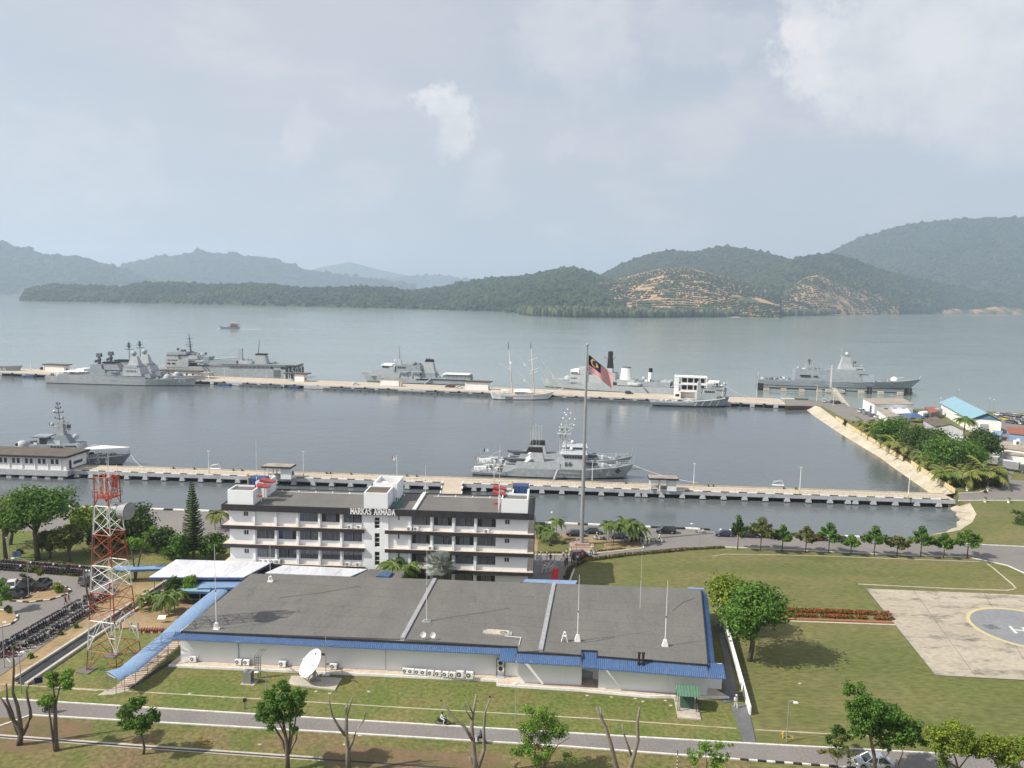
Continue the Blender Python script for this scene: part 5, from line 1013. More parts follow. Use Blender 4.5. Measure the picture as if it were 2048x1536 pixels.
t = thing('flag_mast', 'white signal mast on the near jetty behind the stair tower', 'flagpole', G(794, 960), 0); hh = HT(G(794, 960), 910)
MB().cyl((0, 0, 0), (0, 0, hh), .10, .05, 6).build('pole', MT['white'], t)
flag('flag', None, (G(793, 960).x - 1.2, G(793, 960).y, hh - .4), 1.7, 1.0, -.1 + .5, 'small white flag flying from the mast behind the stair tower', plain=lambda u, v: 3 if u > .25 or v < .3 else 2)
def lamp_post(px, yb, yt, lab, arm=None, ball=False, r=.07):
    Q = G(px, yb); h = HT(Q, yt); t = thing('street_lamp', lab, 'street lamp', Q, 0, 'street lamps')
    MB().cyl((0, 0, 0), (0, 0, h), r, r * .6, 6).build('pole', MT['polem'], t)
    if ball: MB().sph((0, 0, h + .12), .24, 8, 5).build('globe', MT['lampw'], t)
    else:
        a = Vector(arm); MB().tube([(0, 0, h - .05), a * .7 + Vector((0, 0, h + .25)), a + Vector((0, 0, h + .2))], .045, 5).build('arm', MT['polem'], t)
        MB().sph(a * 1.15 + Vector((0, 0, h + .17)), .34, 8, 4, sq=(1, .6, .4)).build('lamp_head', MT['lampw'], t)
for px, yb, yt, lab, arm in ((1573, 1484, 1402, 'street lamp on the lawn beside the lower road at the right', (.5, -.6, 0)), (533, 1396, 1343, 'street lamp below the grey condenser box', (-.9, -.5, 0)), (1031, 1448, 1374, 'street lamp in front of the step in the white wall', (-.1, .5, 0)), (1399, 1099, 1050, 'street lamp at the road edge left of the young trees', (-1.6, .2, 0)),
                             (58, 1198, 1120, 'street lamp on the kerbed island in the parking area', (-2.2, .2, 0)), (43, 1387, 1310, 'street lamp beside the lower road at the left', (.1, .4, 0)), (9, 1336, 1250, 'street lamp at the left edge near the motorcycles', (.1, .4, 0)), (20, 1122, 1078, 'street lamp left of the blue notice board', (-.4, .2, 0))):
    lamp_post(px, yb, yt, lab, arm)
lamp_post(1103, 1055, 1026, 'globe lamp on the quay beside the palms', ball=True); lamp_post(1152, 1136, 1080, 'thin lamp post beside the red carpet', ball=True, r=.05)
lamp_post(220, 1000, 965, 'globe lamp on the jetty left of the tower', ball=True)
# ------------------------------------------------------------------ helipad
hp = [G(1732, 1178), G(2048, 1190.5), G(2300, 1201), G(2360, 1378), G(2048, 1361), G(1871, 1351.5)]
hq2 = [hp[0], hp[2], hp[3], hp[5]]
pad = thing('helipad', 'pale stained concrete apron with a grey landing circle ringed in yellow and a white H', 'helipad', (0, 0, 0))
def bil(u, v): return hq2[0].lerp(hq2[1], u).lerp(hq2[3].lerp(hq2[2], u), v)
us = [0, .17, .42, .67, 1]; vsx = [0, .16, .38, .62, 1]
for i in range(4):
    for j in range(4):
        g_ = .0012; q = [bil(us[i] + g_, vsx[j] + g_), bil(us[i + 1] - g_, vsx[j] + g_), bil(us[i + 1] - g_, vsx[j + 1] - g_), bil(us[i] + g_, vsx[j + 1] - g_)]
        MB().prism([p.xy for p in q][::-1], -.2, .11 + .004 * ((i + j) % 2)).build('slab', MT['apron'], pad)
MB().prism([p.xy for p in hq2][::-1], -.2, .085).build('joint_filler', MT['roof'], pad)
ca, cb = G(1935, 1247), G(2030, 1285); cc = G(2036, 1253); cc = G(2052, 1258); rad = (G(1940, 1247) - cc).xy.length
def disc(r, z0, z1, r1=None, n=48): 
    m_ = MB()
    if r1 is None: return m_.prism([(cc.x + r * math.cos(6.2832 * i / n), cc.y + r * math.sin(6.2832 * i / n)) for i in range(n)], z0, z1)
    for i in range(n):
        a, b = 6.2832 * i / n, 6.2832 * (i + 1) / n; m_.prism([(cc.x + s * math.cos(t_), cc.y + s * math.sin(t_)) for s, t_ in ((r1, a), (r, a), (r, b), (r1, b))], z0, z1)
    return m_
disc(rad - .35, -.1, .122).build('landing_circle', MT['padgrey'], pad); disc(rad + .25, -.1, .126, rad - .36).build('yellow_ring', mat('pad_yellow', (.52, .45, .19), .85, (.5, .45, .27), .8), pad)
ph = [G(x, y) for x, y in ((2017, 1256), (2024, 1256), (2036, 1271), (2029, 1271))]
xa = (G(2030, 1270) - G(2018, 1257)).normalized(); xb = Vector((-xa.y, xa.x, 0)); hc = G(2039, 1262)
for s in (-.95, .95): MB().wall(hc + xb * s - xa * 1.45, hc + xb * s + xa * 1.45, .42, -.1, .128).build('letter_stroke', MT['line'], pad)
MB().wall(hc - xb * .75, hc + xb * .75, .40, -.1, .129).build('letter_stroke', MT['line'], pad)
pc = G(1982, 1255); MB().prism([(pc.x + (1 + .35 * math.sin(k * 2.3) + .2 * math.sin(k * 5.1)) * 1.15 * math.cos(6.2832 * k / 22), pc.y + (1 + .3 * math.sin(k * 1.7 + 1)) * .95 * math.sin(6.2832 * k / 22)) for k in range(22)], -.1, .1275).build('dark_patch', MT['padstain'], pad)

for l, lab in (([(853, 1243), (900, 1234), (960, 1226), (1020, 1216)], 'thin black cable across the middle section of the grey roof'), ([(1345, 1222), (1365, 1205), (1390, 1196)], 'thin black cable curving at the back right of the grey roof'), ([(1160, 1285), (1185, 1283), (1230, 1274)], 'thin black cable leading from the cone footed antenna'), ([(560, 1195), (640, 1186), (720, 1172)], 'thin dark cable across the left section of the grey roof')):
    tag(MB().tube([G(x, y, ZR + .03) for x, y in l], .03, 4).build('cable', MT['navydk']), lab, 'cable')
# ------------------------------------------------------------------ vegetation
def leaves(lobes, n, size, asp=1.5, up=.3, shell=.25):
    lob = np.array(lobes, float); wt = (lob[:, 3] * lob[:, 4] * lob[:, 5]) ** .667; wt /= wt.sum(); k = RNG.choice(len(lob), n, p=wt)
    d = RNG.normal(size=(n, 3)); d /= np.linalg.norm(d, axis=1)[:, None]; r = RNG.uniform(shell, 1.0, n) ** .7 * RNG.choice([.95, 1.0, 1.1, 1.3], n)
    pos = lob[k, :3] + d * lob[k, 3:] * r[:, None]
    nm = d + RNG.normal(size=(n, 3)) * .55 + np.array([0, 0, up]); nm /= np.linalg.norm(nm, axis=1)[:, None]
    t = np.cross(nm, RNG.normal(size=(n, 3))); t /= np.linalg.norm(t, axis=1)[:, None] + 1e-9; b = np.cross(nm, t)
    s = size * RNG.uniform(.55, 1.3, n)[:, None]; t = t * s * asp * .5; b = b * s * .5; dr = nm * s * .22
    V = np.stack([pos - t - dr, pos - b + dr * .2, pos + t - dr, pos + b + dr * .2], 1).reshape(-1, 3)
    return V, np.arange(n * 4).reshape(n, 4)
def foliage(name, lobes, n, size, mt, parent, **k):
    V, F = leaves(lobes, n, size, **k); return obj(name, npmesh('foliage', V, F, MT[mt]), parent)
def tree(lab, P, lobes, limbs, lm, n, size, name='tree', cat='tree', group=None, bark='bark', rz=None, **k):
    t = thing(name, lab, cat, (P[0], P[1], P[2] if len(P) > 2 else 0), 0, group)
    m_ = MB()
    for pts, r in limbs: m_.tube(pts, r, 7)
    m_.build('trunk', MT[bark], t, smooth=True)
    if lobes: foliage('crown', lobes, n, size, lm, t, **k)
    return t
def dome(W, H, z0, k, seed, flat=.95, fill=.60):
    r = random.Random(seed); L_ = []
    for i in range(k):
        a = 6.2832 * (i / k * 1.618 * 3 % 1) + r.uniform(-.4, .4); q = math.sqrt(r.uniform(0.05, 1)) * fill; zz = r.uniform(0, 1)
        q *= math.sqrt(max(.12, 1 - (abs(zz - .35) / .75) ** 2))
        s = r.uniform(.26, .42)
        L_.append((math.cos(a) * q * W / 2 * 1.15, math.sin(a) * q * W / 2 * 1.15, z0 + H * (.18 + .64 * zz), s * W * .70, s * W * .70, s * H * .74 * flat))
    return L_
def round_tree(lab, px, py, top, wpx, lm, n=2600, size=.34, stem=.32, k=16, seed=1, P=None, wz=1.0, **kw):
    P = G(px, py) if P is None else P; h = HT(P, top); W = wpx * (P.y * 1.01 + (HCAM) * .11) / FPX * wz
    z0 = h * stem; lobes = dome(W, h - z0, z0, k, seed); r = random.Random(seed + 50); rt = .045 * h * .55 + .06
    limbs = [([(0, 0, -.1), (.05 * h * r.uniform(-1, 1), .03 * h, z0 * .7), (r.uniform(-.3, .3), 0, z0 + (h - z0) * .4)], [rt * 1.25, rt, rt * .55])]
    for i in range(6):
        L_ = lobes[(i * 5) % len(lobes)]; limbs.append(([(0, 0, z0 * .75), (L_[0] * .5, L_[1] * .5, (z0 * .8 + L_[2]) / 2 + .3), L_[:3]], [rt * .55, rt * .38, rt * .15]))
    return tree(lab, P, lobes, limbs, lm, n, size, **kw)
def vase_tree(lab, px, py, top, wpx, lm, seed, group):
    P = G(px, py); h = HT(P, top); W = wpx * P.y * 1.03 / FPX; r = random.Random(seed); z0 = h * .34; lobes, limbs = [], [([(0, 0, -.1), (.04, 0, z0), (r.uniform(-.15, .15), .1, h * .93)], [.13, .10, .04])]
    for i in range(15):
        a = i * 2.4 + r.uniform(-.3, .3); f = (i + .5) / 15; zb = z0 + (h - z0) * f * .72; ln = W / 2 * (.62 + .38 * math.sin(math.pi * min(1, f * 1.15 + .12))) * (1.08 - f * .62) * r.uniform(.8, 1.1)
        ex, ey, ez = math.cos(a) * ln, math.sin(a) * ln, zb + ln * r.uniform(.28, .5)
        limbs.append(([(0, 0, zb), (ex * .6, ey * .6, zb + (ez - zb) * .5), (ex, ey, ez)], [.05, .035, .015]))
        for q in (.5, .8, 1.0): lobes.append((ex * q, ey * q, zb + (ez - zb) * q + .1, ln * .27, ln * .27, .24 + .04 * h))
    lobes.append((0, 0, h * .9, W * .16, W * .16, h * .1))
    return tree(lab, P, lobes, limbs, lm, 1900, .30, group=group, up=.8)
rowt = [(1475, 1099, 1029, 32, 'leafdk'), (1520.6, 1102, 1033, 62, 'leafolive'), (1564, 1103, 1049, 40, 'leaf'), (1611, 1105, 1051, 44, 'leafolive'), (1656.7, 1107, 1044, 48, 'leaf'), (1701, 1109.6, 1069, 36, 'leaflt'), (1748, 1112, 1050, 46, 'leaf'), (1793.5, 1113, 1071, 46, 'leafolive'), (1841, 1113, 1051, 48, 'leaf'), (1886.8, 1116.5, 1064, 38, 'leaf'), (1934, 1116.5, 1059, 60, 'leaf')]
for i, (px, py, tp, w, lm) in enumerate(rowt): vase_tree(f'{ordn(i)} young tree from the left in the row between lawn and waterfront road', px, py, tp, w, lm, 30 + i, 'row of young trees along the waterfront road')
# big trees beside the long building
round_tree('large yellow green round tree behind the bigger tree beside the long building', 1462, 1262, 1153, 116, 'leafyel', 6500, .36, .12, 20, 3)
round_tree('large green tree with a clear trunk on the lawn beside the long building', 1499, 1322, 1172, 134, 'leaf', 8000, .34, .36, 24, 4)
# left group behind the parking
round_tree('tall spreading tree with yellowing crown behind the motorcycles', 76, 1121, 974, 136, 'leaf', 5200, .42, .52, 20, 5, name='shade_tree')
round_tree('yellow flowering tree top in front of the canal left of the tower', 20, 1090, 995, 90, 'leafyel', 2400, .42, .4, 14, 6)
round_tree('tree with trunk at the left edge behind the motorcycles', 12, 1120, 1010, 80, 'leafolive', 2400, .4, .5, 12, 16)
round_tree('small leafy tree behind the middle of the motorcycle rows', 140, 1124, 1045, 74, 'leafolive', 2200, .4, .38, 12, 7)
round_tree('yellow green tree just left of the lattice tower', 176, 1090, 1012, 88, 'leafyel', 2600, .42, .35, 14, 8)
round_tree('dense dark dome shaped tree behind the lattice tower', 262, 1098, 1006, 112, 'leafdk', 5200, .42, .12, 20, 9)
round_tree('yellowish tree in front of the dark dome tree', 246, 1092, 1034, 84, 'leafyel', 1800, .4, .3, 12, 10)
round_tree('dark bushy tree left of the araucaria', 322, 1104, 1052, 64, 'leafdk', 2000, .4, .1, 12, 11)
round_tree('green bushy tree at the foot of the araucaria on its left', 357, 1118, 1064, 58, 'leaf', 2000, .36, .08, 12, 12)
round_tree('round bush tree right of the araucaria beside the headquarters', 425, 1118, 1066, 56, 'leaf', 2200, .34, .12, 12, 13)
round_tree('low olive tree on the lawn left of the small leafy tree', 100, 1117, 1062, 60, 'leafolive', 1700, .4, .3, 10, 14)
round_tree('dark tree below the yellow green tree near the tower', 205, 1106, 1050, 66, 'leafdk', 1800, .4, .2, 10, 15)
# araucaria
P = G(388, 1119); h = HT(P, 962); t = thing('araucaria', 'tall narrow conical araucaria left of the headquarters', 'tree', P)
MB().tube([(0, 0, -.1), (0, 0, h * .5), (0, 0, h)], [.3, .2, .03], 7).build('trunk', MT['bark'], t)
vs, fs = [], []; r = random.Random(5); z = 2.0
while z < h - .3:
    f = 1 - z / h; L_ = .25 + 2.7 * f ** .85; nb = 9
    for i in range(nb):
        a = i * 6.2832 / nb + z * 2.1 + r.uniform(-.2, .2); d = Vector((math.cos(a), math.sin(a), 0)); s = Vector((-d.y, d.x, 0)); ll = L_ * r.uniform(.85, 1.1); prev = None
        for q in range(4):
            u = q / 3; c = d * ll * u + Vector((0, 0, z + .35 * ll * u * (u - .35) * .9)); wd_ = .26 * (1 - .5 * u)
            k0 = len(vs); vs += [c + s * wd_ + Vector((0, 0, .12)), c - Vector((0, 0, .04)), c - s * wd_ + Vector((0, 0, .12))]
            if prev is not None: fs += [(prev, prev + 1, k0 + 1, k0), (prev + 1, prev + 2, k0 + 2, k0 + 1)]
            prev = k0
    z += .52 * (1 - .25 * (1 - f)) + .05
MB().add(vs, fs).build('whorled_branches', MT['leafdk'], t)
# palms
def frond(mb, base, a, ln, rise, droop, wd_=.5, n=9, twist=0):
    d = Vector((math.cos(a), math.sin(a), 0)); s = Vector((-d.y, d.x, 0)); pts = [base + d * ln * u * (1 - .12 * u) + Vector((0, 0, rise * ln * u - droop * ln * u * u)) for u in np.linspace(0, 1, n + 1)]
    for i in range(1, n + 1):
        p = pts[i]; e = (pts[i] - pts[i - 1]); u = i / n; L_ = wd_ * ln * .55 * (math.sin(math.pi * min(1, .12 + u * .88)) * .8 + .25)
        for sg in (-1, 1):
            tip = p + s * sg * L_ * .8 + e * 1.0 - Vector((0, 0, L_ * .45)); mb.add([p - e * .75, p, tip, p - e * .5 + s * sg * L_ * .55], [(0, 1, 2, 3)])
    mb.tube(pts, [.05 * ln * .5 + .01] * n + [.01], 4)
def palm(lab, P, h, ln, lm, nf=13, stems=((0, 0),), seed=1, trunk=.14, group=None, name='palm', rise=.75, droop=1.0, wd_=.5, bk='barklt'):
    t = thing(name, lab, 'palm', P, 0, group); r = random.Random(seed)
    for sx, sy in stems:
        hh = h * r.uniform(.8, 1.05) if len(stems) > 1 else h; tp = Vector((sx * 1.5, sy * 1.5, hh))
        MB().tube([(sx, sy, -.1), (sx * 1.2, sy * 1.2, hh * .6), tp], [trunk * 1.2, trunk, trunk * .8], 7).build('trunk', MT[bk], t)
        m_ = MB()
        for i in range(nf): frond(m_, tp, i * 2.39996 + r.uniform(-.2, .2), ln * r.uniform(.8, 1.1), rise * r.uniform(.25, 1.3) * (1.15 - .75 * i / nf), droop * r.uniform(.6, 1.1), wd_)
        m_.build('fronds', MT[lm], t)
    return t
P = G(798, 1180); palm('clump of feathery green palms standing in front of the headquarters stair', P, HT(P, 1130), 3.6, 'palm', 14, ((-.8, 0), (.7, .3), (0, -.6)), 2, .10)
# silver fan palm
P = G(879, 1190); t = thing('fan_palm', 'large silvery fan palm in front of the headquarters', 'palm', P); hz_ = HT(P, 1130); m_ = MB(); r = random.Random(8)
MB().tube([(0, 0, -.1), (0, 0, hz_)], [.3, .24], 8).build('trunk', MT['barklt'], t)
for i in range(54):
    a, el = i * 2.39996, R_(-50 + 138 * r.random() ** .8); d = Vector((math.cos(a) * math.cos(el), math.sin(a) * math.cos(el), math.sin(el))); s = Vector((-math.sin(a), math.cos(a), 0)); u = s.cross(d); L_ = r.uniform(2.5, 3.3); c = Vector((0, 0, hz_)) + d * L_ * .5
    m_.tube([(0, 0, hz_), c], .035, 4)
    for k in range(17):
        b = R_(-112 + 14 * k); e = (d * math.cos(b) + s * math.sin(b)); pr = s * math.cos(b) - d * math.sin(b); R2 = L_ * .5; m_.add([c, c + e * R2 * .55 + pr * .08 + u * .05, c + e * R2 - u * .22, c + e * R2 * .55 - pr * .08 - u * .05], [(0, 1, 2, 3)])
m_.build('fan_leaves', MT['leafsil'], t)
for px, py, tp, ln, lm, lab, st in ((1080, 1080, 1052, 2.5, 'palm', 'clump of palms right beside the headquarters end', ((-.6, 0), (.6, .2), (0, .9))), (1112, 1084, 1040, 2.7, 'palm', 'single palm in the planted island left of the flagpole', ((0, 0),)), (1090, 1085, 1062, 2.3, 'palm', 'low palm beside the single palm left of the flagpole', ((0, 0), (.8, -.3))), (1218, 1092, 1046, 2.2, 'palm', 'dark palm cluster with reddish trunks right of the flagpole', ((-.5, 0), (.4, .1), (0, .5), (.9, .3))),
                                 (1250, 1089, 1045, 3.0, 'palm', 'feathery palms left of the officers near the road bend', ((-.7, 0), (.5, .2), (.1, .8))), (1276, 1088, 1046, 3.1, 'palm', 'feathery palm right of the flagpole island near the motorcycle escort', ((0, 0), (-.9, .2))),
                                 (436, 1060, 1024, 2.6, 'palmyel', 'palm clump at the left end of the headquarters', ((-.6, 0), (.5, .1))), (340, 1228, 1190, 2.6, 'palm', 'palm in the garden nearest the blue covered walk', ((-.7, 0), (.6, .3), (0, -.5))), (308, 1212, 1186, 2.2, 'palm', 'slender palms in the garden beside the drain', ((-.5, 0), (.5, .2))), (283, 1222, 1196, 1.8, 'palmyel', 'small yellowish palm beside the lattice tower', ((0, 0),))):
    P = G(px, py); palm(lab, P, HT(P, tp), ln, lm, 11, st, int(px), .09)
P = G(1216, 1092); 
round_tree('round crowned small tree in front of the pale blue roof', 347, 1206, 1152, 36, 'leafdk', 1500, .26, .35, 9, 31)
round_tree('light green round tree with a slanting trunk beside the dark kiosk', 376, 1204, 1153, 40, 'leaflt', 1300, .26, .5, 9, 32)
# right shore group
coast = 'young palms behind the cream wall'
cp = [(1728, 862, 836), (1742, 872, 842), (1756, 880, 850), (1776, 896, 868), (1790, 905, 872), (1806, 917, 886), (1845, 930, 902), (1862, 941, 908), (1880, 962, 932), (1893, 972, 934), (1908, 968, 936), (1925, 975, 932), (1946, 968, 930), (1962, 962, 930), (1975, 975, 930), (1990, 968, 934)]
for i, (px, py, tp) in enumerate(cp):
    P = G(px, py); palm(f'{ordn(i)} young palm from the left in the bed behind the cream wall', P, max(1.4, HT(P, tp) * .6), max(3.2, HT(P, tp) * .95), 'palmyel' if i % 3 else 'palm', 12, ((0, 0),), 60 + i, .22, coast, rise=1.0, droop=.85, wd_=.6)
P = G(1925, 905); palm('tall coconut palm rising in front of the pale blue hangar roof', P, HT(P, 838), 4.6, 'palm', 20, ((0, 0),), 9, .2, rise=.55, droop=.75)
for px, py, tp, w, lm, sd, lab in ((1780, 893, 832, 72, 'leaf', 41, 'round tree nearest the white warehouse'), (1848, 918, 850, 96, 'leafdk', 42, 'broad round tree in the middle of the shore group'), (1906, 948, 872, 128, 'leaf', 43, 'largest broad round tree of the shore group'), (1962, 925, 858, 74, 'leafdk', 44, 'round tree at the right end of the shore group'), (1852, 846, 832, 22, 'leafdk', 45, 'dark conical shrub beside the blue tent'), (1690, 851, 838, 10, 'leafdk', 46, 'small ball shrub at the yard corner'), (1995, 974, 958, 18, 'leafdk', 47, 'ball shrub at the corner of the palm bed'), (2040, 1046, 1018, 46, 'leafdk', 48, 'clipped dome shrub on the lawn at the right edge'), (40, 1108, 1096, 12, 'leafdk', 49, 'ball shrub near the blue notice board')):
    round_tree(lab, px, py, tp, w, lm, 5200 if w > 60 else 500, .5 if w > 60 else .3, .22 if w > 60 else .02, 18 if w > 60 else 6, sd, name='tree' if w > 30 else 'shrub', cat='tree' if w > 30 else 'shrub')
# foreground: pruned and leafy roadside trees, limbs surveyed from the photograph
def limbs_px(base, paths, seed, lean=.6):
    P = G(*base); r = random.Random(seed); out = []
    for pts, r0, r1 in paths:
        dy = r.uniform(-lean, lean); n = len(pts); q = []
        for i, (x, y) in enumerate(pts): v = AY(x, y, P.y + dy * i / max(1, n - 1)); q.append((v.x - P.x + r.uniform(-.03, .03), v.y - P.y, v.z))
        out.append((q, list(np.linspace(r0, r1, n))))
    return P, out
def tufts(limb_ends, rr, k, seed):
    r = random.Random(seed); L_ = []
    for e in limb_ends:
        for i in range(k): L_.append((e[0] + r.uniform(-rr, rr), e[1] + r.uniform(-rr, rr), e[2] + r.uniform(-.5, .9) * rr, rr * .72, rr * .72, rr * .58))
    return L_
fg = 'trees along the lower road'
def fg_tree(lab, base, paths, seed, ends=None, rr=.6, k=4, lm='leaflt', n=900, size=.26, bark='bark'):
    P, li = limbs_px(base, paths, seed); lob = []
    if ends:
        for x, y, s in ends:
            v = AY(x, y, P.y); lob += tufts([(v.x - P.x, (random.Random(int(x * 7 + y)).random() - .5) * rr * 1.6, v.z)], rr * s, k, int(x + y))
    return tree(lab, P, lob, li, lm, int(n * 2.0), size * .85, group=fg, bark=bark, name='roadside_tree')
fg_tree('bare pruned tree with four thick upright limbs at the left edge of the lower road', (36, 1490), [([(38, 1490), (40, 1478), (42, 1466), (34, 1450), (22, 1435), (14, 1415), (0, 1394)], .36, .10), ([(40, 1472), (30, 1452), (24, 1425), (14, 1400), (13, 1368)], .22, .09), ([(42, 1470), (40, 1440), (34, 1410), (25, 1385), (28, 1340), (27, 1296)], .26, .09), ([(44, 1470), (54, 1452), (62, 1434), (60, 1418), (55, 1395), (53, 1380), (62, 1364)], .24, .08), ([(38, 1490), (30, 1496), (18, 1500)], .2, .05)], 1, [(27, 1294, .4)], .3, 2, n=60)
fg_tree('pruned tree with two bright green leaf tufts at the lower left', (113, 1502), [([(113, 1502), (112, 1480), (111, 1440), (110, 1410), (107, 1385), (104, 1366)], .30, .09), ([(110, 1500), (104, 1465), (99, 1430), (97, 1405)], .18, .07), ([(110, 1415), (115, 1390), (120, 1372)], .16, .07)], 2, [(105, 1358, .85), (124, 1366, 1), (136, 1358, .6), (95, 1403, .8), (104, 1398, .6), (86, 1404, .5)], .85, 4, n=1500, size=.24)
fg_tree('small leafy tree with a forked crown right of the tufted tree at the lower left', (287, 1509), [([(287, 1509), (289, 1495), (284, 1475), (280, 1458), (276, 1440)], .16, .06), ([(281, 1460), (290, 1445), (300, 1432)], .08, .03), ([(280, 1460), (262, 1448), (250, 1440)], .07, .03)], 3, [(272, 1418, 1.1), (285, 1440, 1.1), (258, 1432, .9), (298, 1428, .9), (310, 1436, .6), (265, 1450, .8), (244, 1448, .5), (270, 1408, .7)], .85, 5, 'leaf', 2200, .24)
fg_tree('many stemmed tree with a dense bright green crown in front of the big dish', (576, 1541), [([(576, 1541), (575, 1512), (573, 1480), (566, 1440), (562, 1410)], .3, .08), ([(574, 1510), (564, 1480), (550, 1455), (535, 1440), (526, 1430)], .16, .05), ([(577, 1510), (584, 1475), (590, 1445), (592, 1425)], .16, .05), ([(574, 1505), (570, 1470), (556, 1440), (545, 1415)], .13, .05), ([(578, 1508), (592, 1480), (596, 1455)], .12, .04), ([(575, 1505), (580, 1470), (580, 1430), (578, 1400)], .13, .05)], 4,
        [(560, 1392, 1.3), (545, 1408, 1.2), (578, 1396, 1.3), (592, 1408, 1.2), (598, 1395, .8), (530, 1420, 1.0), (525, 1432, .8), (553, 1428, 1.1), (570, 1420, 1.1), (585, 1428, 1.0), (540, 1436, .9), (590, 1455, .5), (560, 1378, .9)], .8, 5, 'leaf', 4200, .24)
fg_tree('bare pruned tree with three limbs right of the many stemmed tree', (697, 1548), [([(697, 1548), (696, 1500), (692, 1475), (693, 1440), (693, 1408)], .34, .12), ([(690, 1470), (676, 1452), (664, 1430), (660, 1412), (658, 1390)], .17, .06), ([(697, 1500), (706, 1480), (713, 1460), (728, 1440), (733, 1424)], .2, .07), ([(694, 1430), (700, 1410), (706, 1392)], .12, .06)], 5, bark='barklt')
fg_tree('bare pruned tree with raised limbs beside the riders at the centre of the lower road', (954, 1558), [([(954, 1558), (949, 1520), (946, 1480), (944, 1450), (947, 1420), (953, 1388)], .36, .10), ([(944, 1478), (930, 1455), (912, 1440), (895, 1418), (882, 1404)], .18, .06), ([(955, 1540), (968, 1500), (968, 1460), (970, 1425), (980, 1396)], .24, .08), ([(946, 1428), (938, 1412), (929, 1394)], .1, .05), ([(945, 1440), (934, 1425), (924, 1406)], .1, .05), ([(955, 1540), (945, 1524), (939, 1514)], .14, .12)], 6, [(882, 1403, .3), (929, 1392, .3), (980, 1394, .3)], .25, 2, n=80, size=.16, bark='barklt')
fg_tree('airy bright green tree at the bottom right of centre', (1088, 1552), [([(1088, 1552), (1090, 1525), (1080, 1490), (1078, 1450)], .16, .05), ([(1090, 1530), (1102, 1510), (1116, 1490), (1140, 1475)], .09, .03), ([(1084, 1500), (1066, 1485), (1052, 1475)], .08, .03)], 7, [(1068, 1432, 1.0), (1080, 1448, 1.2), (1100, 1448, 1.0), (1120, 1460, .9), (1055, 1462, .9), (1070, 1480, 1.2), (1045, 1500, .9), (1065, 1510, 1.0), (1085, 1500, .9), (1105, 1475, 1.0), (1130, 1470, .7), (1140, 1520, .6), (1085, 1525, .8)], .95, 4, 'leaflt', 2600, .2)
fg_tree('bare pruned tree with a V of pale limbs left of the striped marker post', (1252, 1580), [([(1250, 1580), (1232, 1530), (1222, 1490), (1212, 1455), (1200, 1430), (1192, 1415)], .3, .11), ([(1255, 1580), (1262, 1530), (1268, 1510), (1276, 1480), (1275, 1445), (1279, 1414)], .3, .12), ([(1264, 1512), (1256, 1490), (1248, 1468), (1244, 1448)], .14, .06), ([(1206, 1440), (1202, 1425), (1200, 1413)], .1, .07)], 8, bark='barklt')
fg_tree('thin leafed sapling right of the striped marker post', (1412, 1575), [([(1412, 1575), (1414, 1530), (1410, 1500)], .1, .03), ([(1413, 1530), (1430, 1505), (1445, 1495)], .05, .02)], 9, [(1400, 1490, .9), (1415, 1500, 1), (1432, 1498, .8), (1448, 1510, .6), (1395, 1515, .9), (1418, 1525, 1.1), (1440, 1530, .7), (1462, 1492, .3)], .8, 3, 'leaflt', 900, .2)
fg_tree('large dark green roadside tree rising in front of the silver car', (1752, 1560), [([(1752, 1560), (1748, 1510), (1742, 1480), (1738, 1440), (1732, 1410)], .24, .07), ([(1745, 1495), (1765, 1478), (1790, 1460)], .12, .04), ([(1742, 1475), (1722, 1455), (1710, 1440)], .1, .04), ([(1796, 1530), (1806, 1505), (1800, 1488)], .07, .03), ([(1760, 1530), (1778, 1505), (1782, 1480)], .07, .03)], 10,
        [(1705, 1388, .7), (1718, 1400, .9), (1735, 1412, 1.1), (1752, 1408, 1.0), (1715, 1430, 1.1), (1735, 1440, 1.3), (1760, 1435, 1.3), (1785, 1440, 1.2), (1805, 1445, 1.2), (1825, 1455, 1.0), (1720, 1460, 1.0), (1745, 1465, 1.2), (1775, 1465, 1.2), (1800, 1470, 1.1), (1828, 1475, .9), (1700, 1410, .6), (1780, 1492, .8), (1815, 1488, .7)], 1.0, 5, 'leaf', 5200, .26)
fg_tree('sparse grey olive sapling left of the silver car', (1672, 1552), [([(1672, 1552), (1674, 1520), (1685, 1505)], .06, .03), ([(1673, 1525), (1662, 1510), (1655, 1500)], .04, .02)], 11, [(1660, 1496, .8), (1680, 1492, .8), (1698, 1500, .7), (1655, 1512, .6), (1702, 1518, .5), (1676, 1512, .7)], .8, 3, 'leafolive', 420, .2)
fg_tree('small dense green sapling above the sparse sapling at the lower right', (1676, 1508), [([(1676, 1508), (1680, 1480), (1680, 1465)], .06, .03)], 12, [(1668, 1462, .9), (1682, 1470, .9), (1662, 1480, .8), (1690, 1466, .6), (1676, 1484, .7)], .7, 4, 'leafdk', 700, .22)
fg_tree('bright yellow green spreading tree at the bottom right', (1920, 1590), [([(1920, 1590), (1918, 1545), (1910, 1515), (1900, 1495)], .16, .05), ([(1916, 1540), (1935, 1515), (1950, 1505)], .08, .03), ([(1914, 1535), (1890, 1520), (1875, 1520)], .07, .03)], 13, [(1862, 1462, .8), (1878, 1475, 1.0), (1900, 1478, 1.2), (1915, 1465, 1.0), (1930, 1480, 1.2), (1895, 1495, 1.1), (1940, 1495, 1.0), (1872, 1490, .8), (1920, 1500, 1.1), (1890, 1525, .8)], .95, 4, 'leafyel', 2400, .24)
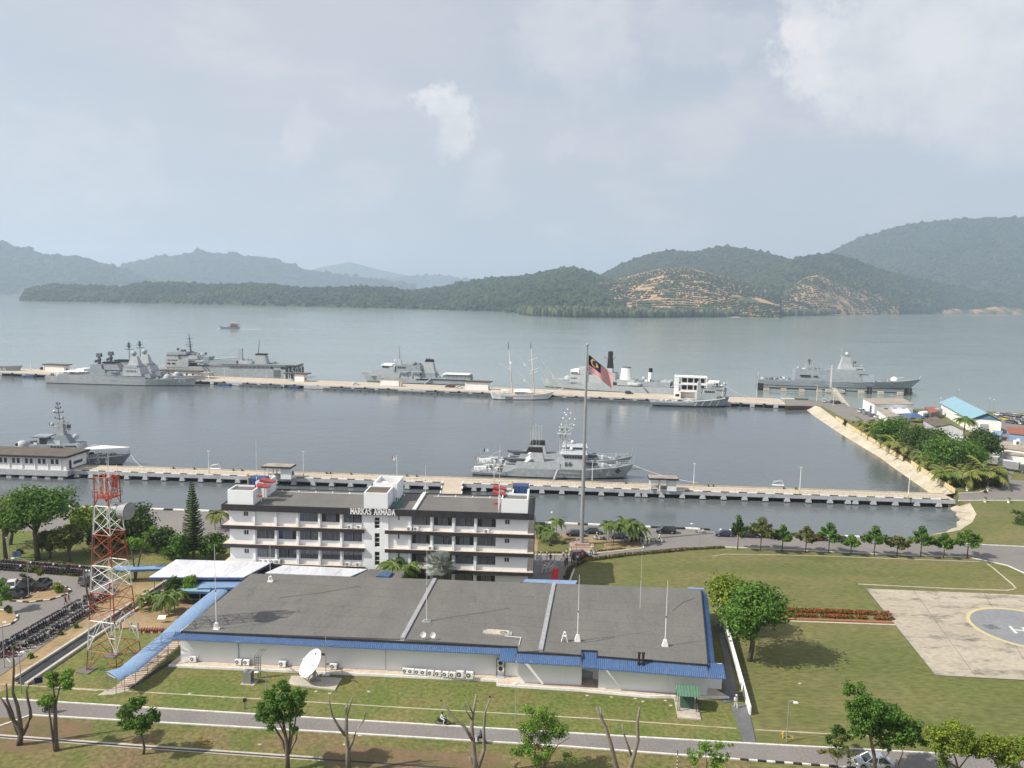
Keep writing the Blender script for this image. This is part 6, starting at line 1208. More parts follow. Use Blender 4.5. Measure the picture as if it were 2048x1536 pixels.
fg_tree('bright yellow green spreading tree in the bottom right corner', (2008, 1600), [([(2008, 1600), (2002, 1550), (1990, 1520), (1975, 1500)], .16, .05), ([(2003, 1545), (2020, 1525), (2040, 1515)], .08, .03)], 14, [(1968, 1478, .9), (1985, 1490, 1.1), (2000, 1500, 1.1), (1965, 1500, 1.0), (2020, 1500, 1.0), (2038, 1505, 1.1), (2055, 1512, 1.1), (1990, 1515, 1.0), (2025, 1525, 1.0), (1950, 1518, .7)], .95, 4, 'leafyel', 2300, .24)
# pruned trees near the tower
fg_tree('tall pruned grey tree with upright limbs beside the motorcycles left of the tower', (186, 1226), [([(186, 1226), (184, 1200), (185, 1170), (184, 1140)], .3, .14), ([(184, 1215), (175, 1190), (170, 1160), (166, 1138)], .2, .09), ([(185, 1200), (180, 1175), (174, 1150)], .14, .08)], 15, bark='bark')
fg_tree('pruned tree with small fresh leaf tufts right of the tower', (270, 1160), [([(270, 1160), (276, 1130), (282, 1105), (290, 1082), (298, 1064)], .24, .07), ([(270, 1155), (268, 1130), (264, 1105), (258, 1088)], .2, .07), ([(278, 1120), (285, 1100), (292, 1080)], .1, .05)], 16, [(300, 1062, .8), (266, 1086, .9), (285, 1086, 1.0), (275, 1092, .9), (258, 1082, .6), (296, 1098, .6)], 1.0, 4, 'leaflt', 900, .3)
fg_tree('small sparse tree on the kerbed island of the parking area', (64, 1183), [([(64, 1183), (66, 1165), (62, 1150)], .08, .03), ([(66, 1165), (76, 1152)], .05, .02)], 17, [(60, 1145, .9), (75, 1148, .8), (50, 1152, .6), (84, 1142, .5)], .9, 3, 'leafolive', 320, .3)
fg_tree('leafy tree edge at the left border of the parking area', (-12, 1225), [([(-12, 1225), (-6, 1200), (0, 1185)], .12, .04)], 18, [(0, 1186, 1.0), (8, 1192, .8), (-8, 1180, 1.1), (4, 1205, .5)], .9, 4, 'leaflt', 700, .3)
# hedges
def hedge(lab, pts, w, h, lm, n, px=True, gaps=0):
    q = [G(x, y) for x, y in pts]; t = thing('hedge', lab, 'hedge', (0, 0, 0)); lob = []
    for a, b in zip(q, q[1:]):
        L_ = (b - a).length; k = max(1, int(L_ / .7))
        for i in range(k):
            if gaps and random.random() < gaps: continue
            c = a.lerp(b, (i + .5) / k); lob.append((c.x, c.y, h * .5, .55, w * .5, h * .5))
    foliage('foliage', lob, n, .2, lm, t, shell=.7)
    return t
hedge('long brown green hedge along the curved lawn edge behind the white kerb', [(1132, 1160), (1140, 1140), (1168, 1123), (1250, 1112), (1370, 1101)], .9, .7, 'hedge', 3000)
hedge('shorter low hedge continuing right towards the first young tree', [(1374, 1100), (1448, 1096)], .7, .5, 'hedge', 700)
hedge('orange red flower hedge, the upper of two beside the helipad', [(1540, 1222), (1598, 1224), (1660, 1226), (1780, 1231)], .9, .75, 'flower', 2400, gaps=.06)
hedge('orange red flower hedge, the lower of two beside the helipad', [(1535, 1231), (1660, 1235), (1786, 1240)], .8, .6, 'flower', 2200, gaps=.12)
strip('flower_bed_edge', [(1530, 1237), (1660, 1241), (1788, 1245.5)], .45, 'brick', .12, lab='red kerb below the orange flower hedges'); strip('path_edge', [(1530, 1241), (1660, 1245.5), (1800, 1250.5)], .28, 'ledge', .09, lab='pale strip below the red kerb')
hedge('low brown hedge around the island in front of the cream kerb', [(1075, 1107), (1130, 1107)], .5, .45, 'hedge', 300); hedge('low brown hedge on the right part of the flagpole island', [(1190, 1104), (1250, 1098)], .5, .45, 'hedge', 300)
hedge('clipped low hedge ring around the dome shrub at the right edge', [(2026, 1047), (2048, 1051), (2080, 1052)], .9, .5, 'leafdk', 300)
for px, py, w, lab in ((112, 1186, 30, 'bushy yellow green shrub on the parking island'), (1128, 1088, 10, 'ball shrub left of the flagpole base'), (1207, 1080, 9, 'ball shrub right of the flagpole base'), (1098, 1092, 9, 'small shrub below the single palm'), (150, 1256, 14, 'yellowish shrub on the sandy strip by the motorcycles'), (120, 1270, 12, 'small dry shrub on the sandy strip'), (60, 1316, 14, 'yellow shrub at the lower end of the sandy strip'), (14, 1226, 22, 'low olive shrub on the left kerbed island'), (1705, 846, 6, 'tiny shrub behind the cream wall'), (1717, 856, 7, 'small pinkish shrub behind the cream wall'), (1968, 986, 10, 'shrub in the white planter below the palms')):
    round_tree(lab, px, py, py - w * .7, w, 'leafyel' if 'yellow' in lab else 'leafolive', 260, .28, .02, 5, px, name='shrub', cat='shrub')
# ------------------------------------------------------------------ ships (local x to the right of the picture, y away, z up from the waterline)
class Ship:
    def __init__(s, lab, L, R, beam, name='warship', cat='ship', group=None):
        a, b = G(*L, ZW), G(*R, ZW); s.ang = frame_of(a, b); s.len = (b - a).length; s.L, s.R, s.B = L, R, beam
        n = Vector((-math.sin(s.ang), math.cos(s.ang), 0)); s.o = thing(name, lab, cat, a + n * beam / 2, s.ang, group); s.k = (R[0] - L[0]) / s.len
        d = (a + b) / 2; s.px = FPX / (d.y * 1.0 + 6); s.st = None
    def X(s, px): return (px - s.L[0]) / s.k
    def Z(s, px, py): return ((s.L[1] + (s.R[1] - s.L[1]) * (px - s.L[0]) / (s.R[0] - s.L[0])) - py) / s.px
    def hull(s, st, mt='navy', dk='deckg', boot=.35, label=None):
        """st: (px at deck, px at waterline, half beam deck, half beam water, py deck)"""
        S_ = [(s.X(a), s.X(b), c, d, s.Z(a, e)) for a, b, c, d, e in st]; s.st = S_; vs, fs, mi = [], [], []
        for xd, xw, hd, hw, z in S_:
            def at(f): return (xw + (xd - xw) * f, hw + (hd - hw) * f, z * f)
            f1 = boot / z; pts = [at(1), at(.55), at(f1), at(-1.2 / z)]
            vs += [(x, -h, q) for x, h, q in pts] + [(x, h, q) for x, h, q in pts[::-1]]
        n = 8
        for i in range(len(S_) - 1):
            for j in range(7): fs.append((i * n + j, i * n + j + 1, (i + 1) * n + j + 1, (i + 1) * n + j)); mi.append(1 if j in (2, 4) else 0)
            fs.append((i * n + 7, i * n, (i + 1) * n, (i + 1) * n + 7)); mi.append(2)
        fs.append(tuple(range(n))[::-1]); mi.append(0); fs.append(tuple(range((len(S_) - 1) * n, len(S_) * n))); mi.append(0)
        m_ = MB(); m_.v = vs; m_.f = fs; m_.m = mi; m_.build('hull', [MT[mt], MT['boot'], MT[dk]], s.o); return s
    def side(s, x, z):      # near side of the hull at x, z
        best = None
        for a, b in zip(s.st, s.st[1:]):
            fa, fb = z / a[4], z / b[4]; xa, xb = a[1] + (a[0] - a[1]) * fa, b[1] + (b[0] - b[1]) * fb
            if min(xa, xb) - 1e-6 <= x <= max(xa, xb) + 1e-6 and abs(xb - xa) > 1e-6:
                t = (x - xa) / (xb - xa); ha, hb = a[3] + (a[2] - a[3]) * fa, b[3] + (b[2] - b[3]) * fb; return -(ha + (hb - ha) * t)
        return -s.B / 2
    def number(s, txt, px, py, h, mt='flagwhite', wd=.7, st=.22):
        m_ = MB(); letters(m_, txt, h, 0, wd, st, .28, serif=False); x0, z0 = s.X(px), s.Z(px, py)
        m_.v = [(x + x0, s.side(x + x0, z + z0) - .12 + y, z + z0) for x, y, z in m_.v]; m_.build('hull_number', MT[mt], s.o)
    def blk(s, name, p0, p1, pb, pt, hb, mt='navy', dl=0, dr=0, hbt=None, y=0, top=None):
        x0, x1 = s.X(p0), s.X(p1); z0, z1 = s.Z((p0 + p1) / 2, pb), s.Z((p0 + p1) / 2, pt); t0, t1 = s.X(p0 + dl), s.X(p1 - dr); ht = hb if hbt is None else hbt
        o = MB().hexa([(x0, y - hb, z0), (x1, y - hb, z0), (x1, y + hb, z0), (x0, y + hb, z0)], [(t0, y - ht, z1), (t1, y - ht, z1), (t1, y + ht, z1), (t0, y + ht, z1)]).build(name, MT[mt], s.o)
        if top: MB().box(t0 + .1, t1 - .1, y - ht + .1, y + ht - .1, z1 + .003, z1 + .05).build('deck_plate', MT[top], o)
        return o
    def band(s, p0, p1, pb, pt, hb, n, mt='woodb', y=0, ov=.62):   # row of windows on the near face
        x0, x1 = s.X(p0), s.X(p1); z0, z1 = s.Z((p0 + p1) / 2, pb), s.Z((p0 + p1) / 2, pt); w = (x1 - x0) / n
        for i in range(n): MB().box(x0 + w * i, x0 + w * (i + ov), y - hb - .06, y - hb - .004, z0, z1).build('window', MT[mt], s.o)
    def pole(s, name, p0, pb, p1, pt, r0=.2, r1=.08, mt='navy', y=0, y1=None):
        return MB().cyl((s.X(p0), y, s.Z(p0, pb)), (s.X(p1), y if y1 is None else y1, s.Z(p1, pt)), r0, r1, 6).build(name, MT[mt], s.o)
    def yard(s, px, py, half, r=.1, mt='navy', y=0, lat=True):
        x, z = s.X(px), s.Z(px, py); m_ = MB().cyl((x - half, y, z), (x + half, y, z), r, n=5)
        if lat: m_.cyl((x, y - half, z), (x, y + half, z), r, n=5)
        for e in (-half, half): m_.box(x + e - .12, x + e + .12, y - .12, y + .12, z, z + .55)
        return m_.build('yard', MT[mt], s.o)
    def ball(s, name, px, py, r, mt='navy', y=0, sq=(1, 1, 1), n=12): return MB().sph((s.X(px), y, s.Z(px, py)), r, n, 7, sq=sq).build(name, MT[mt], s.o, smooth=True)
    def gun(s, px, pb, r, dirx, mt='navylt', y=0, L_=4.2):
        x, z = s.X(px), s.Z(px, pb); t = MB().cyl((x, y, z - .2), (x, y, z + .5), r * 1.05, n=14).sph((x, y, z + .45), r, 14, 5, sq=(1.05, .95, 1.0), z0=0).build('gun_turret', MT[mt], s.o, smooth=True)
        MB().cyl((x + dirx * r * .8, y, z + r * .75), (x + dirx * (r * .8 + L_), y, z + r * 1.15), .12, .08, 6).build('gun_barrel', MT[mt], t)
    def rail(s, p0, p1, hb, n, h=1.0, mt='navylt', sides=(-1,)):
        for sd in sides:
            m_ = MB(); pts = []
            for i in range(n + 1):
                px = p0 + (p1 - p0) * i / n; x = s.X(px)
                z = np.interp(x, [q[0] for q in s.st], [q[4] for q in s.st]); w = np.interp(x, [q[0] for q in s.st], [q[2] for q in s.st]) - .15; pts.append((x, sd * w, z))
                m_.cyl((x, sd * w, z), (x, sd * w, z + h), .05, n=4)
            m_.tube([(x, y, z + h) for x, y, z in pts], .04, 4).tube([(x, y, z + h * .5) for x, y, z in pts], .03, 4)
            m_.build('guard_rail', MT[mt], s.o)
    def boat(s, px, py, L_, y, mt='white'):
        x, z = s.X(px), s.Z(px, py); q = [(-.5, 0), (-.3, .5), (.3, .5), (.5, 0), (.3, -.5), (-.3, -.5)]
        MB().hexa([(x + a * L_ * .8, y + b * L_ * -.22, z) for a, b in q], [(x + a * L_, y + b * L_ * -.3, z + L_ * .16) for a, b in q]).build('ship_boat', MT[mt], s.o)
    def clutter(s, p0, p1, py, hb, n, seed, mt='navylt', hmax=1.6):
        r = random.Random(seed)
        for i in range(n):
            px = r.uniform(p0, p1); x = s.X(px); z = s.Z(px, py); y = r.uniform(-hb, hb); w = r.uniform(.3, .9)
            MB().box(x - w, x + w, y - w * .6, y + w * .6, z - .05, z + r.uniform(.4, hmax)).build('deck_fitting', MT[r.choice([mt, 'navy', 'navydk', 'white'] if mt != 'white' else ['white', 'cloth'])], s.o)
    def mooring(s, p, q, lab):
        pts = [p.lerp(q, t) - Vector((0, 0, 4 * t * (1 - t) * .7)) for t in np.linspace(0, 1, 9)]
        tag(MB().tube(pts, .07, 4).build('mooring_rope', MT['rope']), lab, 'rope')
    def W(s, x, y, z): return s.o.matrix_basis @ Vector((x, y, z))
def frigate(S, full=True):
    S.hull([(89, 91.5, 5.2, 4.8, 753), (117, 117, 5.6, 5.3, 752.5), (118, 118, 5.6, 5.3, 748.5), (200, 200, 5.8, 5.6, 751), (291, 291, 5.6, 5.0, 755.2), (293, 293, 5.5, 4.8, 758.7), (330, 326, 4.4, 3.2, 759.0), (360, 354, 2.6, 1.5, 758.4), (386, 378.5, .15, .1, 757.2)], 'navylt')
    S.rail(92, 116, 5, 8); S.rail(122, 288, 5, 40, .8)
    for a, b in ((124, 158), (160, 176)): S.blk('quarterdeck_awning', a, b, 744, 742.6, 4.8, 'cloth', 2, 2, 3.6)
    S.blk('deckhouse', 166, 212, 750.5, 739, 4.4, 'navy', 1, 4, 4.0, top='deckg'); S.blk('deckhouse', 178, 203, 739, 730, 3.6, 'navy', 0, 3, 3.2, top='deckg')
    S.pole('radar_mast', 190, 731, 190, 716, 1.0, .7, 'navydk'); S.blk('radar_antenna', 185.5, 195.5, 715.5, 708, .9, 'navydk', .5, .5, .7); S.ball('fire_control', 190, 721, 1.2, 'navydk'); S.ball('fire_control', 183, 724, .9, 'navydk')
    S.blk('funnel', 205, 238, 741, 727.5, 3.0, 'navy', -2, 9, 2.4); S.blk('funnel_cap', 201, 228, 727.2, 724.8, 2.8, 'soot', 1, 1)
    S.blk('deckhouse', 212, 246, 751.5, 744, 4.2, 'navy', 0, 0, 4.0, top='deckg'); S.blk('bridge', 246, 283, 752.5, 736, 4.8, 'navylt', 0, 5, 4.2, top='deckg'); S.blk('bridge', 248, 275, 736, 731.5, 4.4, 'navy', 0, 3, 4.0, top='deckg'); S.band(252, 274, 743.4, 741.2, 4.72, 8)
    S.blk('cone_mast', 252, 274, 733.5, 714, 2.6, 'navylt', 4, 6, .9); S.ball('radome', 260.5, 708.5, 1.55, 'navylt')
    S.pole('pole_mast', 252.5, 735, 250.5, 685, .28, .1, 'navydk'); S.yard(251.5, 700.5, 2.4, .16, 'navydk'); S.yard(251, 694, 1.5, .14, 'navydk'); S.blk('mast_antenna', 249.3, 252.5, 698, 687, .5, 'navydk'); S.pole('whip', 250.4, 685, 250.2, 675, .05, .04, 'navylt')
    S.blk('deckhouse', 283, 300, 757, 749.5, 3.8, 'navy', 0, 3, 3.4, top='deckg')
    S.gun(326, 758.2, 2.0, 1, 'navylt'); S.clutter(296, 350, 758.6, 2.2, 8, 4); S.clutter(214, 245, 744, 3.2, 9, 5); S.clutter(125, 165, 749, 3.6, 8, 6); S.clutter(93, 116, 752.8, 3.6, 8, 9)
    S.boat(228, 747, 6.5, -4.0, 'navylt')
S = Ship('grey frigate with hull number 25, nearer of the moored pair at the left', (91.5, 766.2), (379, 774.2), 10.8, group='frigates moored at the outer jetty'); frigate(S)
tw2 = copy_tree(S.o, G(120, 761.0, ZW) + Vector((.0, 5, 0)), S.ang, 'grey frigate moored behind the frigate numbered 25, its bow showing past it'); S.number('25', 352, 764.5, 2.3)
S.mooring(S.W(S.X(383), 0, S.Z(383, 758)), G(430, 758, .3), 'mooring rope from the frigate bow to the outer jetty')
S = Ship('grey ship bow with number 29 at the left edge of the outer jetty', (-150, 745), (23, 750.2), 11, group='frigates moored at the outer jetty')
S.hull([(-150, -150, 5.2, 5, 731), (-60, -60, 5.5, 5.2, 732), (-20, -22, 4.4, 3.4, 733), (10, 4, 2.4, 1.5, 733.6), (33, 23, .2, .12, 732.6)]); S.number('29', -8, 745, 2.6); S.rail(-60, 28, 4, 18, 1.0); S.pole('jackstaff', 32, 732.6, 33.2, 724, .06, .05, 'navylt'); S.blk('deckhouse', -150, -50, 732, 700, 4.4, 'navy', 0, 6, 4.0)
# landing ship
S = Ship('long grey landing ship with tall bridge, funnel and 1503 on its stern', (322, 752.5), (571, 757.5), 15, 'landing_ship')
xs_, z0, z1 = S.X(571), -1.2, S.Z(560, 737.5); x0 = S.X(322)
q = lambda z, f=0: [(x0 - f, -2, z), (S.X(345) - f, -7, z), (xs_, -7.5, z), (S.X(594), 7.5, z), (S.X(350), 7.5, z)]
MB().hexa(q(-1.2), q(S.Z(450, 734.5), 3)).build('hull', MT['navylt'], S.o)
MB().hexa([(S.X(406), -7.3, S.Z(450, 734.5)), (xs_ - .4, -7.3, S.Z(560, 736)), (S.X(592.5), 7.3, S.Z(560, 736)), (S.X(406), 7.3, S.Z(450, 734.5))], [(S.X(440), -7.5, S.Z(450, 729.5)), (xs_, -7.6, S.Z(560, 730.2)), (S.X(594.4), 7.6, S.Z(560, 730.2)), (S.X(440), 7.5, S.Z(450, 729.5))]).build('upper_hull', MT['navy'], S.o)
MB().box(S.X(458), S.X(546), -7.58, -7.52, S.Z(500, 735.6), S.Z(500, 732)).build('side_gallery', MT['navydk'], S.o)
for i in range(10): MB().box(S.X(462 + i * 8.6), S.X(462.8 + i * 8.6), -7.66, -7.585, S.Z(500, 735.6), S.Z(500, 732)).build('stanchion', MT['navylt'], S.o)
MB().box(S.X(440), S.X(592), -6.8, 6.8, S.Z(500, 729.4), S.Z(500, 729.0)).build('flight_deck', MT['deckg'], S.o)
MB().box(S.X(547.5), S.X(560.5), -7.62, -7.52, S.Z(555, 754), S.Z(555, 740)).build('ramp_door', MT['navydk'], S.o)
for i in range(5): MB().box(S.X(547.5), S.X(560.5), -7.68, -7.625, S.Z(555, 753 - i * 2.8), S.Z(555, 752.3 - i * 2.8)).build('door_rib', MT['navylt'], S.o)
for p in ((542, 546), (562, 571)): MB().box(S.X(p[0]), S.X(p[1]), -7.66, -7.605, S.Z(555, 737.6), S.Z(555, 734.3)).build('port', MT['soot'], S.o)
tv = Vector((S.X(594) - xs_, 15, 0)); an = math.atan2(tv.y, tv.x)
MB().box(0, tv.length, -.06, .02, S.Z(580, 757), S.Z(580, 737)).build('transom', MT['navydk'], S.o, (xs_ + .05, -7.5, 0), an)
m_ = MB(); letters(m_, '1503', 3.6, .05, .7, .17, .3, serif=False); m_.build('hull_number', MT['white'], S.o, (xs_ + .06 + tv.x * .12, -7.5 + tv.y * .12 - .1, S.Z(580, 749)), an)
S.st = [(S.X(322), S.X(322), 5, 5, S.Z(450, 734.5)), (S.X(594), S.X(594), 7.5, 7.5, S.Z(450, 734.5))]
S.blk('bridge_block', 330, 376, 734.8, 719, 7.2, 'navylt', 2, -2, 7.0); S.blk('bridge_block', 333, 358, 719, 709.5, 7.0, 'navylt', 0, 2, 6.8, top='deckg'); S.blk('bridge', 334, 372, 709.5, 705, 6.6, 'navy', 0, 1, 6.2, top='deckg'); S.blk('bridge_block', 358, 398, 726, 712, 6.2, 'navylt', 0, 6, 6.0, top='deckg'); S.blk('deckhouse', 396, 416, 728, 714.5, 5, 'navy', 0, 1, 4.6)
S.band(334, 357, 711.6, 709.8, 7.0, 8); S.band(336, 356, 721.2, 719.6, 7.1, 5); S.band(335, 354, 728.4, 725.6, 7.2, 2); S.band(360, 384, 727.6, 725.8, 6.3, 8, 'navydk')
S.pole('mast', 373, 706, 370, 668, .6, .15, 'navydk'); 
for py, h in ((679, 2.0), (686, 1.4), (691, 2.2), (695, 1.6)): S.yard(371, py, h, .16, 'navydk')
S.ball('radome', 347, 700, .9, 'navydk'); S.ball('radome', 403, 709, .9, 'navydk'); S.blk('director', 354, 362, 705, 701, 1.2, 'navydk')
S.boat(385, 721.5, 8.5, -6.6, 'navylt'); S.boat(398, 724.5, 7, -6.6, 'white')
S.blk('cargo_deck', 404, 470, 731, 722, 5.2, 'navy', 10, 0, 4.6, top='deckg'); S.blk('crane_post', 467, 478, 729, 698, 1.3, 'navylt', 4, .5, .9); S.pole('crane_boom', 415, 720.5, 470, 717.6, .5, .4, 'navylt'); S.pole('crane_wire', 467, 699, 424, 718, .07, .07, 'navydk')
S.blk('deckhouse', 474, 500, 729.5, 723.5, 4.5, 'navylt', 0, 0, 4.2); S.clutter(475, 503, 723.5, 3.5, 10, 11)
S.blk('funnel', 505, 530, 730, 711, 3.4, 'navylt', 1.5, 5, 2.8); S.blk('funnel_cap', 505.5, 527, 711.2, 709.2, 3.0, 'soot', 1, 1); S.pole('pole_mast', 509, 710, 512.5, 681, .3, .12, 'navydk'); S.clutter(532, 545, 729.5, 5, 8, 12)
S.clutter(378, 398, 712, 5, 10, 15)
for px in (405, 412): S.pole('gangway_rail', px, 733, px + 16, 752, .18, .18, 'navydk', -7.6)
# survey ship
S = Ship('grey survey ship with two lifeboats, black topped funnel and a white stern awning', (728, 764), (939, 771), 11.5, 'survey_ship')
S.hull([(715.5, 729, .2, .1, 745.6), (735, 742, 2.8, 1.8, 749), (758, 762, 4.8, 4.2, 752.5), (790, 790, 5.6, 5.4, 755.5), (832, 832, 5.7, 5.6, 757.8), (834, 834, 5.7, 5.6, 761), (900, 900, 5.6, 5.4, 763), (940, 938, 5.0, 4.6, 763.6)], 'navylt')
S.blk('main_deck', 867, 939, 763.4, 759, 5.2, 'navydk', 0, 0, 5.0); S.blk('main_deck', 867, 940, 759, 757.4, 5.4, 'navylt'); 
for i in range(9): S.pole('stanchion', 870 + i * 8, 757.5, 870 + i * 8, 750, .09, .09, 'navylt', -5)
S.blk('awning', 884, 938, 749.8, 748.6, 5.2, 'cloth', 2, 2, 3.6); S.blk('aft_screen', 890, 939, 757.4, 751, 4.6, 'navy')
S.blk('deckhouse', 738, 790, 752.6, 743.5, 4.4, 'navylt', 4, 0, 4.2, top='deckg'); S.blk('deckhouse', 762, 840, 757.5, 745.5, 5.0, 'navylt', 0, 2, 4.8, top='deckg'); S.blk('bridge', 763, 788, 745.5, 731.5, 4.6, 'navylt', 0, -2, 4.4); S.blk('bridge_roof', 761.5, 784, 731.3, 728.6, 4.8, 'white', 2, 1, 4.2); S.band(764, 778, 735.6, 732.4, 4.6, 5)
S.blk('deckhouse', 790, 842, 745.5, 731.5, 4.2, 'navy', 1, 3, 4.0, top='deckg'); S.band(795, 812, 737, 734, 4.2, 4); S.blk('funnel_base', 842, 872, 757, 746, 4.6, 'navy', 0, 4, 4.2); S.blk('funnel', 845, 868, 747, 725, 2.8, 'navylt', 2.5, 5, 2.2); S.blk('funnel_cap', 847.5, 864, 724.8, 720.5, 2.3, 'soot', 1.5, 2.5)
for px in (850, 855): S.pole('exhaust', px, 721, px, 718.4, .35, .35, 'soot')
S.pole('mast', 795, 733, 793.5, 691, .7, .12, 'navylt'); 
for py, h in ((705, 1.6), (714.5, 2.2), (697, 1.0), (692, .7)): S.yard(794, py, h, .14, 'navylt')
S.ball('radome', 786, 722, .6, 'white'); S.blk('mast_house', 790, 800, 732, 720, 1.2, 'navylt', 2, 2, .8)
for px in (808, 834): S.boat(px, 747.2, 8, -4.9, 'navylt'); S.pole('davit', px + 9, 758, px + 4, 745.5, .22, .18, 'navylt', -5.2); S.pole('davit', px - 10, 757, px - 8, 746, .22, .18, 'navylt', -5.2)
for px in (862, 876): S.pole('boat_crane', px, 757, px + 8, 745, .22, .15, 'navylt', -4)
S.pole('bow_crane', 727, 746, 736, 737.5, .2, .15, 'navylt'); S.pole('foremast', 741.5, 747, 741.5, 723, .08, .05, 'navylt'); S.clutter(845, 885, 755, 4, 12, 21); S.clutter(800, 838, 731.5, 3, 7, 22); S.rail(718, 760, 4, 12)
S.pole('gangway', 850, 768, 862, 758, .4, .4, 'navylt', -6.2)
S.mooring(S.W(S.X(717), 0, S.Z(717, 747)), G(628, 760, .3), 'long mooring rope from the survey ship bow to the outer jetty')
# white tall ship
S = Ship('white two masted tall ship moored in front of the outer jetty', (985, 799.2), (1100, 800.7), 7.0, 'tall_ship', 'sailing ship')
S.hull([(979.5, 985, 2.4, 1.6, 784), (984, 988, 3.2, 2.2, 784.8), (1000, 1000, 3.8, 3.4, 787), (1030, 1030, 3.8, 3.6, 789.6), (1066, 1066, 3.6, 3.2, 789.6), (1090, 1088, 2.2, 1.4, 788), (1109, 1099, .2, .1, 784.6)], 'white', 'ledge')
MB().box(S.X(1010), S.X(1026), -3.72, -3.62, S.Z(1018, 796.6), S.Z(1018, 794.6)).build('fender_recess', MT['soot'], S.o)
for i in range(2): x0_, x1_ = ((990, 1062), (1066, 1098))[i]; MB().tube([(S.X(p), S.side(S.X(p), S.Z(p, 792.5)) - .03, S.Z(p, 792.5)) for p in np.linspace(x0_, x1_, 12)], .07, 4).build('rubbing_strake', MT['navydk'], S.o)
for nm, p0, p1, pt in (('foremast', 1069, 1060, 684), ('mainmast', 1025, 1015, 686)):
    z0 = S.Z(p0, 788); o = MB().cyl((S.X(p0), 0, z0), (S.X((p0 * .55 + p1 * .45)), 0, S.Z(p0, 788 - (788 - pt) * .45)), .34, .26, 8).build('mast', MT['ledge'], S.o); MB().cyl((S.X((p0 * .55 + p1 * .45)), 0, S.Z(p0, 788 - (788 - pt) * .45)), (S.X(p1), 0, S.Z(p1, pt)), .26, .12, 8).build('topmast', MT['white'], o); MB().cyl((S.X(p1), 0, S.Z(p1, pt + 14)), (S.X(p1), 0, S.Z(p1, pt)), .24, .14, 8).build('mast_tip', MT['navydk'], o)
for px, py, h in ((1065, 720.5, 1.6), (1067, 747, 1.8), (1066.5, 741.5, 1.3)): 
    x, z = S.X(px), S.Z(px, py); MB().cyl((x - 2.2, 0, z - .5), (x + 2.2, 0, z + .9), .12, n=6).build('yard', MT['white'], S.o)
MB().cyl((S.X(1020), 0, S.Z(1020, 728.5)), (S.X(1022), 0, S.Z(1020, 728)), .8, n=8).build('crosstree', MT['white'], S.o)
S.pole('gaff', 1019, 741, 993, 725.5, .16, .12, 'white'); S.pole('boom', 1022, 782, 990, 783, .14, .12, 'white')
for (a, b, c, d) in ((1063, 744, 1024, 700.5), (1064, 776, 1027, 735.5), (1127, 778, 1081, 720), (1112, 779, 1073, 732)):
    S.pole('stay', a, b, c, d, .09, .09, 'white'); 
for (a, b, c, d, e, f) in ((1046, 725.5, 1052.5, 733, 1045.5, 733.5), (1047, 757.5, 1053, 765, 1046, 764.5), (1104.5, 750, 1111, 759.5, 1104.5, 758.5), (1093, 757.5, 1099, 769, 1092.5, 767)):
    P_ = [(S.X(p), 0, S.Z(p, r_)) for p, r_ in ((a, b), (c, d), (e, f))]; MB().add(P_ + [(x, .15, z) for x, y, z in P_], [(0, 1, 2), (5, 4, 3), (0, 3, 4, 1), (1, 4, 5, 2), (2, 5, 3, 0)]).build('furled_sail', MT['white'], S.o)
S.pole('bowsprit', 1104, 786, 1128, 778, .25, .12, 'white')
S.blk('deckhouse', 1004, 1018, 787, 781.5, 2.0, 'cloth', 1, 1, 1.7); S.blk('deck_awning', 1028, 1064, 784.5, 780, 3.0, 'cloth', 5, 5, 1.2); S.blk('deckhouse', 1030, 1050, 789, 784.5, 2.0, 'navydk'); S.clutter(985, 1018, 786, 2.4, 12, 31, 'white', 1.3); S.clutter(1050, 1085, 788, 2, 9, 32, 'white', 1.0); S.rail(982, 1108, 3, 30, .9, 'white', (-1, 1))
# training frigate behind the jetty
S = Ship('long pale grey frigate with black lattice mast and rounded funnel behind the signal tower', (1082, 775), (1450, 798), 12.5, 'warship', group='frigates moored at the outer jetty')
S.hull([(1073.5, 1084, .2, .1, 755.5), (1095, 1100, 2.4, 1.4, 758), (1130, 1132, 4.6, 3.6, 761.5), (1180, 1180, 6.0, 5.6, 765), (1230, 1230, 6.2, 6.0, 769), (1232, 1232, 6.2, 6.0, 772), (1330, 1330, 6.2, 6.0, 776), (1400, 1400, 5.8, 5.6, 779), (1449, 1447, 4.8, 4.4, 781)], 'navylt')
S.rail(1078, 1135, 4, 16); S.gun(1133, 761, 2.3, -1, 'navylt'); S.blk('breakwater', 1110, 1128, 762, 758.5, 2.5, 'navylt')
S.blk('bridge', 1142, 1180, 765.5, 741, 5.6, 'navylt', 1, 0, 5.2); S.blk('bridge', 1144, 1162, 746, 739, 5.9, 'white', 0, 1, 5.6); S.band(1145, 1160, 745.4, 743.2, 5.95, 6); S.band(1145, 1158, 757.4, 755, 5.5, 4); S.blk('deckhouse', 1160, 1222, 768, 750, 5.2, 'navylt', 0, 0, 5.0, top='deckg'); S.blk('deckhouse', 1158, 1176, 741, 735, 3, 'navylt'); S.blk('deckhouse', 1196, 1236, 760, 746.5, 4.6, 'navylt', 0, 2, 4.4, top='deckg')
S.blk('mast_base', 1213, 1228, 750, 738, 2.4, 'navylt', 0, 1, 2); S.blk('lattice_mast', 1215.5, 1227, 738, 708, 1.6, 'soot', 2, 3, 1.0); S.blk('mast_house', 1217, 1225, 712, 704, 1.5, 'soot', .4, .4); S.yard(1220, 716.5, 3.2, .18, 'navydk'); S.yard(1220, 721, 2, .14, 'navydk')
S.blk('funnel_base', 1240, 1275, 772, 761, 5, 'navylt'); m_ = MB(); x0_, z0, z1 = S.X(1255), S.Z(1255, 762), S.Z(1255, 738)
